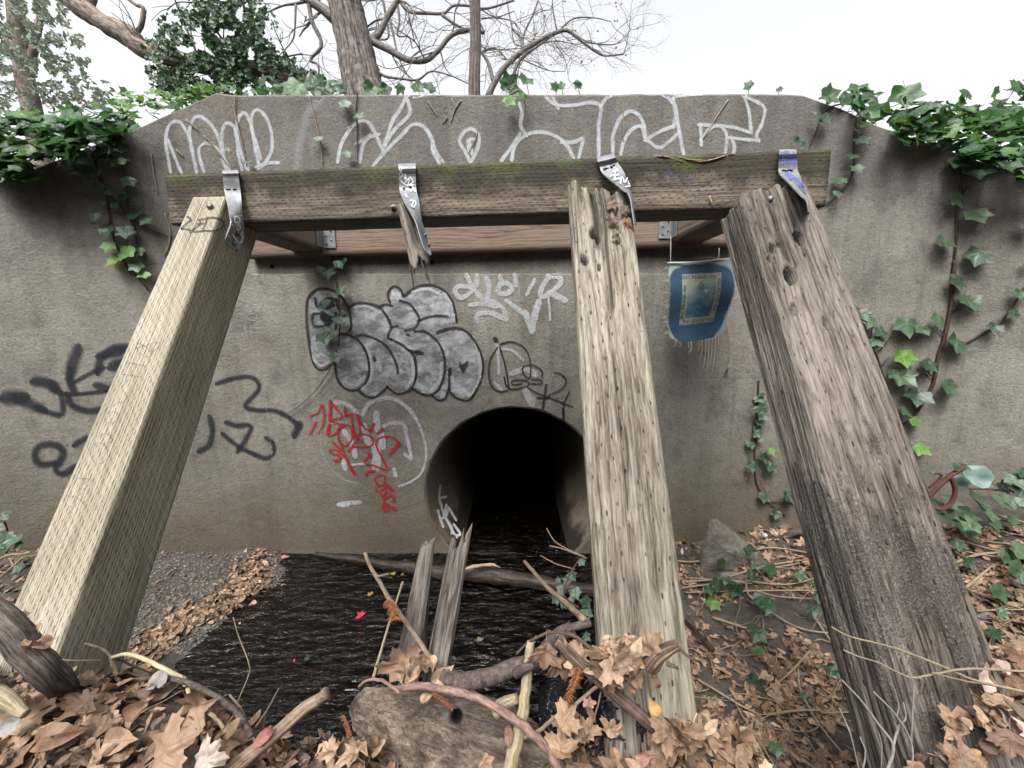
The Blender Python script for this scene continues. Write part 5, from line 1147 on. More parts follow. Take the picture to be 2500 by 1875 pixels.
br = [(T([(660, 200), (700, 230), (780, 270), (870, 320), (970, 325), (1040, 270), (1110, 190), (1200, 160), (1290, 175)], YT), .045, .022), (T([(680, 215), (720, 180), (760, 100), (820, 0), (860, -60)], YT), .042, .030),
      (T([(480, 100), (420, 50), (340, 0), (250, -50)], YT), .065, .04), (T([(340, 20), (360, 120), (410, 240), (350, 320), (390, 350), (395, 430)], YT), .026, .010), (T([(330, 5), (260, 20), (200, 30), (100, 72)], YT), .018, .007),
      (T([(270, 20), (265, 150), (250, 220), (180, 300)], YT), .014, .005), (T([(700, 370), (750, 410), (850, 425), (930, 430), (1000, 385), (1100, 405), (1200, 450)], YT), .018, .007), (T([(830, 0), (880, 60), (980, 70), (1070, 70), (1120, 30), (1200, 30), (1300, 45), (1450, 0)], YT + .3), .022, .012),
      (T([(1060, 80), (1130, 130), (1210, 170)], YT), .02, .012), (T([(820, 20), (830, 110), (820, 190), (880, 200), (900, 260)], YT), .014, .006), (T([(780, 110), (800, 200), (830, 320), (900, 450)], YT), .016, .006), (T([(1050, 270), (1080, 370), (1130, 420)], YT), .010, .004), (T([(740, 0), (760, 100), (770, 200), (720, 215)], YT), .014, .010)]
st_ = []
for ln, r0, r1 in br[:11]:
    for k in range(1, len(ln)):
        st_.append((ln[k], (rt.uniform(-1, 1), rt.uniform(-.3, .3), rt.uniform(-.8, .8)), rt.uniform(.3, .65), max(.004, r1 * .42)))
tree_tubes('branches', br + twigs(st_, 2, rt), M_bark2, t1, 6, .05)
t2 = empty('slender_tree', toground((P(1158, 225, 4.6).x, 4.6, 0)), 'thin straight furrowed trunk standing alone behind the wall', 'tree')
V, Fc, uv = tube_data(crom([toground(P(1160, 260, 4.6)), tuple(P(1160, 260, 4.6)), tuple(P(1158, 200, 4.6)), tuple(P(1161, 100, 4.6)), tuple(P(1160, 0, 4.6)), tuple(P(1163, -120, 4.6))], 12), [.085, .068, .062, .058, .055, .05], 40, .07, 16); mk('trunk', V, Fc, M_bark1, t2, uv=uv)
t3 = empty('bare_tree', toground((P(1196, 225, 6.2).x, 6.2, 0)), 'bare spreading tree with a few orange leaves at right of the thin trunk', 'tree')
Y3 = 6.2
br = [([toground(T([(1310, 520)], Y3)[0])] + T([(1310, 520)], Y3), .06, .05), ([toground(T([(1430, 480)], Y3)[0])] + T([(1430, 480)], Y3), .035, .03), (T([(1310, 520), (1340, 450), (1400, 360), (1500, 270), (1600, 210), (1690, 170), (1740, 165), (1800, 210), (1880, 270), (1940, 300), (2040, 290)], Y3), .05, .010), (T([(1340, 450), (1310, 340), (1270, 280), (1240, 240)], Y3), .03, .015), (T([(1400, 360), (1450, 300), (1490, 260), (1480, 200), (1440, 150), (1410, 0)], Y3), .022, .008),
      (T([(1430, 480), (1470, 340), (1560, 260), (1660, 190)], Y3), .028, .014), (T([(1500, 250), (1450, 230), (1435, 130)], Y3), .012, .006), (T([(1680, 165), (1660, 60), (1655, 0)], Y3), .012, .007), (T([(1690, 165), (1770, 100), (1880, 95), (1970, 115)], Y3), .014, .005), (T([(1745, 165), (1830, 220), (1900, 235), (2000, 235), (2080, 160)], Y3), .016, .005),
      (T([(1500, 270), (1500, 190), (1550, 80), (1580, 0)], Y3), .016, .010), (T([(1270, 280), (1350, 260), (1420, 330), (1480, 350)], Y3), .016, .006), (T([(1475, 310), (1560, 350), (1640, 380), (1720, 385)], Y3), .012, .004), (T([(1660, 220), (1720, 310), (1740, 400)], Y3), .009, .004), (T([(1270, 100), (1350, 95), (1450, 120), (1500, 200)], Y3), .012, .006),
      (T([(1270, 50), (1350, 90), (1450, 60)], Y3), .012, .006), (T([(1570, 240), (1680, 220), (1780, 240)], Y3), .012, .005)]
st_ = []
for ln, r0, r1 in br[2:]:
    for k in range(1, len(ln)):
        for _ in range(1 if k % 2 else 2):
            st_.append((ln[k], (rt.uniform(-.6, 1), rt.uniform(-.3, .3), rt.uniform(-.9, .7)), rt.uniform(.3, .7), max(.0045, r1 * .45)))
tree_tubes('branches', br + twigs(st_, 2, rt), M_bark2, t3, 6, .05)
L = Leaves()
M_autumn = leafmat('autumn_leaf', [(0, (.34, .20, .10)), (.5, (.40, .30, .12)), (.8, (.36, .12, .08)), (1, (.34, .20, .10))], (.2, .1, .05), .2, .6, .4, .3)
for (x, y, r) in cv('P', [(1600, 90, 12), (1515, 165, 9), (1490, 210, 8), (1545, 210, 12), (1575, 180, 9), (1480, 320, 9), (1470, 350, 10), (1680, 325, 12), (1820, 345, 12), (1990, 270, 12), (2040, 270, 9), (1990, 205, 9), (1915, 165, 9), (1990, 30, 10), (1990, 112, 9), (1650, 270, 8), (1640, 350, 8), (1740, 260, 7), (2060, 300, 9), (1880, 350, 9), (2025, 45, 8), (1625, 130, 8), (1500, 70, 7), (1840, 250, 6), (2110, 210, 5), (2140, 230, 5), (1715, 10, 9)]):
    for _ in range(2):
        p = P(x + rt.gauss(0, 4), y + rt.gauss(0, 4), Y3); L.add(T_sweet[rt.randrange(8)], p, frame((rt.gauss(0, 1), -1, rt.gauss(0, 1)), rt.uniform(0, 6)), r * .45208 * Y3 / F * .8, rt.random())
L.build('leaves', M_autumn, t3)
# leaning limb and the ivy-clad tree
YL_ = 4.2
t4 = empty('leaning_tree', toground((P(800, 240, YL_).x, YL_, 0)), 'leaning mottled limb overgrown by a dense dark ivy crown', 'tree')
b = MB()
for pts, r in [([(120, -60), (185, 5), (215, 30), (260, 60), (310, 85), (345, 115), (400, 135), (450, 150)], [.10, .095, .085, .08, .10, .08, .075, .07]), ([(450, 150), (540, 165), (640, 170), (720, 195), (800, 240)], [.07, .07, .06, .06, .06]), ([(215, 15), (225, -5), (240, -40)], [.05, .02]), ([(330, 85), (345, 60), (350, 20), (330, 10), (290, -20)], [.02, .02, .015, .012])]:
    q4 = [tuple(P(x, y, YL_)) for x, y in pts]
    if pts[-1] == (800, 240): q4.append(toground(q4[-1]))
    V, Fc, uv = tube_data(crom(q4, 8), r, 24, .16, 7); b.add(V, Fc, uv)
b.build('limb', M_limb, t4)
L = Leaves(); r4 = random.Random(3)
blobs = [((560, 25), (100, 60), 700), ((470, 80), (85, 70), 900), ((560, 110), (105, 85), 1500), ((620, 170), (110, 60), 1200), ((430, 180), (70, 60), 600), ((500, 200), (120, 45), 1000), ((720, 195), (70, 30), 420), ((540, -20), (90, 40), 400), ((390, 120), (45, 35), 220), ((600, 60), (75, 60), 500)]
for (cx_, cy_), (rx, ry), n_ in blobs:
    for _ in range(n_):
        a, rr = r4.uniform(0, 6.283), r4.random() ** .55
        x, y = cx_ + rx * rr * math.cos(a) * r4.uniform(.8, 1.12), cy_ + ry * rr * math.sin(a) * r4.uniform(.8, 1.12)
        if noise.noise(Vector((x * .03, y * .03, 4))) < -.22: continue
        p = P(x, y, YL_ + r4.uniform(-.45, .45))
        if p.z < 1.0: continue
        L.add(T_ivy_lo[r4.randrange(6)], p, frame((r4.gauss(0, .8), -1, r4.gauss(.3, .8)), r4.uniform(0, 6)), .030 * r4.uniform(.6, 1.2), r4.random())
M_crown = leafmat('crown_leaf', [(0, (.013, .036, .014)), (.4, (.026, .062, .022)), (.7, (.045, .095, .032)), (1, (.015, .042, .016))], (.05, .1, .05), .2, .4, .25, .3, .4)
L.build('crown', M_crown, t4)
tree_tubes('branches', twigs([(tuple(P(x, y, YL_)), (r4.uniform(-1, 1), 0, r4.uniform(-.2, 1)), .5, .012) for x, y in [(480, 130), (560, 120), (620, 160), (520, 60), (600, 40), (440, 180), (680, 190)]], 2, r4), M_stem, t4, 5)
# pale far tree at the left
YF = 13
t5 = empty('far_tree', toground((P(85, 300, YF).x, YF, 0)), 'hazy grey-green tall tree with pale trunk in the upper left corner', 'tree')
b = MB()
for pts, r in [([(85, 300), (60, 190), (45, 100), (30, -30)], [.28, .22, .16]), ([(62, 190), (80, 130), (95, 60), (110, -20)], [.12, .10, .06]), ([(45, 130), (15, 90), (-20, 60)], [.10, .07])]:
    q5 = [tuple(P(x, y, YF)) for x, y in pts]
    if pts[0] == (85, 300): q5.insert(0, toground(q5[0]))
    V, Fc, uv = tube_data(crom(q5, 6), r, 10, .1, 3); b.add(V, Fc, uv)
b.build('trunk', M_limb, t5)
L = Leaves(); r5 = random.Random(9)
for (cx_, cy_), (rx, ry), n_ in [((30, 20), (70, 60), 900), ((110, 60), (60, 70), 750), ((30, 130), (80, 60), 900), ((120, 150), (50, 60), 480), ((60, 220), (110, 60), 900), ((190, 100), (22, 16), 70), ((195, 150), (25, 18), 80), ((170, 200), (50, 40), 260), ((210, 240), (60, 25), 260), ((110, 0), (50, 40), 350), ((250, 215), (30, 20), 80)]:
    for _ in range(n_):
        a, rr = r5.uniform(0, 6.283), r5.random() ** .6
        x, y = cx_ + rx * rr * math.cos(a), cy_ + ry * rr * math.sin(a)
        if noise.noise(Vector((x * .035, y * .035, 9))) < -.12: continue
        L.add(T_tiny[r5.randrange(8)], P(x, y, YF + r5.uniform(-1.5, 1.5)), frame((r5.gauss(0, 1), r5.gauss(0, 1), r5.gauss(0, 1)), r5.uniform(0, 6)), r5.uniform(.05, .11), r5.random())
M_far = leafmat('haze_paled_leaf', [(0, (.09, .12, .085)), (.35, (.14, .18, .12)), (.7, (.22, .25, .20)), (1, (.11, .14, .10))], (.1, .12, .08), .1, .6, .35, .2)  # distance haze and glare painted into the pale leaf colours
L.build('crown', M_far, t5)

# ------------------------------------------------------------------ driftwood, branches and sticks
M_wetlog = bark('wet_log_bark', (.006, .004, .003), (.020, .013, .010), (.050, .033, .025), sc=(1, 1, .3), scale=50, bd=.006, rough=.45)
M_smoothbark = bark('smooth_dark_bark', (.024, .018, .016), (.058, .044, .039), (.105, .082, .073), sc=(.4, 1, 2.2), scale=70, bd=.002)
M_tanstick = bark('tan_stick_bark', (.07, .045, .032), (.16, .115, .082), (.25, .195, .145), sc=(1, 1, .3), scale=70, bd=.002, peel=(.30, .235, .15))
M_palestick = bark('pale_peeled_stick', (.12, .095, .055), (.25, .205, .13), (.34, .30, .205), sc=(1.2, 1, .4), scale=80, bd=.002, peel=(.13, .095, .07))
M_cream = bark('cream_reed', (.24, .21, .12), (.36, .32, .20), (.42, .38, .26), sc=(1, 1, .2), scale=40, bd=.001)
M_brownst = bark('brown_branch_bark', (.028, .019, .015), (.085, .058, .045), (.15, .108, .085), sc=(1, 1, .3), scale=60, bd=.003, peel=(.27, .20, .125))
M_pinkst = bark('pinkish_stick_bark', (.09, .055, .045), (.18, .115, .095), (.25, .175, .145), sc=(.6, 1, 1), scale=80, bd=.002)
M_greyst = bark('grey_twig_bark', (.10, .09, .085), (.20, .175, .165), (.29, .26, .245), sc=(1, 1, .3), scale=80, bd=.001)
M_rough = bark('rough_log_bark', (.025, .019, .016), (.085, .068, .057), (.17, .145, .125), sc=(1.8, 1, .5), scale=45, bd=.007)
def stick(name, label, cat, c, segs, m, seg=10, rough=.14, nf=35, group=None, taper=.5, flat=1.0, parts=None, nodes=True):
    """segs: list of (pts (x, y, Y), width px at start, width px at end)"""
    s_ = CROPS[c][2]; first = None; root = None
    for i, (pts, w0, w1) in enumerate(segs):
        q = []
        for (x, y, Y) in pts:
            X_, Y_ = cv(c, [(x, y)])[0]; q.append(tuple(P(X_, Y_, Y)))
        cr = crom(q, 9); n = len(cr); d0 = cr[0][1] * CP - cr[0][2] * SP; d1 = cr[-1][1] * CP - cr[-1][2] * SP
        r0, r1 = w0 * s_ * d0 / F / 2, w1 * s_ * d1 / F / 2
        rad = np.linspace(r0, r1, n)
        thick = w0 * s_ > 20; jf = .12 if thick else .35
        if nodes: rad = rad * (1 + (.04 if thick else .12) * np.array([abs(noise.noise(Vector((k * .45, i * 7, len(label))))) for k in range(n)]))
        cr = cr + np.array([[noise.noise(Vector((k * jf, 1 + i, 2 + len(label)))), noise.noise(Vector((k * jf, 5 + i, 3))), noise.noise(Vector((k * jf, 9 + i, len(label))))] for k in range(n)]) * r0 * (.12 if thick else .35)
        V, Fc, uv = tube_data(cr, list(rad), seg * (2 if thick else 1), rough * (.7 if thick else 1), nf, flat)
        if len(segs) > 1 and first is None:
            root = empty(name, q[0], label, cat, group); first = True
        if root: mk('stem' if i == 0 else 'side_branch', V, Fc, m, root, uv=uv)
        else:
            root = mk(name, V, Fc, m, None, uv=uv); tag(root, label, cat, group)
            return root
    return root
GS = 'sticks in the foreground debris'
# half sunk log below the pipe mouth
b = MB(); q = [tuple(P(x, y, Y)) for x, y, Y in [(770, 1352, 1.99), (860, 1364, 1.94), (960, 1380, 1.87), (1080, 1396, 1.81), (1200, 1404, 1.78), (1330, 1425, 1.74), (1440, 1440, 1.70), (1640, 1452, 1.66)]]
V, Fc, uv = tube_data(crom(q, 10), [.010, .020, .026, .032, .040, .034, .026, .02], 22, .28, 18)
lg = mk('fallen_log', V, Fc, M_wetlog, None, uv=uv); tag(lg, 'wet dark log lying across the stream below the pipe mouth', 'log')
V, Fc, uv = tube_data(crom([tuple(P(x, y, 1.74)) for x, y in [(1120, 1392), (1160, 1382), (1200, 1378), (1222, 1386)]], 5), [.002, .008, .007, .001], 9, .6, 80); mk('torn_knot', V, Fc, M_tan, lg, uv=uv)
# big driftwood slab in the foreground
ctr = [(860, 1718, .66, 60), (905, 1732, .65, 115), (980, 1765, .635, 175), (1080, 1812, .61, 220), (1180, 1860, .595, 240), (1300, 1915, .58, 235), (1480, 1950, .565, 200), (1700, 2040, .55, 150)]
q = crom([tuple(P(x, y, Y)) for x, y, Y, w in ctr], 30); wr = np.interp(np.linspace(0, 1, len(q)), np.linspace(0, 1, len(ctr)), [w * .66 / F / 2 for *_, w in ctr])
SEG = 120; V = []; uv = []; Fc = []; hol = []
for i, p in enumerate(q):
    p = Vector(p); t = Vector(q[min(i + 1, len(q) - 1)]) - Vector(q[max(i - 1, 0)]); t.normalize()
    side = Vector((0, .75, .66)); side = (side - t * side.dot(t)).normalized(); nn = t.cross(side)
    if nn.y > 0: nn = -nn
    for k in range(SEG):
        a = 2 * math.pi * k / SEG; d = side * math.cos(a) + nn * math.sin(a) * .62; w = wr[i] * (.30 + .70 * math.sqrt(min(1, i / 15))) if i < 15 else wr[i]
        v = p + d * w; n1 = noise.noise(Vector((v.x * 5, v.y * 20, v.z * 20))); n2 = noise.noise(Vector((v.x * 16, v.y * 70, v.z * 70)))
        w2 = w * (1 + .20 * n1) + .008 * n2 + .004 * noise.noise(Vector((v.x * 60, v.y * 150, v.z * 150)))
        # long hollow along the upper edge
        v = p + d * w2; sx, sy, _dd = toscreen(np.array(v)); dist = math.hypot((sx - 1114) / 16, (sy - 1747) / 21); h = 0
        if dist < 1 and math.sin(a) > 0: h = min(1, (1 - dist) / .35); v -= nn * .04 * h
        V.append(v); uv.append((k / SEG, i * .01)); hol.append(h)
for i in range(len(q) - 1):
    for k in range(SEG): Fc.append((i * SEG + k, i * SEG + (k + 1) % SEG, (i + 1) * SEG + (k + 1) % SEG, (i + 1) * SEG + k))
V.append(Vector(q[0])); uv.append((0, 0)); hol.append(0)
for k in range(SEG): Fc.append((len(V) - 1, (k + 1) % SEG, k))
g = G('driftwood'); ob = g.co.outputs['Object']; rot = g.map(g.map(ob, rot=(0, R(-27), 0)), (7, 46, 46)); n1 = g.noise(rot, 1, 6, .7, .7); n2 = g.noise(g.map(g.map(ob, rot=(0, R(-27), 0)), (5, 14, 14)), 1, 5, .6); n3 = g.noise(ob, 140, 4, .7)
t = g.math('ADD', g.math('MULTIPLY', n1, .5), g.math('ADD', g.math('MULTIPLY', n2, .38), g.math('MULTIPLY', n3, .12)))
c = g.ramp(t, [(.38, (.026, .020, .016)), (.47, (.090, .068, .052)), (.55, (.18, .142, .108)), (.64, (.31, .26, .205))])
c = g.mix(g.ramp(g.noise(g.map(ob, (1, 1, 1), (4, 0, 0)), 12, 4, .6), [(.58, 0), (.70, .6)]), c, (.20, .19, .19))
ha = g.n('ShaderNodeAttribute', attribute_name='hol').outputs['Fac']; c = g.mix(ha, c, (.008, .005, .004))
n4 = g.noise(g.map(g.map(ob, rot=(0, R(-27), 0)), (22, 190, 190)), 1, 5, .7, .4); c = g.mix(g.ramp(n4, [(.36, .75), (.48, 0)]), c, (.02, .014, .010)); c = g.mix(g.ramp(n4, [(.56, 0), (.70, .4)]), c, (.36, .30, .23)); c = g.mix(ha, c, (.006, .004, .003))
M_drift = g.done(c, .82, g.bump(g.math('ADD', t, g.math('MULTIPLY', n4, .5)), 1.0, .014), spec=.3)
dr = mk('driftwood_log', [tuple(v) for v in V], Fc, M_drift, None, uv=uv, attrs={'hol': hol}); tag(dr, 'large flat weathered driftwood slab with a dark knot hole, bottom centre', 'driftwood')

stick('branch', 'thin tan branch slanting up from the debris before the two grey splintered planks', 'stick', 'N', [([(262, 140, .72), (300, 240, .71), (345, 310, .70), (430, 460, .68), (530, 600, .66), (620, 730, .645), (700, 850, .63), (790, 985, .62)], 24, 38), ([(345, 310, .70), (390, 300, .69), (432, 288, .685)], 16, 9)], M_tanstick, group=GS)
stick('branch', 'straight pale stick rising left of the two splintered planks', 'stick', 'N', [([(528, 345, .66), (480, 500, .655), (440, 620, .65), (400, 750, .64), (320, 1030, .61)], 13, 20)], M_palestick, 8, group=GS)
stick('branch', 'thick curved purplish-brown branch lying right of the driftwood slab', 'branch', 'N', [([(820, 1000, .60), (900, 1050, .59), (1000, 1045, .585), (1150, 1010, .585), (1300, 955, .59), (1460, 905, .60), (1560, 800, .615), (1640, 720, .63), (1720, 670, .64)], 120, 92), ([(1600, 760, .62), (1680, 690, .63), (1760, 655, .635), (1850, 640, .64)], 60, 45), ([(1330, 990, .575), (1380, 955, .565), (1450, 930, .565)], 70, 50)], M_smoothbark, 20, .05, group=GS)
stick('branch', 'long sturdy brown branch with stripped pale streaks running down to the lower right', 'branch', 'O', [([(400, 420, .575), (480, 490, .57), (600, 610, .56), (800, 790, .55), (1000, 960, .54), (1200, 1130, .53), (1400, 1300, .52)], 95, 105)], M_brownst, 18, .12, group=GS)
stick('branch', 'upright pale peeled stick crossing the end of the driftwood slab', 'stick', 'N', [([(1430, 765, .60), (1418, 880, .59), (1405, 1000, .575), (1380, 1250, .545), (1330, 1480, .525), (1270, 1700, .51)], 55, 95)], M_palestick, 14, .16, group=GS)
stick('branch', 'long pinkish curved stick lying over the driftwood slab', 'stick', 'N', [([(530, 1095, .58), (650, 1080, .57), (800, 1100, .56), (1000, 1145, .545), (1200, 1240, .53), (1400, 1380, .515), (1540, 1520, .505), (1640, 1700, .495)], 40, 62), ([(220, 1085, .60), (280, 1040, .59), (380, 1040, .585), (460, 1090, .58), (505, 1125, .575)], 18, 24)], M_pinkst, 12, .12, group=GS)
stick('branch', 'slim tan twig crossing in front of the black plastic bag', 'stick', 'O', [([(110, 1290, .52), (250, 1225, .525), (400, 1100, .53), (560, 1000, .535), (740, 850, .545), (870, 765, .55), (1080, 625, .56)], 36, 24), ([(560, 1000, .535), (540, 940, .53)], 14, 8), ([(800, 880, .55), (770, 1010, .54), (710, 1200, .53)], 16, 14)], M_tanstick, 9, group=GS)
stick('branch', 'arched brown twig over the crumpled leaves beside the middle post', 'stick', 'O', [([(40, 540, .60), (120, 460, .60), (220, 395, .595), (340, 345, .59), (480, 350, .585), (600, 400, .58), (700, 480, .575), (860, 575, .565)], 18, 34), ([(490, 350, .585), (480, 300, .585)], 26, 20), ([(340, 345, .59), (335, 330, .59)], 30, 22)], M_brownst, 10, group=GS)
stick('branch', 'bare brown stick leaning from the pipe mouth to the foot of the middle post', 'stick', 'H', [([(1180, 350, 1.45), (1250, 430, 1.25), (1330, 520, 1.05), (1450, 620, .85), (1560, 722, .70)], 20, 44)], M_tanstick, 10, group=GS)
stick('broken_branch', 'short stub of broken branch with splintered pale end before the middle post', 'branch', 'O', [([(1240, 640, .535), (1300, 560, .53), (1400, 495, .53), (1490, 455, .53)], 150, 90), ([(1480, 465, .53), (1560, 540, .525), (1640, 600, .52)], 45, 14), ([(1390, 625, .52), (1450, 645, .515), (1495, 670, .515)], 36, 24)], M_brownst, 14, .25, group=GS)
stick('broken_branch', 'thin dark branch stub lying behind the thick curved branch', 'branch', 'N', [([(760, 1020, .62), (880, 1040, .60), (1000, 1110, .575), (1080, 1165, .56)], 40, 30)], M_brownst, 10, group=GS)
stick('broken_branch', 'pale torn piece of wood under the upright peeled stick', 'wood', 'N', [([(1180, 1260, .575), (1260, 1200, .575), (1330, 1165, .57)], 95, 70)], M_palestick, 12, .22, group=GS)
stick('reed_stem', 'cream arched reed stem over the dark water at lower left', 'reed', 'M', [([(865, 805, .66), (930, 785, .66), (1010, 785, .66), (1120, 820, .655), (1260, 890, .65), (1400, 965, .64)], 24, 34), ([(1400, 960, .64), (1440, 1020, .63), (1460, 1085, .62)], 42, 26)], M_cream, 8, .06)
stick('branch', 'forked cream and brown twig before the foot of the pale new post', 'stick', 'M', [([(655, 695, .68), (720, 715, .675), (790, 740, .67), (860, 800, .665)], 14, 20), ([(860, 800, .665), (880, 880, .655), (920, 990, .64)], 34, 30), ([(480, 822, .66), (600, 828, .66), (790, 825, .665)], 10, 10), ([(860, 800, .665), (930, 820, .68), (1050, 880, .70), (1180, 925, .72)], 22, 10), ([(890, 910, .66), (1000, 885, .67), (1120, 830, .69), (1225, 745, .71)], 10, 6)], M_tanstick, 7, .1, group=GS)
stick('branch', 'dark arched branch reaching from the leaf heap over the water at lower left', 'branch', 'M', [([(950, 1005, .63), (1080, 970, .63), (1230, 965, .63), (1400, 985, .62), (1550, 1045, .61), (1720, 1140, .60), (1860, 1270, .58), (1940, 1420, .56)], 30, 46)], M_smoothbark, 10, group=GS)
stick('branch', 'thick pale-brown stick poking up diagonally, its cut end over the water', 'stick', 'G', [([(2080, 1190, .60), (2000, 1235, .59), (1900, 1300, .58), (1700, 1480, .55), (1440, 1690, .52)], 62, 92), ([(2020, 1225, .59), (2060, 1185, .59)], 58, 66)], M_tanstick, 14, .12, group=GS)
stick('branch', 'rough dark log at the far left leaning against the pale new post', 'log', 'M', [([(-140, 430, .58), (60, 570, .57), (200, 740, .565), (330, 880, .565), (430, 985, .58), (520, 1080, .62), (600, 1170, .67)], 205, 140)], M_rough, 26, .08, nf=30)
stick('broken_branch', 'pale bare wood chunk at the far left edge of the leaf heap', 'wood', 'M', [([(-60, 1090, .54), (60, 1130, .535), (130, 1190, .53), (200, 1240, .525)], 130, 60)], M_palestick, 12, .2)
stick('branch', 'thin bent straw standing over the water at lower left', 'straw', 'M', [([(1800, 495, .70), (1840, 640, .69), (1920, 850, .67), (1918, 940, .66), (1860, 1080, .64), (1820, 1180, .62)], 8, 8)], M_drystem, 5, .02)
stick('branch', 'slim tan twig standing right of the bent straw', 'stick', 'M', [([(1770, 1090, .62), (1850, 1190, .605), (1910, 1310, .59), (1970, 1460, .57)], 14, 20), ([(1960, 1360, .58), (2060, 1210, .59), (2150, 1045, .60)], 14, 9), ([(1630, 1450, .57), (1760, 1310, .58), (1840, 1180, .60)], 12, 8)], M_tanstick, 7, .1, group=GS)
stick('branch', 'mottled curved twig under the large curled leaf at lower left', 'stick', 'M', [([(1590, 1210, .59), (1660, 1270, .58), (1720, 1340, .57), (1740, 1400, .56)], 28, 22)], M_palestick, 8, .2, group=GS)
stick('branch', 'pale upright twig at the bottom between the middle and dark posts', 'stick', 'I', [([(425, 1395, .62), (415, 1470, .61), (400, 1560, .60), (380, 1700, .58)], 40, 30), ([(415, 1440, .61), (445, 1410, .61)], 22, 16)], M_palestick, 9, .2, group=GS)
stick('branch', 'curved white straw at the foot of the middle post', 'straw', 'O', [([(1665, 1070, .54), (1640, 1130, .535), (1625, 1200, .53), (1640, 1290, .52)], 14, 12)], M_cream, 6, .02)
stick('branch', 'long thin brambly twig crossing the lower part of the dark decayed post', 'stick', 'I', [([(985, 765, .60), (1100, 825, .59), (1280, 870, .58), (1450, 920, .575), (1700, 1020, .565), (1900, 1105, .555), (2210, 1175, .545)], 9, 17), ([(1470, 930, .575), (1465, 970, .57), (1440, 995, .57)], 8, 5)], M_drystem, 6, .15, group='twigs before the dark post')
stick('branch', 'second thin twig crossing lower on the dark post with side spurs', 'stick', 'I', [([(1060, 910, .59), (1150, 950, .585), (1280, 990, .58), (1400, 1050, .57), (1500, 1085, .565), (1650, 1060, .56), (1850, 1030, .555), (2210, 1045, .54)], 8, 14), ([(1500, 1085, .565), (1560, 1100, .56), (1545, 1190, .56)], 12, 6), ([(1620, 1055, .56), (1850, 1110, .555), (2120, 1150, .55)], 10, 8)], M_drystem, 6, .15, group='twigs before the dark post')
stick('branch', 'forked grey twig standing in front of the foot of the dark post', 'stick', 'I', [([(1050, 1100, .56), (1180, 1240, .55), (1280, 1380, .54), (1375, 1520, .53), (1330, 1700, .52)], 9, 20), ([(1375, 1520, .53), (1410, 1400, .54), (1455, 1340, .54), (1440, 1240, .55)], 16, 6), ([(1250, 1175, .55), (1390, 1320, .54), (1490, 1500, .53), (1495, 1700, .52)], 9, 15), ([(1510, 1130, .55), (1500, 1300, .54), (1490, 1500, .53)], 8, 10), ([(1385, 1160, .55), (1410, 1260, .545), (1400, 1330, .54)], 6, 7)], M_greyst, 6, .12, group='twigs before the dark post')
stick('branch', 'pair of thin grey twigs rising at the bottom left of the dark post', 'stick', 'I', [([(1035, 1280, .57), (1080, 1380, .56), (1110, 1460, .55), (1165, 1700, .54)], 7, 10), ([(1165, 1460, .56), (1200, 1560, .55), (1175, 1700, .54)], 9, 10), ([(1255, 1370, .55), (1300, 1500, .54), (1300, 1700, .53)], 7, 9)], M_greyst, 5, .1, group='twigs before the dark post')
# torn stick twigs near the pipe
stick('branch', 'pair of thin pale twigs reaching into the pipe mouth beside the middle post', 'stick', 'H', [([(1340, 250, 1.75), (1420, 270, 1.7), (1500, 300, 1.65), (1570, 330, 1.6)], 9, 12), ([(1320, 140, 1.8), (1370, 220, 1.75), (1450, 270, 1.7), (1560, 320, 1.6)], 6, 8), ([(1280, 312, 1.7), (1380, 365, 1.65), (1500, 400, 1.6)], 6, 8)], M_tanstick, 5, .1)
# conifer sprigs
M_sprig = plain('rusty_needles', (.22, .085, .035), .8, nz=.3, ns=90)
def sprig(label, c, pts, ln, n_, Y):
    b = MB(); q = crom([tuple(P(x, y, Y)) for x, y in cv(c, pts)], 8); s_ = CROPS[c][2] * Y / F
    V, Fc, uv = tube_data(q, .0012, 4); b.add(V, Fc, uv)
    for k in range(n_):
        p = Vector(q[int(k / n_ * (len(q) - 1))]); t = (Vector(q[-1]) - Vector(q[0])).normalized(); sd = 1 if k % 2 else -1
        s2 = t.cross(Vector((0, 1, .2))).normalized() * sd; d = (s2 + t * random.uniform(.1, .9) + Vector((0, -.3, 0))).normalized() * ln * s_ * random.uniform(.7, 1.2)
        V, Fc, uv = tube_data([p, p + d * .6, p + d + Vector((0, 0, -.002))], [.0011, .0009, .0003], 3); b.add(V, Fc, uv)
    o = b.build('conifer_sprig', M_sprig); tag(o, label, 'conifer sprig', 'rusty conifer sprigs')
sprig('rusty conifer sprig wrapped round the thin slanting branch', 'N', [(430, 470), (455, 520), (480, 620)], 62, 46, .625)
sprig('rusty conifer sprig hanging under the crumpled leaves by the stripped branch', 'O', [(600, 660), (570, 760), (520, 880), (480, 1030)], 70, 60, .545)
sprig('rusty conifer sprig tucked above the knot hole of the driftwood', 'N', [(740, 1130), (820, 1180), (890, 1240)], 45, 40, .555)
sprig('rusty conifer sprig lying at the left end of the driftwood', 'N', [(110, 1290), (150, 1400), (130, 1560)], 30, 34, .56)

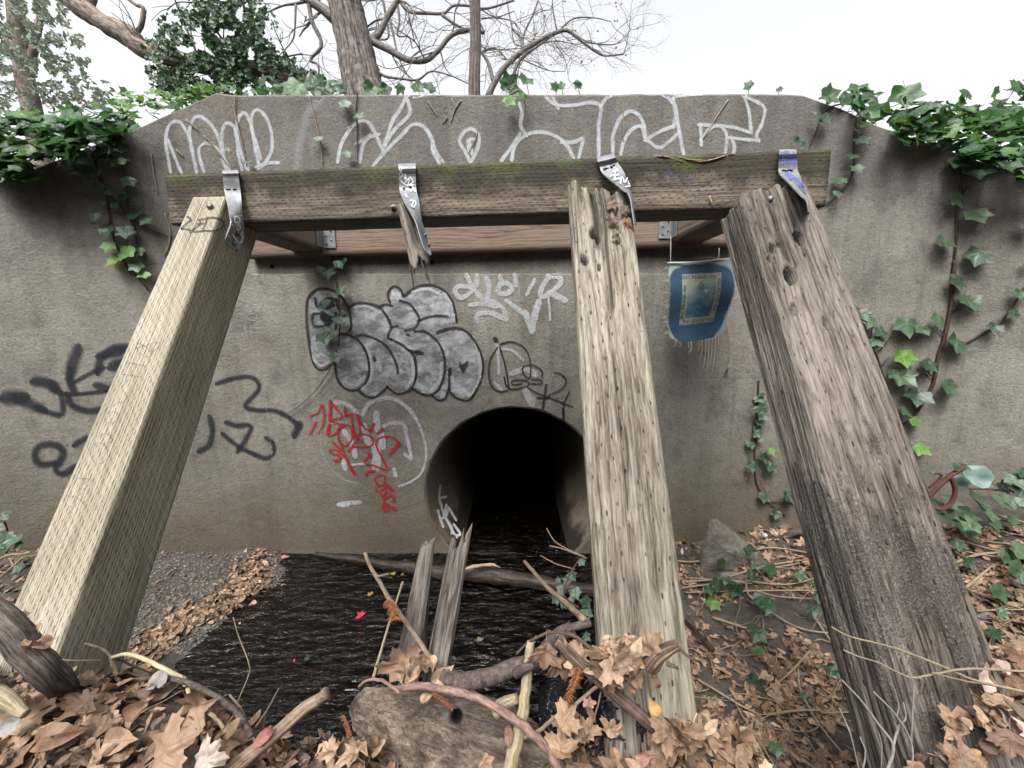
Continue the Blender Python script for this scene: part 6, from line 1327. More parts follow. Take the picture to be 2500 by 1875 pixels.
# ------------------------------------------------------------------ black plastic bag
M_bag = None
g = G('black_plastic'); ob = g.co.outputs['Object']; n1 = g.noise(ob, 14, 3, .55, 1.4); n2 = g.noise(ob, 40, 2, .5, .8)
M_bag = g.done((.012, .013, .016), .16, g.bump(g.math('ADD', n1, g.math('MULTIPLY', n2, .25)), .5, .012), spec=.5)
import bmesh
def bagpt(u, v):
    x = 1318 + 335 * u + 10 * noise.noise(Vector((v * 4, 0, 1))); y = 1672 + 55 * (1 - abs(u * 2 - 1.1)) * -.25 + 185 * v + 12 * noise.noise(Vector((u * 5, 2, 1)))
    a = Vector((u * 3.1, v * 1.7, 0)); f = 0; amp = 1.0
    for o_ in range(4):
        f += amp * (1 - 2.4 * abs(noise.noise(a + Vector((u * .9, 0, o_ * 7)))))
        a = Vector((a.x * 2.0 + .5 * a.y, a.y * 1.9 - .6 * a.x, o_)); amp *= .48
    return P(x, y, .615 + .05 * (1 - v) - .030 * f - .035 * math.sin(math.pi * u) * math.sin(math.pi * v))
NB, MBv = 150, 90; V = [tuple(bagpt(i / NB, j / MBv)) for j in range(MBv + 1) for i in range(NB + 1)]; nb_ = len(V)
V += [(x, y + .012, z - .004) for x, y, z in V]; Fc = []
for j in range(MBv):
    for i in range(NB):
        a = j * (NB + 1) + i; Fc.append((a, a + 1, a + NB + 2, a + NB + 1)); Fc.append((a + nb_, a + NB + 1 + nb_, a + NB + 2 + nb_, a + 1 + nb_))
me = bpy.data.meshes.new('plastic_bag'); me.from_pydata(V, [], Fc); me.materials.append(M_bag); me.polygons.foreach_set('use_smooth', np.ones(len(Fc), bool)); me.update()
bag = link(bpy.data.objects.new('plastic_bag', me)); tag(bag, 'crumpled shiny black plastic bag under the branches at the foot of the middle post', 'plastic bag')

# ------------------------------------------------------------------ rocks
def rock(label, poly, Y, depth, m, seed):
    """solid stone grown from a silhouette, given real thickness"""
    pts = crom([(x, y) for x, y in poly + [poly[0]]], 6)[:-1]; c0 = pts.mean(0); V = []; Fc = []; n = len(pts); rings = [(-1, .0), (-.9, .45), (-.55, .82), (0, 1), (.6, .8), (1, .3)]
    for (dz, sc_) in rings:
        for (x, y) in pts:
            xx, yy = c0 + (np.array([x, y]) - c0) * sc_
            p = P(xx, yy, Y + depth * dz * (.6 if dz < 0 else 1)); p += Vector((noise.noise(p * 14 + Vector((seed, 0, 0))), noise.noise(p * 14 + Vector((0, seed, 0))), noise.noise(p * 14 + Vector((0, 0, seed))))) * .010 + Vector((noise.noise(p * 60), noise.noise(p * 60 + Vector((9, 0, 0))), noise.noise(p * 60 + Vector((0, 9, 0))))) * .006
            V.append(tuple(p))
    for i in range(len(rings) - 1):
        for k in range(n): Fc.append((i * n + k, i * n + (k + 1) % n, (i + 1) * n + (k + 1) % n, (i + 1) * n + k))
    o = mk('rock', V, Fc, m); tag(o, label, 'rock', 'rocks on the right bank'); return o
g = G('rough_stone'); ob = g.co.outputs['Object']; n1 = g.noise(ob, 18, 6, .72); n2 = g.noise(ob, 110, 4, .7)
c = g.ramp(n1, [(.3, (.055, .047, .038)), (.5, (.13, .115, .095)), (.7, (.21, .19, .16))]); c = g.mix(g.ramp(n2, [(.55, 0), (.72, .5)]), c, (.24, .22, .19))
M_rock = g.done(c, .9, g.bump(g.math('ADD', n1, g.math('MULTIPLY', n2, .5)), 1.0, .016))
rock('large pointed grey-brown stone against the wall right of the middle post', [(1728, 1275), (1745, 1266), (1785, 1290), (1822, 1325), (1846, 1365), (1856, 1420), (1790, 1440), (1715, 1415), (1706, 1370), (1718, 1320)], 1.84, .09, M_rock, 3)
rock('flat grey stone half hidden in leaves right of the dark post', [(2375, 1500), (2410, 1488), (2450, 1510), (2470, 1540), (2430, 1560), (2390, 1555)], 1.30, .07, M_rock, 7)
rock('small pebble-like stone beside the large pointed stone', [(1755, 1400), (1800, 1395), (1830, 1420), (1800, 1440), (1760, 1430)], 1.72, .04, M_rock, 11)
rock('mossy boulder edge in the lower right corner', [(2440, 1790), (2480, 1775), (2560, 1770), (2600, 1850), (2560, 1960), (2460, 1930), (2420, 1850)], .60, .06, M_rock, 17)

# ------------------------------------------------------------------ gravel bar, leaf litter, twigs
b = MB(); r6 = random.Random(4)
ico = bmesh.new(); bmesh.ops.create_icosphere(ico, subdivisions=1, radius=1); IV = np.array([v.co for v in ico.verts]); IF = np.array([[v.index for v in f.verts] for f in ico.faces]); ico.free()
PV, PF = [], []; npb = 0
for _ in range(5200):
    x, y = r6.uniform(250, 720), r6.uniform(1348, 1600); p = onground(x, y)
    if p.z < WZ - .02 or p.y < .9: continue
    s_ = r6.uniform(.002, .0075) * (1.6 if r6.random() < .06 else 1); J = np.array([s_ * r6.uniform(.7, 1.4), s_ * r6.uniform(.7, 1.4), s_ * r6.uniform(.4, .8)])
    PV.append(IV * J * (1 + .2 * np.random.RandomState(_).rand(len(IV), 1)) + np.array(p)); PF.append(IF + npb); npb += len(IV)
g = G('gravel'); ge = g.n('ShaderNodeNewGeometry'); c = g.ramp(g.noise(g.co.outputs['Object'], 90, 1, .5), [(.3, (.022, .018, .015)), (.5, (.06, .051, .042)), (.62, (.105, .092, .077)), (.75, (.18, .165, .14))])
M_grav = g.done(c, .85)
gr = mk('gravel', np.vstack(PV), np.vstack(PF), M_grav, smooth=False); tag(gr, 'fine grey-brown gravel bar between the pale post and the stream', 'gravel', kind='stuff')

leafs = []   # (template, position, frame, size, r, tone)
def near_bank(p): return p.y < 1.0
def put_leaf(Ts, p, size, tilt, tone=0, lift=.004, nrm=None):
    n_ = (nrm or gnorm(p)) + Vector((random.gauss(0, tilt), random.gauss(0, tilt), 0)); T_ = Ts[random.randrange(len(Ts))]
    leafs.append((T_, Vector(p) + Vector((0, 0, lift)), frame(n_, random.uniform(0, 6.283)), size, random.random(), tone))
random.seed(21)
# heap in the foreground
for i in range(4300):
    X_ = random.uniform(-1.5, 1.45); Y_ = random.uniform(.28, .86)
    z = gz(X_, Y_)
    sx, sy, d = toscreen((X_, Y_, z))
    if d < .2 or not (-150 < sx < 2650 and sy < 2000): continue
    if 1720 < sx < 2240 and X_ < .9 and z < -1.05: continue
    if z < WZ + .02 : continue
    k = random.random(); Ts, sz = (T_oval, random.uniform(.014, .034)) if k < .40 else (T_ovate, random.uniform(.013, .030)) if k < .72 else (T_maple, random.uniform(.022, .05)) if k < .86 else (T_sweet, random.uniform(.02, .040))
    right = sx > 2150
    put_leaf(Ts, (X_, Y_, z), sz, .42 if k < .7 else .30, 1 if random.random() < (.48 if right or 1600 < sx < 1800 else .12) else 0, random.uniform(.002, .028))
for i in range(2600):                       # broken scraps between the whole leaves
    X_ = random.uniform(-1.4, 1.3); Y_ = random.uniform(.36, .84); z = gz(X_, Y_)
    sx, sy, d = toscreen((X_, Y_, z))
    if d < .2 or not (-50 < sx < 2550 and sy < 1950) or z < -1.02: continue
    put_leaf(T_tiny if random.random() < .5 else T_oval, (X_, Y_, z), random.uniform(.005, .012), .6, 1 if random.random() < .2 else 0, random.uniform(.012, .034))
for i in range(2400):                       # thinner cover on the banks beside and behind the photographer
    X_ = random.uniform(-2.6, 2.6); Y_ = random.uniform(-.8, .95) if abs(X_) > 1.3 else random.uniform(-.8, .30)
    Ts = (T_oval, T_ovate, T_maple)[i % 3]; sx, sy, d = toscreen((X_, Y_, gz(X_, Y_)))
    if Y_ * CP - gz(X_, Y_) * SP > .2 and 0 < sx < 2500 and sy < 1900: continue
    put_leaf(Ts, (X_, Y_, gz(X_, Y_)), random.uniform(.014, .034), .35, 0, random.uniform(.002, .012))
# leaves washed up along the edge of the gravel bar
edge_ = crom([(348, 1622), (390, 1570), (440, 1530), (500, 1505), (560, 1480), (600, 1440), (625, 1400), (640, 1365)], 12)
for i in range(480):
    x, y = edge_[rng.integers(len(edge_))]; x += random.gauss(-8, 22); y += random.gauss(-6, 14); p = onground(x, y)
    if p.z < WZ - .03 or p.y < .95: continue
    p.z = max(p.z, WZ)
    put_leaf(T_oval if random.random() < .6 else T_ovate, p, random.uniform(.014, .031), .40, 1 if random.random() < .4 else 0, random.uniform(.003, .016))
for i in range(90):
    p = onground(random.uniform(280, 640), random.uniform(1350, 1560))
    if p.z > WZ and p.y > .95: put_leaf(T_oval, p, random.uniform(.009, .018), .3, 0, .006)
# right bank: patches with bare mud between
n_ok = 0
for i in range(15000):
    x, y = random.uniform(1640, 2560), random.uniform(1290, 1990); p = onground(x, y)
    if p.y < .80 or p.z < WZ + .005 or p.y > wallY(p.x) - .01: continue
    dens = .36 + 1.25 * noise.noise(Vector((p.x * 4.5, p.y * 4.5, 3))) + .5 * noise.noise(Vector((p.x * 13, p.y * 13, 3)))
    if p.y < 1.25: dens += .12
    if p.y > 1.6: dens += .30
    if x > 2250: dens += .4
    # the picture foreshortens the ground: thin near points out to keep real density even
    if random.random() > dens * min(1, (1.25 / p.y) ** -1.2 + .35): continue
    k = random.random(); Ts, sz = (T_oval, random.uniform(.012, .029)) if k < .45 else (T_ovate, random.uniform(.012, .030)) if k < .88 else (T_sweet, random.uniform(.020, .042))
    put_leaf(Ts, p, sz, .38, 1 if random.random() < .35 else 0, random.uniform(.002, .014)); n_ok += 1
    if n_ok > 3000: break
# a few at the wall foot and left of the pale post
for i in range(120):
    p = onground(random.uniform(-40, 130), random.uniform(1340, 1520))
    if p.y > .9: put_leaf(T_oval, p, random.uniform(.012, .024), .35, 0, .006)

for (x0, y0, sx_, sy_, Ya, n_) in [(1530, 1585, 45, 24, .545, 30), (1515, 1640, 50, 26, .54, 20), (1400, 1620, 24, 40, .58, 9), (1670, 1805, 65, 22, .52, 46), (1560, 1868, 60, 16, .50, 20), (1400, 1790, 45, 30, .55, 9), (1000, 1635, 34, 20, .60, 7), (850, 1840, 45, 26, .56, 34), (60, 1560, 30, 45, .585, 10), (2420, 1780, 70, 70, .58, 60), (2350, 1860, 60, 25, .54, 26), (2480, 1640, 30, 50, .66, 20)]:
    for _ in range(n_):
        p = P(random.gauss(x0, sx_ * .7), random.gauss(y0, sy_ * .7), Ya + random.gauss(0, .018)); k = random.random()
        Ts, sz = (T_oval, random.uniform(.014, .028)) if k < .35 else (T_ovate, random.uniform(.014, .026)) if k < .75 else (T_maple, random.uniform(.02, .034))
        put_leaf(Ts, p, sz, .55, 1 if random.random() < .5 else 0, 0, nrm=Vector((0, -.7, .7)))
# the largest ones in view become objects of their own, the rest stay one litter sheet
def shown(l):
    sx, sy, d = toscreen(np.array(l[1]));
    if not (-10 < sx < 2510 and 1250 < sy < 1885): return 0
    return l[3] / d
order = sorted(range(len(leafs)), key=lambda i: -shown(leafs[i])); chosen = set(order[:270])
Ls = [Leaves(), Leaves()]
for i, l in enumerate(leafs):
    if i not in chosen: Ls[l[5]].add(l[0], l[1], l[2], l[3], l[4])
o = Ls[0].build('leaf_litter', M_dead); tag(o, 'brown fallen leaf litter covering both banks', 'leaf litter', kind='stuff')
o = Ls[1].build('leaf_litter', M_deadL); tag(o, 'paler tan fallen leaves mixed through the litter', 'leaf litter', kind='stuff')
protos = {}
def leaf_obj(name, T_, m, p, M3, size, label, group):
    key = (id(T_), m.name)
    if key not in protos:
        L = Leaves(); L.add(T_, (0, 0, 0), np.eye(3), 1.0, 0.0); o_ = L.build(name, m); protos[key] = o_.data
        o = o_
    else:
        o = bpy.data.objects.new(name, protos[key]); link(o)
    M = Matrix([list(r) for r in M3]).to_4x4(); o.matrix_world = Matrix.Translation(p) @ M @ Matrix.Scale(size, 4)
    tag(o, label, 'dead leaf', group); return o
for i in chosen:
    l = leafs[i]; big = l[0] in T_maple or l[0] in T_sweet if False else any(l[0] is t for t in T_maple + T_sweet)
    sx, sy, d = toscreen(np.array(l[1])); side = 'left' if sx < 1100 else 'right'
    m_ = (M_dead, M_deadL)[l[5]]
    shape = 'lobed' if big else 'narrow oval'; tone = 'pale tan' if l[5] else 'brown'
    leaf_obj('dead_leaf', l[0], m_, l[1], l[2], l[3], '%s curled %s dead leaf in the foreground heap, %s half of the picture' % (tone, shape, side), '%s %s dead leaves in the foreground heap, %s half' % (tone, shape, side))
# single leaves one can point at
def hero(c, x, y, r, T_, m, Y, nrm, up, label):
    X_, Y_ = cv(c, [(x, y)])[0]; p = P(X_, Y_, Y); leaf_obj('dead_leaf', T_, m, p, frame_up(nrm, up), 1.22 * r * CROPS[c][2] * Y / .9 / F, label, 'single dead leaves that stand out')
hero('N', 520, 950, 165, T_maple[0], M_deadL, .61, (.15, -1, .35), (-.35, 0, 1), 'large torn tan leaf standing upright above the left of the driftwood slab')
hero('N', 560, 1000, 120, T_maple[6], M_deadL, .60, (-.2, -1, .5), (.5, 0, .6), 'second tan leaf overlapping the large torn leaf above the driftwood')
hero('N', 800, 1010, 105, T_ovate[2], M_deadL, .59, (.3, -.8, .7), (1, .1, .75), 'pointed tan leaf folded like a boat right of the splintered planks')
hero('N', 660, 930, 80, T_sweet[3], M_dead, .60, (0, -1, .3), (.2, 0, 1), 'crumpled brown leaf at the base of the splintered planks')
hero('N', 1640, 1530, 135, T_maple[1], M_deadL, .50, (-.1, -1, .45), (.1, .2, 1), 'flat five-pointed tan leaf hanging over the lower edge, right of the upright peeled stick')
hero('O', 300, 530, 165, T_maple[2], M_dead, .565, (0, -1, .25), (-.1, 0, -1), 'large crumpled brown leaf draped over the thick curved branch')
hero('O', 450, 620, 170, T_maple[5], M_dead, .57, (.3, -1, .2), (.2, 0, -1), 'dark crumpled leaf hanging behind the stripped branch')
hero('O', 860, 490, 95, T_ovate[1], M_deadL, .545, (-.2, -1, .7), (-1, 0, .2), 'rounded ochre leaf at the foot of the middle post')
hero('O', 1000, 440, 85, T_sweet[1], M_deadL, .55, (0, -.7, 1), (-.3, 0, 1), 'pale curled leaf topping the small heap at the middle post')
hero('O', 1090, 530, 85, T_ovate[4], M_deadL, .54, (.2, -1, .5), (1, 0, .6), 'broad tan leaf in the middle of the small heap at the middle post')
hero('O', 1240, 505, 70, T_oval[3], leafmat('green_tinged_leaf', [(0, (.14, .17, .06)), (1, (.20, .20, .08))], (.1, .1, .04), .4, .5, .15, .4), .535, (.1, -.8, .8), (1, 0, -.1), 'yellow-green curled leaf at the foot of the middle post')
hero('O', 1265, 680, 80, T_oval[5], M_deadL, .53, (.3, -1, .2), (.25, 0, -1), 'narrow pale leaf dangling below the broken branch stub')
hero('O', 1300, 790, 80, T_oval[7], M_dead, .53, (-.2, -1, .2), (.6, 0, -1), 'narrow orange-brown leaf hanging below the dangling pale leaf')
hero('O', 960, 800, 75, T_ovate[6], M_deadL, .535, (-.1, -1, .5), (-1, 0, .1), 'smooth tan leaf lying on the stripped branch')
hero('O', 1085, 850, 85, T_ovate[8], M_deadL, .53, (.1, -1, .4), (.3, 0, -1), 'tan leaf hanging over the stripped branch beside the bag')
hero('O', 690, 985, 70, T_sweet[4], leafmat('pink_leaf', [(0, (.30, .15, .13)), (1, (.33, .18, .15))], (.2, .08, .07), .3, .5, .15, .2), .53, (0, -1, .4), (.2, 0, 1), 'pinkish lobed leaf lying before the black bag')
hero('O', 1290, 1040, 110, T_ovate[3], leafmat('ochre_leaf', [(0, (.36, .22, .09)), (1, (.38, .24, .10))], (.2, .1, .04), .3, .5, .15, .2), .515, (.1, -1, .4), (-.4, 0, 1), 'ochre pointed leaf lying against the black bag above the stripped branch')
hero('O', 890, 1230, 115, T_maple[3], M_deadL, .515, (-.2, -1, .4), (.2, 0, 1), 'large tan leaf on the black bag below the stripped branch')
hero('O', 575, 1130, 100, T_oval[1], M_dead, .525, (.6, -1, .1), (-.1, 0, 1), 'tall curled brown leaf standing left of the black bag')
hero('O', 630, 1300, 85, T_sweet[6], M_dead, .51, (.2, -1, .4), (.4, 0, 1), 'brown folded leaf beside the flat five-pointed leaf')
hero('O', 1180, 1480, 100, T_ovate[5], M_deadR, .49, (.1, -.8, .7), (1, 0, .2), 'pinkish-red curled leaf at the bottom, right of the bag')
hero('O', 1430, 1370, 85, T_sweet[0], M_deadL, .50, (0, -.7, .8), (-.5, 0, 1), 'crisp tan lobed leaf in the heap below the middle post')
hero('O', 1800, 1400, 80, T_ovate[7], M_deadL, .51, (.1, -.7, .9), (.7, 0, .3), 'broad pale leaf at the right end of the heap below the middle post')
hero('N', 1275, 1430, 75, T_oval[2], M_deadL, .52, (.2, -1, .4), (0, 0, 1), 'small ochre leaf resting on the driftwood beside a white petal')
hero('N', 690, 1160, 55, T_ovate[9], M_deadL, .565, (0, -1, .6), (1, 0, .3), 'pale folded leaf on the upper edge of the driftwood')
hero('N', 1110, 1620, 70, T_sweet[5], M_deadL, .50, (0, -.8, .8), (.6, 0, -.6), 'pale lobed leaf at the bottom edge on the driftwood')
hero('M', 1500, 1190, 175, T_sweet[2], M_deadL, .585, (-.1, -1, .3), (1, 0, .35), 'large veined ochre leaf propped up over the water at lower left')
hero('M', 1210, 985, 110, T_ovate[0], leafmat('grey_leaf', [(0, (.20, .19, .185)), (1, (.24, .22, .21))], (.12, .11, .10), .3, .6, .1, .3), .615, (.1, -1, .4), (-.9, 0, -.8), 'silvery grey folded leaf hanging on the dark arched branch')
hero('M', 1280, 1530, 250, T_maple[4], M_deadL, .50, (-.1, -.75, .8), (.7, .1, .5), 'very large tan maple-like leaf at the bottom edge, lower left')
hero('M', 910, 1450, 165, T_ovate[2], M_deadL, .52, (.1, -.7, .9), (1, 0, .1), 'broad yellowish leaf lying in the left leaf heap')
hero('M', 380, 1420, 205, T_oval[6], M_dead, .51, (0, -.7, .8), (1, 0, .35), 'long curled brown leaf in the left leaf heap')
hero('M', 1040, 1210, 115, T_ovate[4], M_dead, .545, (.1, -1, .5), (1, 0, .7), 'reddish-brown oval leaf standing in the left leaf heap')
hero('M', 650, 1165, 130, T_sweet[7], M_dead, .56, (-.1, -1, .5), (.9, 0, -.2), 'curled brown leaf just below the foot of the pale new post')
hero('M', 330, 690, 95, T_ovate[1], M_deadL, .565, (.2, -1, .5), (-1, 0, -.3), 'golden curled leaf lodged between the rough log and the pale post')
hero('M', 260, 600, 70, T_sweet[1], M_deadL, .58, (0, -1, .5), (-.3, 0, 1), 'small tan leaf lodged above the golden leaf on the rough log')
hero('M', 150, 480, 60, T_ovate[7], M_dead, .60, (.3, -1, .5), (1, 0, .3), 'brown leaf lying at the upper end of the rough log')
hero('M', 1580, 1590, 150, T_maple[3], leafmat('white_pink_leaf', [(0, (.38, .30, .27)), (1, (.40, .33, .29))], (.3, .15, .13), .3, .5, .15, .2), .50, (.1, -.8, .7), (.4, 0, .7), 'pale pink-white lobed leaf at the bottom edge near the thick stick')
hero('M', 2040, 1410, 105, T_oval[4], M_deadR, .545, (-.1, -1, .5), (.7, 0, .7), 'red and tan oval leaf beside the thick diagonal stick')
hero('M', 1760, 1370, 110, T_oval[8], M_dead, .555, (0, -1, .3), (.7, 0, .75), 'narrow pointed brown leaf standing over the water')
hero('M', 90, 1330, 110, T_ovate[6], bpy.data.materials['grey_leaf'], .52, (.1, -.8, .7), (1, 0, .35), 'bleached grey leaf at the far left of the leaf heap')
hero('I', 1790, 1420, 85, T_sweet[0], M_deadL, .55, (0, -.8, .6), (-.4, 0, 1), 'pale lobed leaf at the lower right before the dark post')
hero('I', 2080, 1230, 75, T_ovate[3], M_deadL, .58, (-.2, -.7, .8), (1, 0, .2), 'pale cream leaf in the lower right heap')
hero('I', 1720, 1600, 95, T_maple[7], leafmat('blush_leaf', [(0, (.40, .30, .27)), (1, (.42, .32, .29))], (.25, .10, .12), .4, .5, .15, .2), .52, (0, -.7, .8), (1, 0, -.4), 'blush-pink leaf at the bottom right edge')
hero('I', 1890, 1570, 60, T_ovate[5], bpy.data.materials['ochre_leaf'], .53, (.1, -.7, .8), (-.6, 0, .6), 'glossy orange leaf at the bottom right')
hero('I', 2150, 1390, 105, T_oval[9], bpy.data.materials['white_pink_leaf'], .56, (-.1, -.7, .8), (-.6, 0, 1), 'long pale leaf at the right edge')
hero('I', 2060, 1010, 70, T_ovate[6], bpy.data.materials['blush_leaf'], .62, (0, -.8, .6), (-.7, 0, .7), 'small pale leaf right of the dark post')
hero('I', 1960, 1110, 85, T_ovate[2], bpy.data.materials['white_pink_leaf'], .60, (-.1, -.8, .6), (.2, 0, 1), 'bleached leaf leaning on the right side of the dark post')
for j, (x, y, r, k, lab) in enumerate([(475, 480, 62, 1, 'tan crumpled dead leaf caught in the split top of the middle post, uppermost'), (565, 520, 72, 4, 'crumpled pinkish dead leaf caught in the middle post top, widest'), (480, 600, 62, 6, 'brown dead leaf caught in the middle post top, lower one'), (515, 715, 46, 3, 'dead leaf hanging down from the split of the middle post')]):
    h = hit(*cv('K', [(x, y)])[0], [BV_p3]); p = (h[0] if h else P(*cv('K', [(x, y)])[0], 1.12)) + Vector((0, -.012, .004))
    leaf_obj('dead_leaf', T_maple[k], M_dead, p, frame_up((.3 * (j % 2) - .1, -1, .4), (.5 - .3 * j, 0, -1)), r * CROPS['K'][2] * 1.1 / F, lab, 'single dead leaves that stand out')
b = MB()
for _ in range(16):
    p = Vector(hit(*cv('K', [(560 + 30 * random.random(), 560 + 50 * random.random())])[0], [BV_p3, BV_wall])[0]) + Vector((0, -.012, 0)); q = [tuple(p)]
    if p.y > 1.5: continue
    for k in range(4): p = p + Vector((random.uniform(-.008, .016), random.uniform(-.004, .003), -.014)); q.append(tuple(p))
    V, Fc, uv = tube_data(crom(q, 3), .0009, 3); b.add(V, Fc, uv)
o = b.build('twig_tuft', M_sprig); tag(o, 'tuft of fine dry twiglets caught on the middle post under the dead leaves', 'twigs', kind='stuff')
M_flake = leafmat('small_pale_leaf', [(0, (.36, .24, .12)), (1, (.38, .26, .14))], (.2, .1, .05), .2)
h = hit(*cv('K', [(1185, 430)])[0], [BV_beam]); leaf_obj('dead_leaf', T_oval[0], M_flake, h[0] + Vector((0, -.006, 0)), frame_up((.2, -1, .2), (-.25, 0, 1)), .012, 'tiny yellow leaf stuck on the beam left of the dark post', 'single dead leaves that stand out')
# leaves floating on the water
for j, (c, x, y, r, T_, col, lab) in enumerate([('H', 145, 690, 34, T_sweet[0], (.42, .02, .04), 'bright red leaf floating left of the splintered planks'), ('H', 205, 560, 28, T_sweet[1], (.22, .15, .03), 'yellow leaf floating above the red leaf'), ('G', 1862, 978, 15, T_oval[0], (.50, .05, .03), 'small red leaf floating on the dark water at left'), ('G', 1940, 975, 26, T_sweet[2], (.03, .06, .02), 'dark green leaf floating beside the small red one'),
      ('H', 900, 845, 34, T_ovate[2], (.14, .10, .06), 'dull brown leaf floating behind the curved branch'), ('H', 350, 425, 24, T_ovate[3], (.22, .16, .04), 'yellow leaf on the water near the sunken log'), ('H', 410, 430, 16, T_oval[3], (.26, .17, .04), 'small yellow leaf touching the sunken log'), ('H', 250, 385, 26, T_ovate[6], (.18, .09, .08), 'pinkish leaf on the water against the sunken log'), ('G', 1515, 742, 15, T_ovate[4], (.28, .22, .05), 'tiny yellow leaf floating near the gravel bar'),
      ('G', 1440, 915, 22, T_ovate[1], (.10, .07, .05), 'brown leaf floating off the gravel bar'), ('G', 1800, 322, 34, T_oval[5], (.28, .16, .14), 'pink oval leaf on the wet mud at the wall foot'), ('G', 1600, 615, 32, T_ovate[8], (.34, .20, .18), 'pale pink leaf at the water edge'), ('G', 1720, 400, 40, T_oval[6], (.12, .06, .04), 'curled brown leaf at the upper end of the gravel edge')]):
    X_, Y_ = cv(c, [(x, y)])[0]; rr = ray(X_, Y_); p = rr * ((WZ + .007) / rr.z)
    leaf_obj('floating_leaf', T_, leafmat('floating_leaf_%s' % ['red', 'yellow', 'scarlet', 'green', 'dull', 'gold', 'amber', 'rose', 'lemon', 'umber', 'pink', 'blush', 'russet'][j], [(0, col), (1, tuple(k * 1.1 for k in col))], tuple(k * .6 for k in col), .3), p, frame((random.gauss(0, .1), random.gauss(0, .1) - .15, 1), random.uniform(0, 6)), r * CROPS[c][2] * p.y / F * 1.2, lab, 'leaves floating on the stream')

# litter twigs on both banks
b = MB()
for i in range(210):
    if i % 3 == 0:
        X_, Y_ = random.uniform(-1.3, 1.2), random.uniform(.33, .75); z = gz(X_, Y_)
        if z < -1.1: continue
        p = Vector((X_, Y_, z)); L_ = random.uniform(.03, .12); w = random.uniform(.0006, .0018)
    else:
        p = onground(random.uniform(1650, 2560), random.uniform(1300, 1950)); L_ = random.uniform(.05, .28); w = random.uniform(.0008, .0022)
        if p.y < .8: continue
    a = random.gauss(0, .8) if i % 3 else random.uniform(0, 3.14); q = []
    for k in range(6):
        t = k / 5 - .5; xx, yy = p.x + math.cos(a) * L_ * t + random.gauss(0, .004), p.y + math.sin(a) * L_ * t + .015 * math.sin(t * 5 + i)
        if yy > wallY(xx) - .01: yy = wallY(xx) - .01
        q.append((xx, yy, gz(xx, yy) + .012 + random.uniform(0, .015)))
    V, Fc, uv = tube_data(crom(q, 3), w, 4, .1, 60); b.add(V, Fc, uv)
o = b.build('twig_litter', M_drystem); tag(o, 'fine dry twigs and straws strewn through the leaf litter', 'twigs', kind='stuff')

# ------------------------------------------------------------------ runners and ivy growing on the right bank
def gsurf(x, y, l):
    p = onground(x, y, .014 + l)
    return p
def runner(label, segs, leaves, lift=.01, m=None):
    return vine(label, segs, leaves, lift=lift, stemm=m or M_drystem, group='ivy runners on the ground', surf=lambda x, y, l: gsurf(x, y, l * (1.0 if l < .028 else 1.4)))
runner('tan trailing stems with ivy leaves on the right bank under the large stone', [('I', [(10, 370), (130, 375), (400, 330), (560, 290), (700, 295), (900, 335)], 12), ('I', [(60, 505), (300, 480), (550, 410), (930, 345)], 12), ('I', [(40, 545), (400, 500), (700, 525), (960, 455)], 10), ('I', [(60, 575), (500, 560), (950, 560)], 9), ('I', [(60, 480), (200, 490), (480, 520)], 7), ('I', [(500, 560), (650, 600), (950, 620)], 8), ('I', [(480, 430), (720, 400), (920, 355)], 8)],
       [('I', 590, 455, 64), ('I', 770, 520, 52), ('I', 445, 370, 64), ('I', 255, 580, 64), ('I', 370, 590, 72), ('I', 540, 680, 80), ('I', 500, 880, 82), ('I', 470, 515, 46), ('I', 230, 690, 56, 1), ('I', 570, 740, 60), ('I', 280, 430, 46), ('I', 480, 440, 40), ('I', 880, 340, 44), ('I', 960, 590, 52), ('I', 850, 750, 56), ('I', 880, 660, 44), ('I', 310, 560, 50), ('I', 200, 600, 50)])
runner('long thin runner curving down the right bank with a few ivy leaves', [('I', [(440, 470), (460, 590), (600, 700), (750, 790), (900, 830), (1060, 830)], 10), ('I', [(770, 1060), (780, 1180), (850, 1330), (950, 1480), (1050, 1600)], 9), ('I', [(580, 1355), (750, 1335), (900, 1330), (930, 1345), (1150, 1340)], 9), ('I', [(130, 1130), (250, 1200), (400, 1290), (520, 1350)], 10), ('I', [(850, 690), (950, 850), (1040, 950), (1100, 980)], 9), ('I', [(840, 950), (700, 1100), (560, 1200)], 9), ('I', [(230, 735), (400, 790), (600, 850)], 14)],
       [('I', 510, 1000, 48), ('I', 975, 1140, 58), ('I', 475, 1180, 50), ('I', 530, 1220, 40), ('I', 620, 1620, 66), ('I', 790, 1300, 30)])
runner('pale runners and ivy leaves on the bank right of the dark post', [('I', [(1690, 220), (1850, 260), (2050, 320), (2203, 310)], 11), ('I', [(1760, 390), (1900, 340), (2050, 325), (2203, 290)], 16), ('I', [(1700, 290), (1950, 340), (2203, 360)], 8), ('I', [(1820, 550), (1900, 490), (2000, 400)], 13), ('I', [(1900, 700), (2050, 690), (2203, 690)], 8), ('I', [(1840, 560), (2000, 620), (2203, 690)], 8), ('I', [(1960, 860), (2203, 860)], 7), ('I', [(2040, 90), (2203, 130)], 14), ('I', [(1950, 250), (2100, 270), (2203, 300)], 7)],
       [('I', 1770, 200, 84), ('I', 2020, 630, 86), ('I', 2140, 370, 96), ('I', 2130, 480, 84), ('I', 1760, 320, 60), ('I', 2100, 170, 56), ('I', 2080, 390, 70), ('I', 1990, 900, 60), ('I', 1830, 450, 60), ('I', 2160, 560, 60), ('I', 1850, 260, 60), ('I', 2030, 790, 50)])
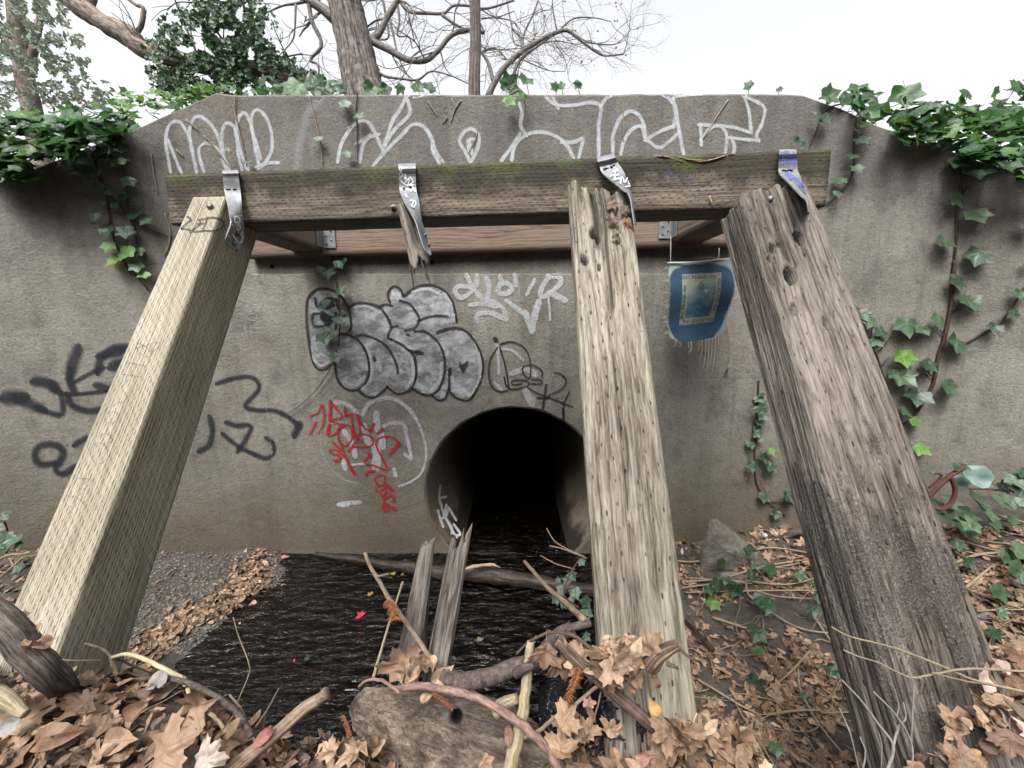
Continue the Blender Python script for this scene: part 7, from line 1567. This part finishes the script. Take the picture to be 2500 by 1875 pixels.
def plant(label, c, stems, leaves, pale=()):
    root = None; b = MB()
    x0, y0 = cv(c, [stems[0][0][0][:2]])[0]; root = empty('ivy_plant', tuple(P(x0, y0, stems[0][0][0][2])), label, 'plant', 'low ivy plants by the wall')
    for pts, w in stems:
        q = [tuple(P(*cv(c, [(x, y)])[0], Y)) for x, y, Y in pts]; V, Fc, uv = tube_data(crom(q, 6), w * CROPS[c][2] * .0009, 5); b.add(V, Fc, uv)
    b.build('stem', M_redst, root); L = Leaves()
    for (x, y, r, Y, k) in leaves:
        L.add(T_ivy[k % 6], P(*cv(c, [(x, y)])[0], Y), frame_up((random.uniform(-.4, .4), -.7, .8), (random.uniform(-1, 1), -.2, -.6)), r * CROPS[c][2] * Y / F * 1.15, random.random())
    L.build('leaves', M_ivy, root)
    if pale:
        L = Leaves()
        for (x, y, r, Y) in pale: L.add(T_ovate[1], P(*cv(c, [(x, y)])[0], Y), frame_up((-.1, -1, .5), (-1, 0, .75)), r * CROPS[c][2] * Y / F * 1.2, .3)
        L.build('pale_leaf', M_glauc, root)
M_redst = bark('red_brown_stem', (.03, .012, .01), (.07, .03, .022), (.11, .05, .035), bd=.001)
M_glauc = leafmat('pale_grey_green_leaf', [(0, (.13, .19, .17)), (1, (.17, .23, .205))], (.22, .28, .25), .5, .45, .2, .15, .4)
plant('low ivy clump with large pale leaf and looping red stem, right of the dark post', 'F', [([(1590, 1545, 1.45), (1650, 1480, 1.45), (1740, 1400, 1.45), (1820, 1350, 1.45)], 26), ([(1740, 1405, 1.45), (1768, 1500, 1.45), (1730, 1590, 1.45), (1650, 1610, 1.45), (1580, 1560, 1.45), (1540, 1440, 1.45), (1500, 1370, 1.45)], 24), ([(1600, 1480, 1.5), (1680, 1400, 1.5), (1610, 1385, 1.5)], 12), ([(1760, 1480, 1.55), (2000, 1490, 1.6), (2203, 1510, 1.6)], 12)],
      [(1770, 1350, 52, 1.46, 0), (1830, 1640, 90, 1.48, 1), (1905, 1555, 90, 1.5, 2), (2060, 1560, 72, 1.52, 3), (1650, 1590, 70, 1.5, 4), (1700, 1640, 80, 1.5, 5), (1960, 1630, 80, 1.5, 0), (1740, 1560, 62, 1.5, 1), (1620, 1380, 18, 1.48, 2), (1860, 1700, 80, 1.45, 3), (2010, 1690, 74, 1.5, 4)], [(1900, 1395, 135, 1.46), (1780, 1440, 95, 1.52)])
plant('ivy clump at the right edge by the foot of the wall', 'F', [([(2080, 1550, 1.55), (2150, 1490, 1.55), (2210, 1450, 1.55)], 16)], [(2160, 1420, 78, 1.56, 1), (2100, 1470, 60, 1.58, 2), (2200, 1380, 60, 1.56, 3), (2190, 1500, 70, 1.54, 4), (2130, 1560, 70, 1.52, 5), (2060, 1480, 48, 1.6, 0), (2200, 1600, 80, 1.5, 2)])
plant('small ivy clump at the wall foot, far left edge', 'G', [([(40, 300, 1.7), (60, 220, 1.7), (30, 100, 1.7)], 12)], [(20, 60, 50, 1.7, 0), (30, 190, 60, 1.68, 1), (90, 210, 62, 1.66, 2), (50, 250, 60, 1.66, 3), (120, 240, 40, 1.66, 4), (130, 390, 50, 1.5, 5), (-10, 240, 60, 1.66, 2), (20, 130, 36, 1.7, 3)])
plant('ivy sprig growing at the left side of the middle post by the water', 'H', [([(1530, 330, 1.5), (1470, 430, 1.4), (1430, 560, 1.25), (1520, 640, 1.1)], 9), ([(1450, 640, 1.15), (1580, 700, 1.0)], 8)],
      [(1475, 440, 48, 1.45, 0), (1415, 530, 44, 1.35, 1), (1500, 545, 54, 1.3, 2), (1565, 600, 54, 1.2, 3), (1380, 590, 38, 1.3, 4), (1570, 680, 56, 1.1, 5), (1570, 825, 38, .95, 0), (1540, 352, 34, 1.55, 1), (1450, 470, 40, 1.4, 2), (1465, 610, 44, 1.25, 3), (1430, 620, 36, 1.25, 4), (1390, 470, 28, 1.4, 5)])
# a tangle of dead stems left of the pale post and a clear bulb-like cap on the bank
stick('vine_tangle', 'pale looping dry vine at the wall foot left of the pale new post', 'dry vine', 'G', [([(-20, 345, 1.2), (60, 310, 1.2), (130, 305, 1.2), (195, 290, 1.2)], 16, 10), ([(60, 330, 1.2), (80, 380, 1.18), (30, 420, 1.17), (-30, 400, 1.17)], 8, 8), ([(-10, 460, 1.1), (60, 400, 1.15), (150, 320, 1.18)], 9, 9)], M_drystem, 6, .05)
b = MB(); pc = onground(1866, 1322, .02); V, Fc, uv = tube_data([pc, pc + Vector((-.004, -.006, .012)), pc + Vector((-.008, -.010, .022)), pc + Vector((-.010, -.013, .030)), pc + Vector((-.011, -.014, .034))], [.007, .008, .013, .012, .003], 14); b.add(V, Fc, uv)
o = b.build('glass_bulb', plain('frosted_glass', (.32, .33, .36), .25, 0, .6)); tag(o, 'small greyish glass bulb lying in the leaves beside the large stone', 'bulb')
stick('branch', 'dark dead branch lying along the wall foot behind the dark post', 'branch', 'I', [([(640, 240, 1.95), (720, 180, 1.93), (800, 168, 1.9), (900, 185, 1.85)], 34, 46)], M_smoothbark, 10, .15)
stick('branch', 'dark stick lying on the mud right of the middle post', 'stick', 'I', [([(60, 730, 1.45), (130, 800, 1.38), (190, 860, 1.33), (235, 910, 1.3)], 26, 30)], M_wetlog, 8, .12)
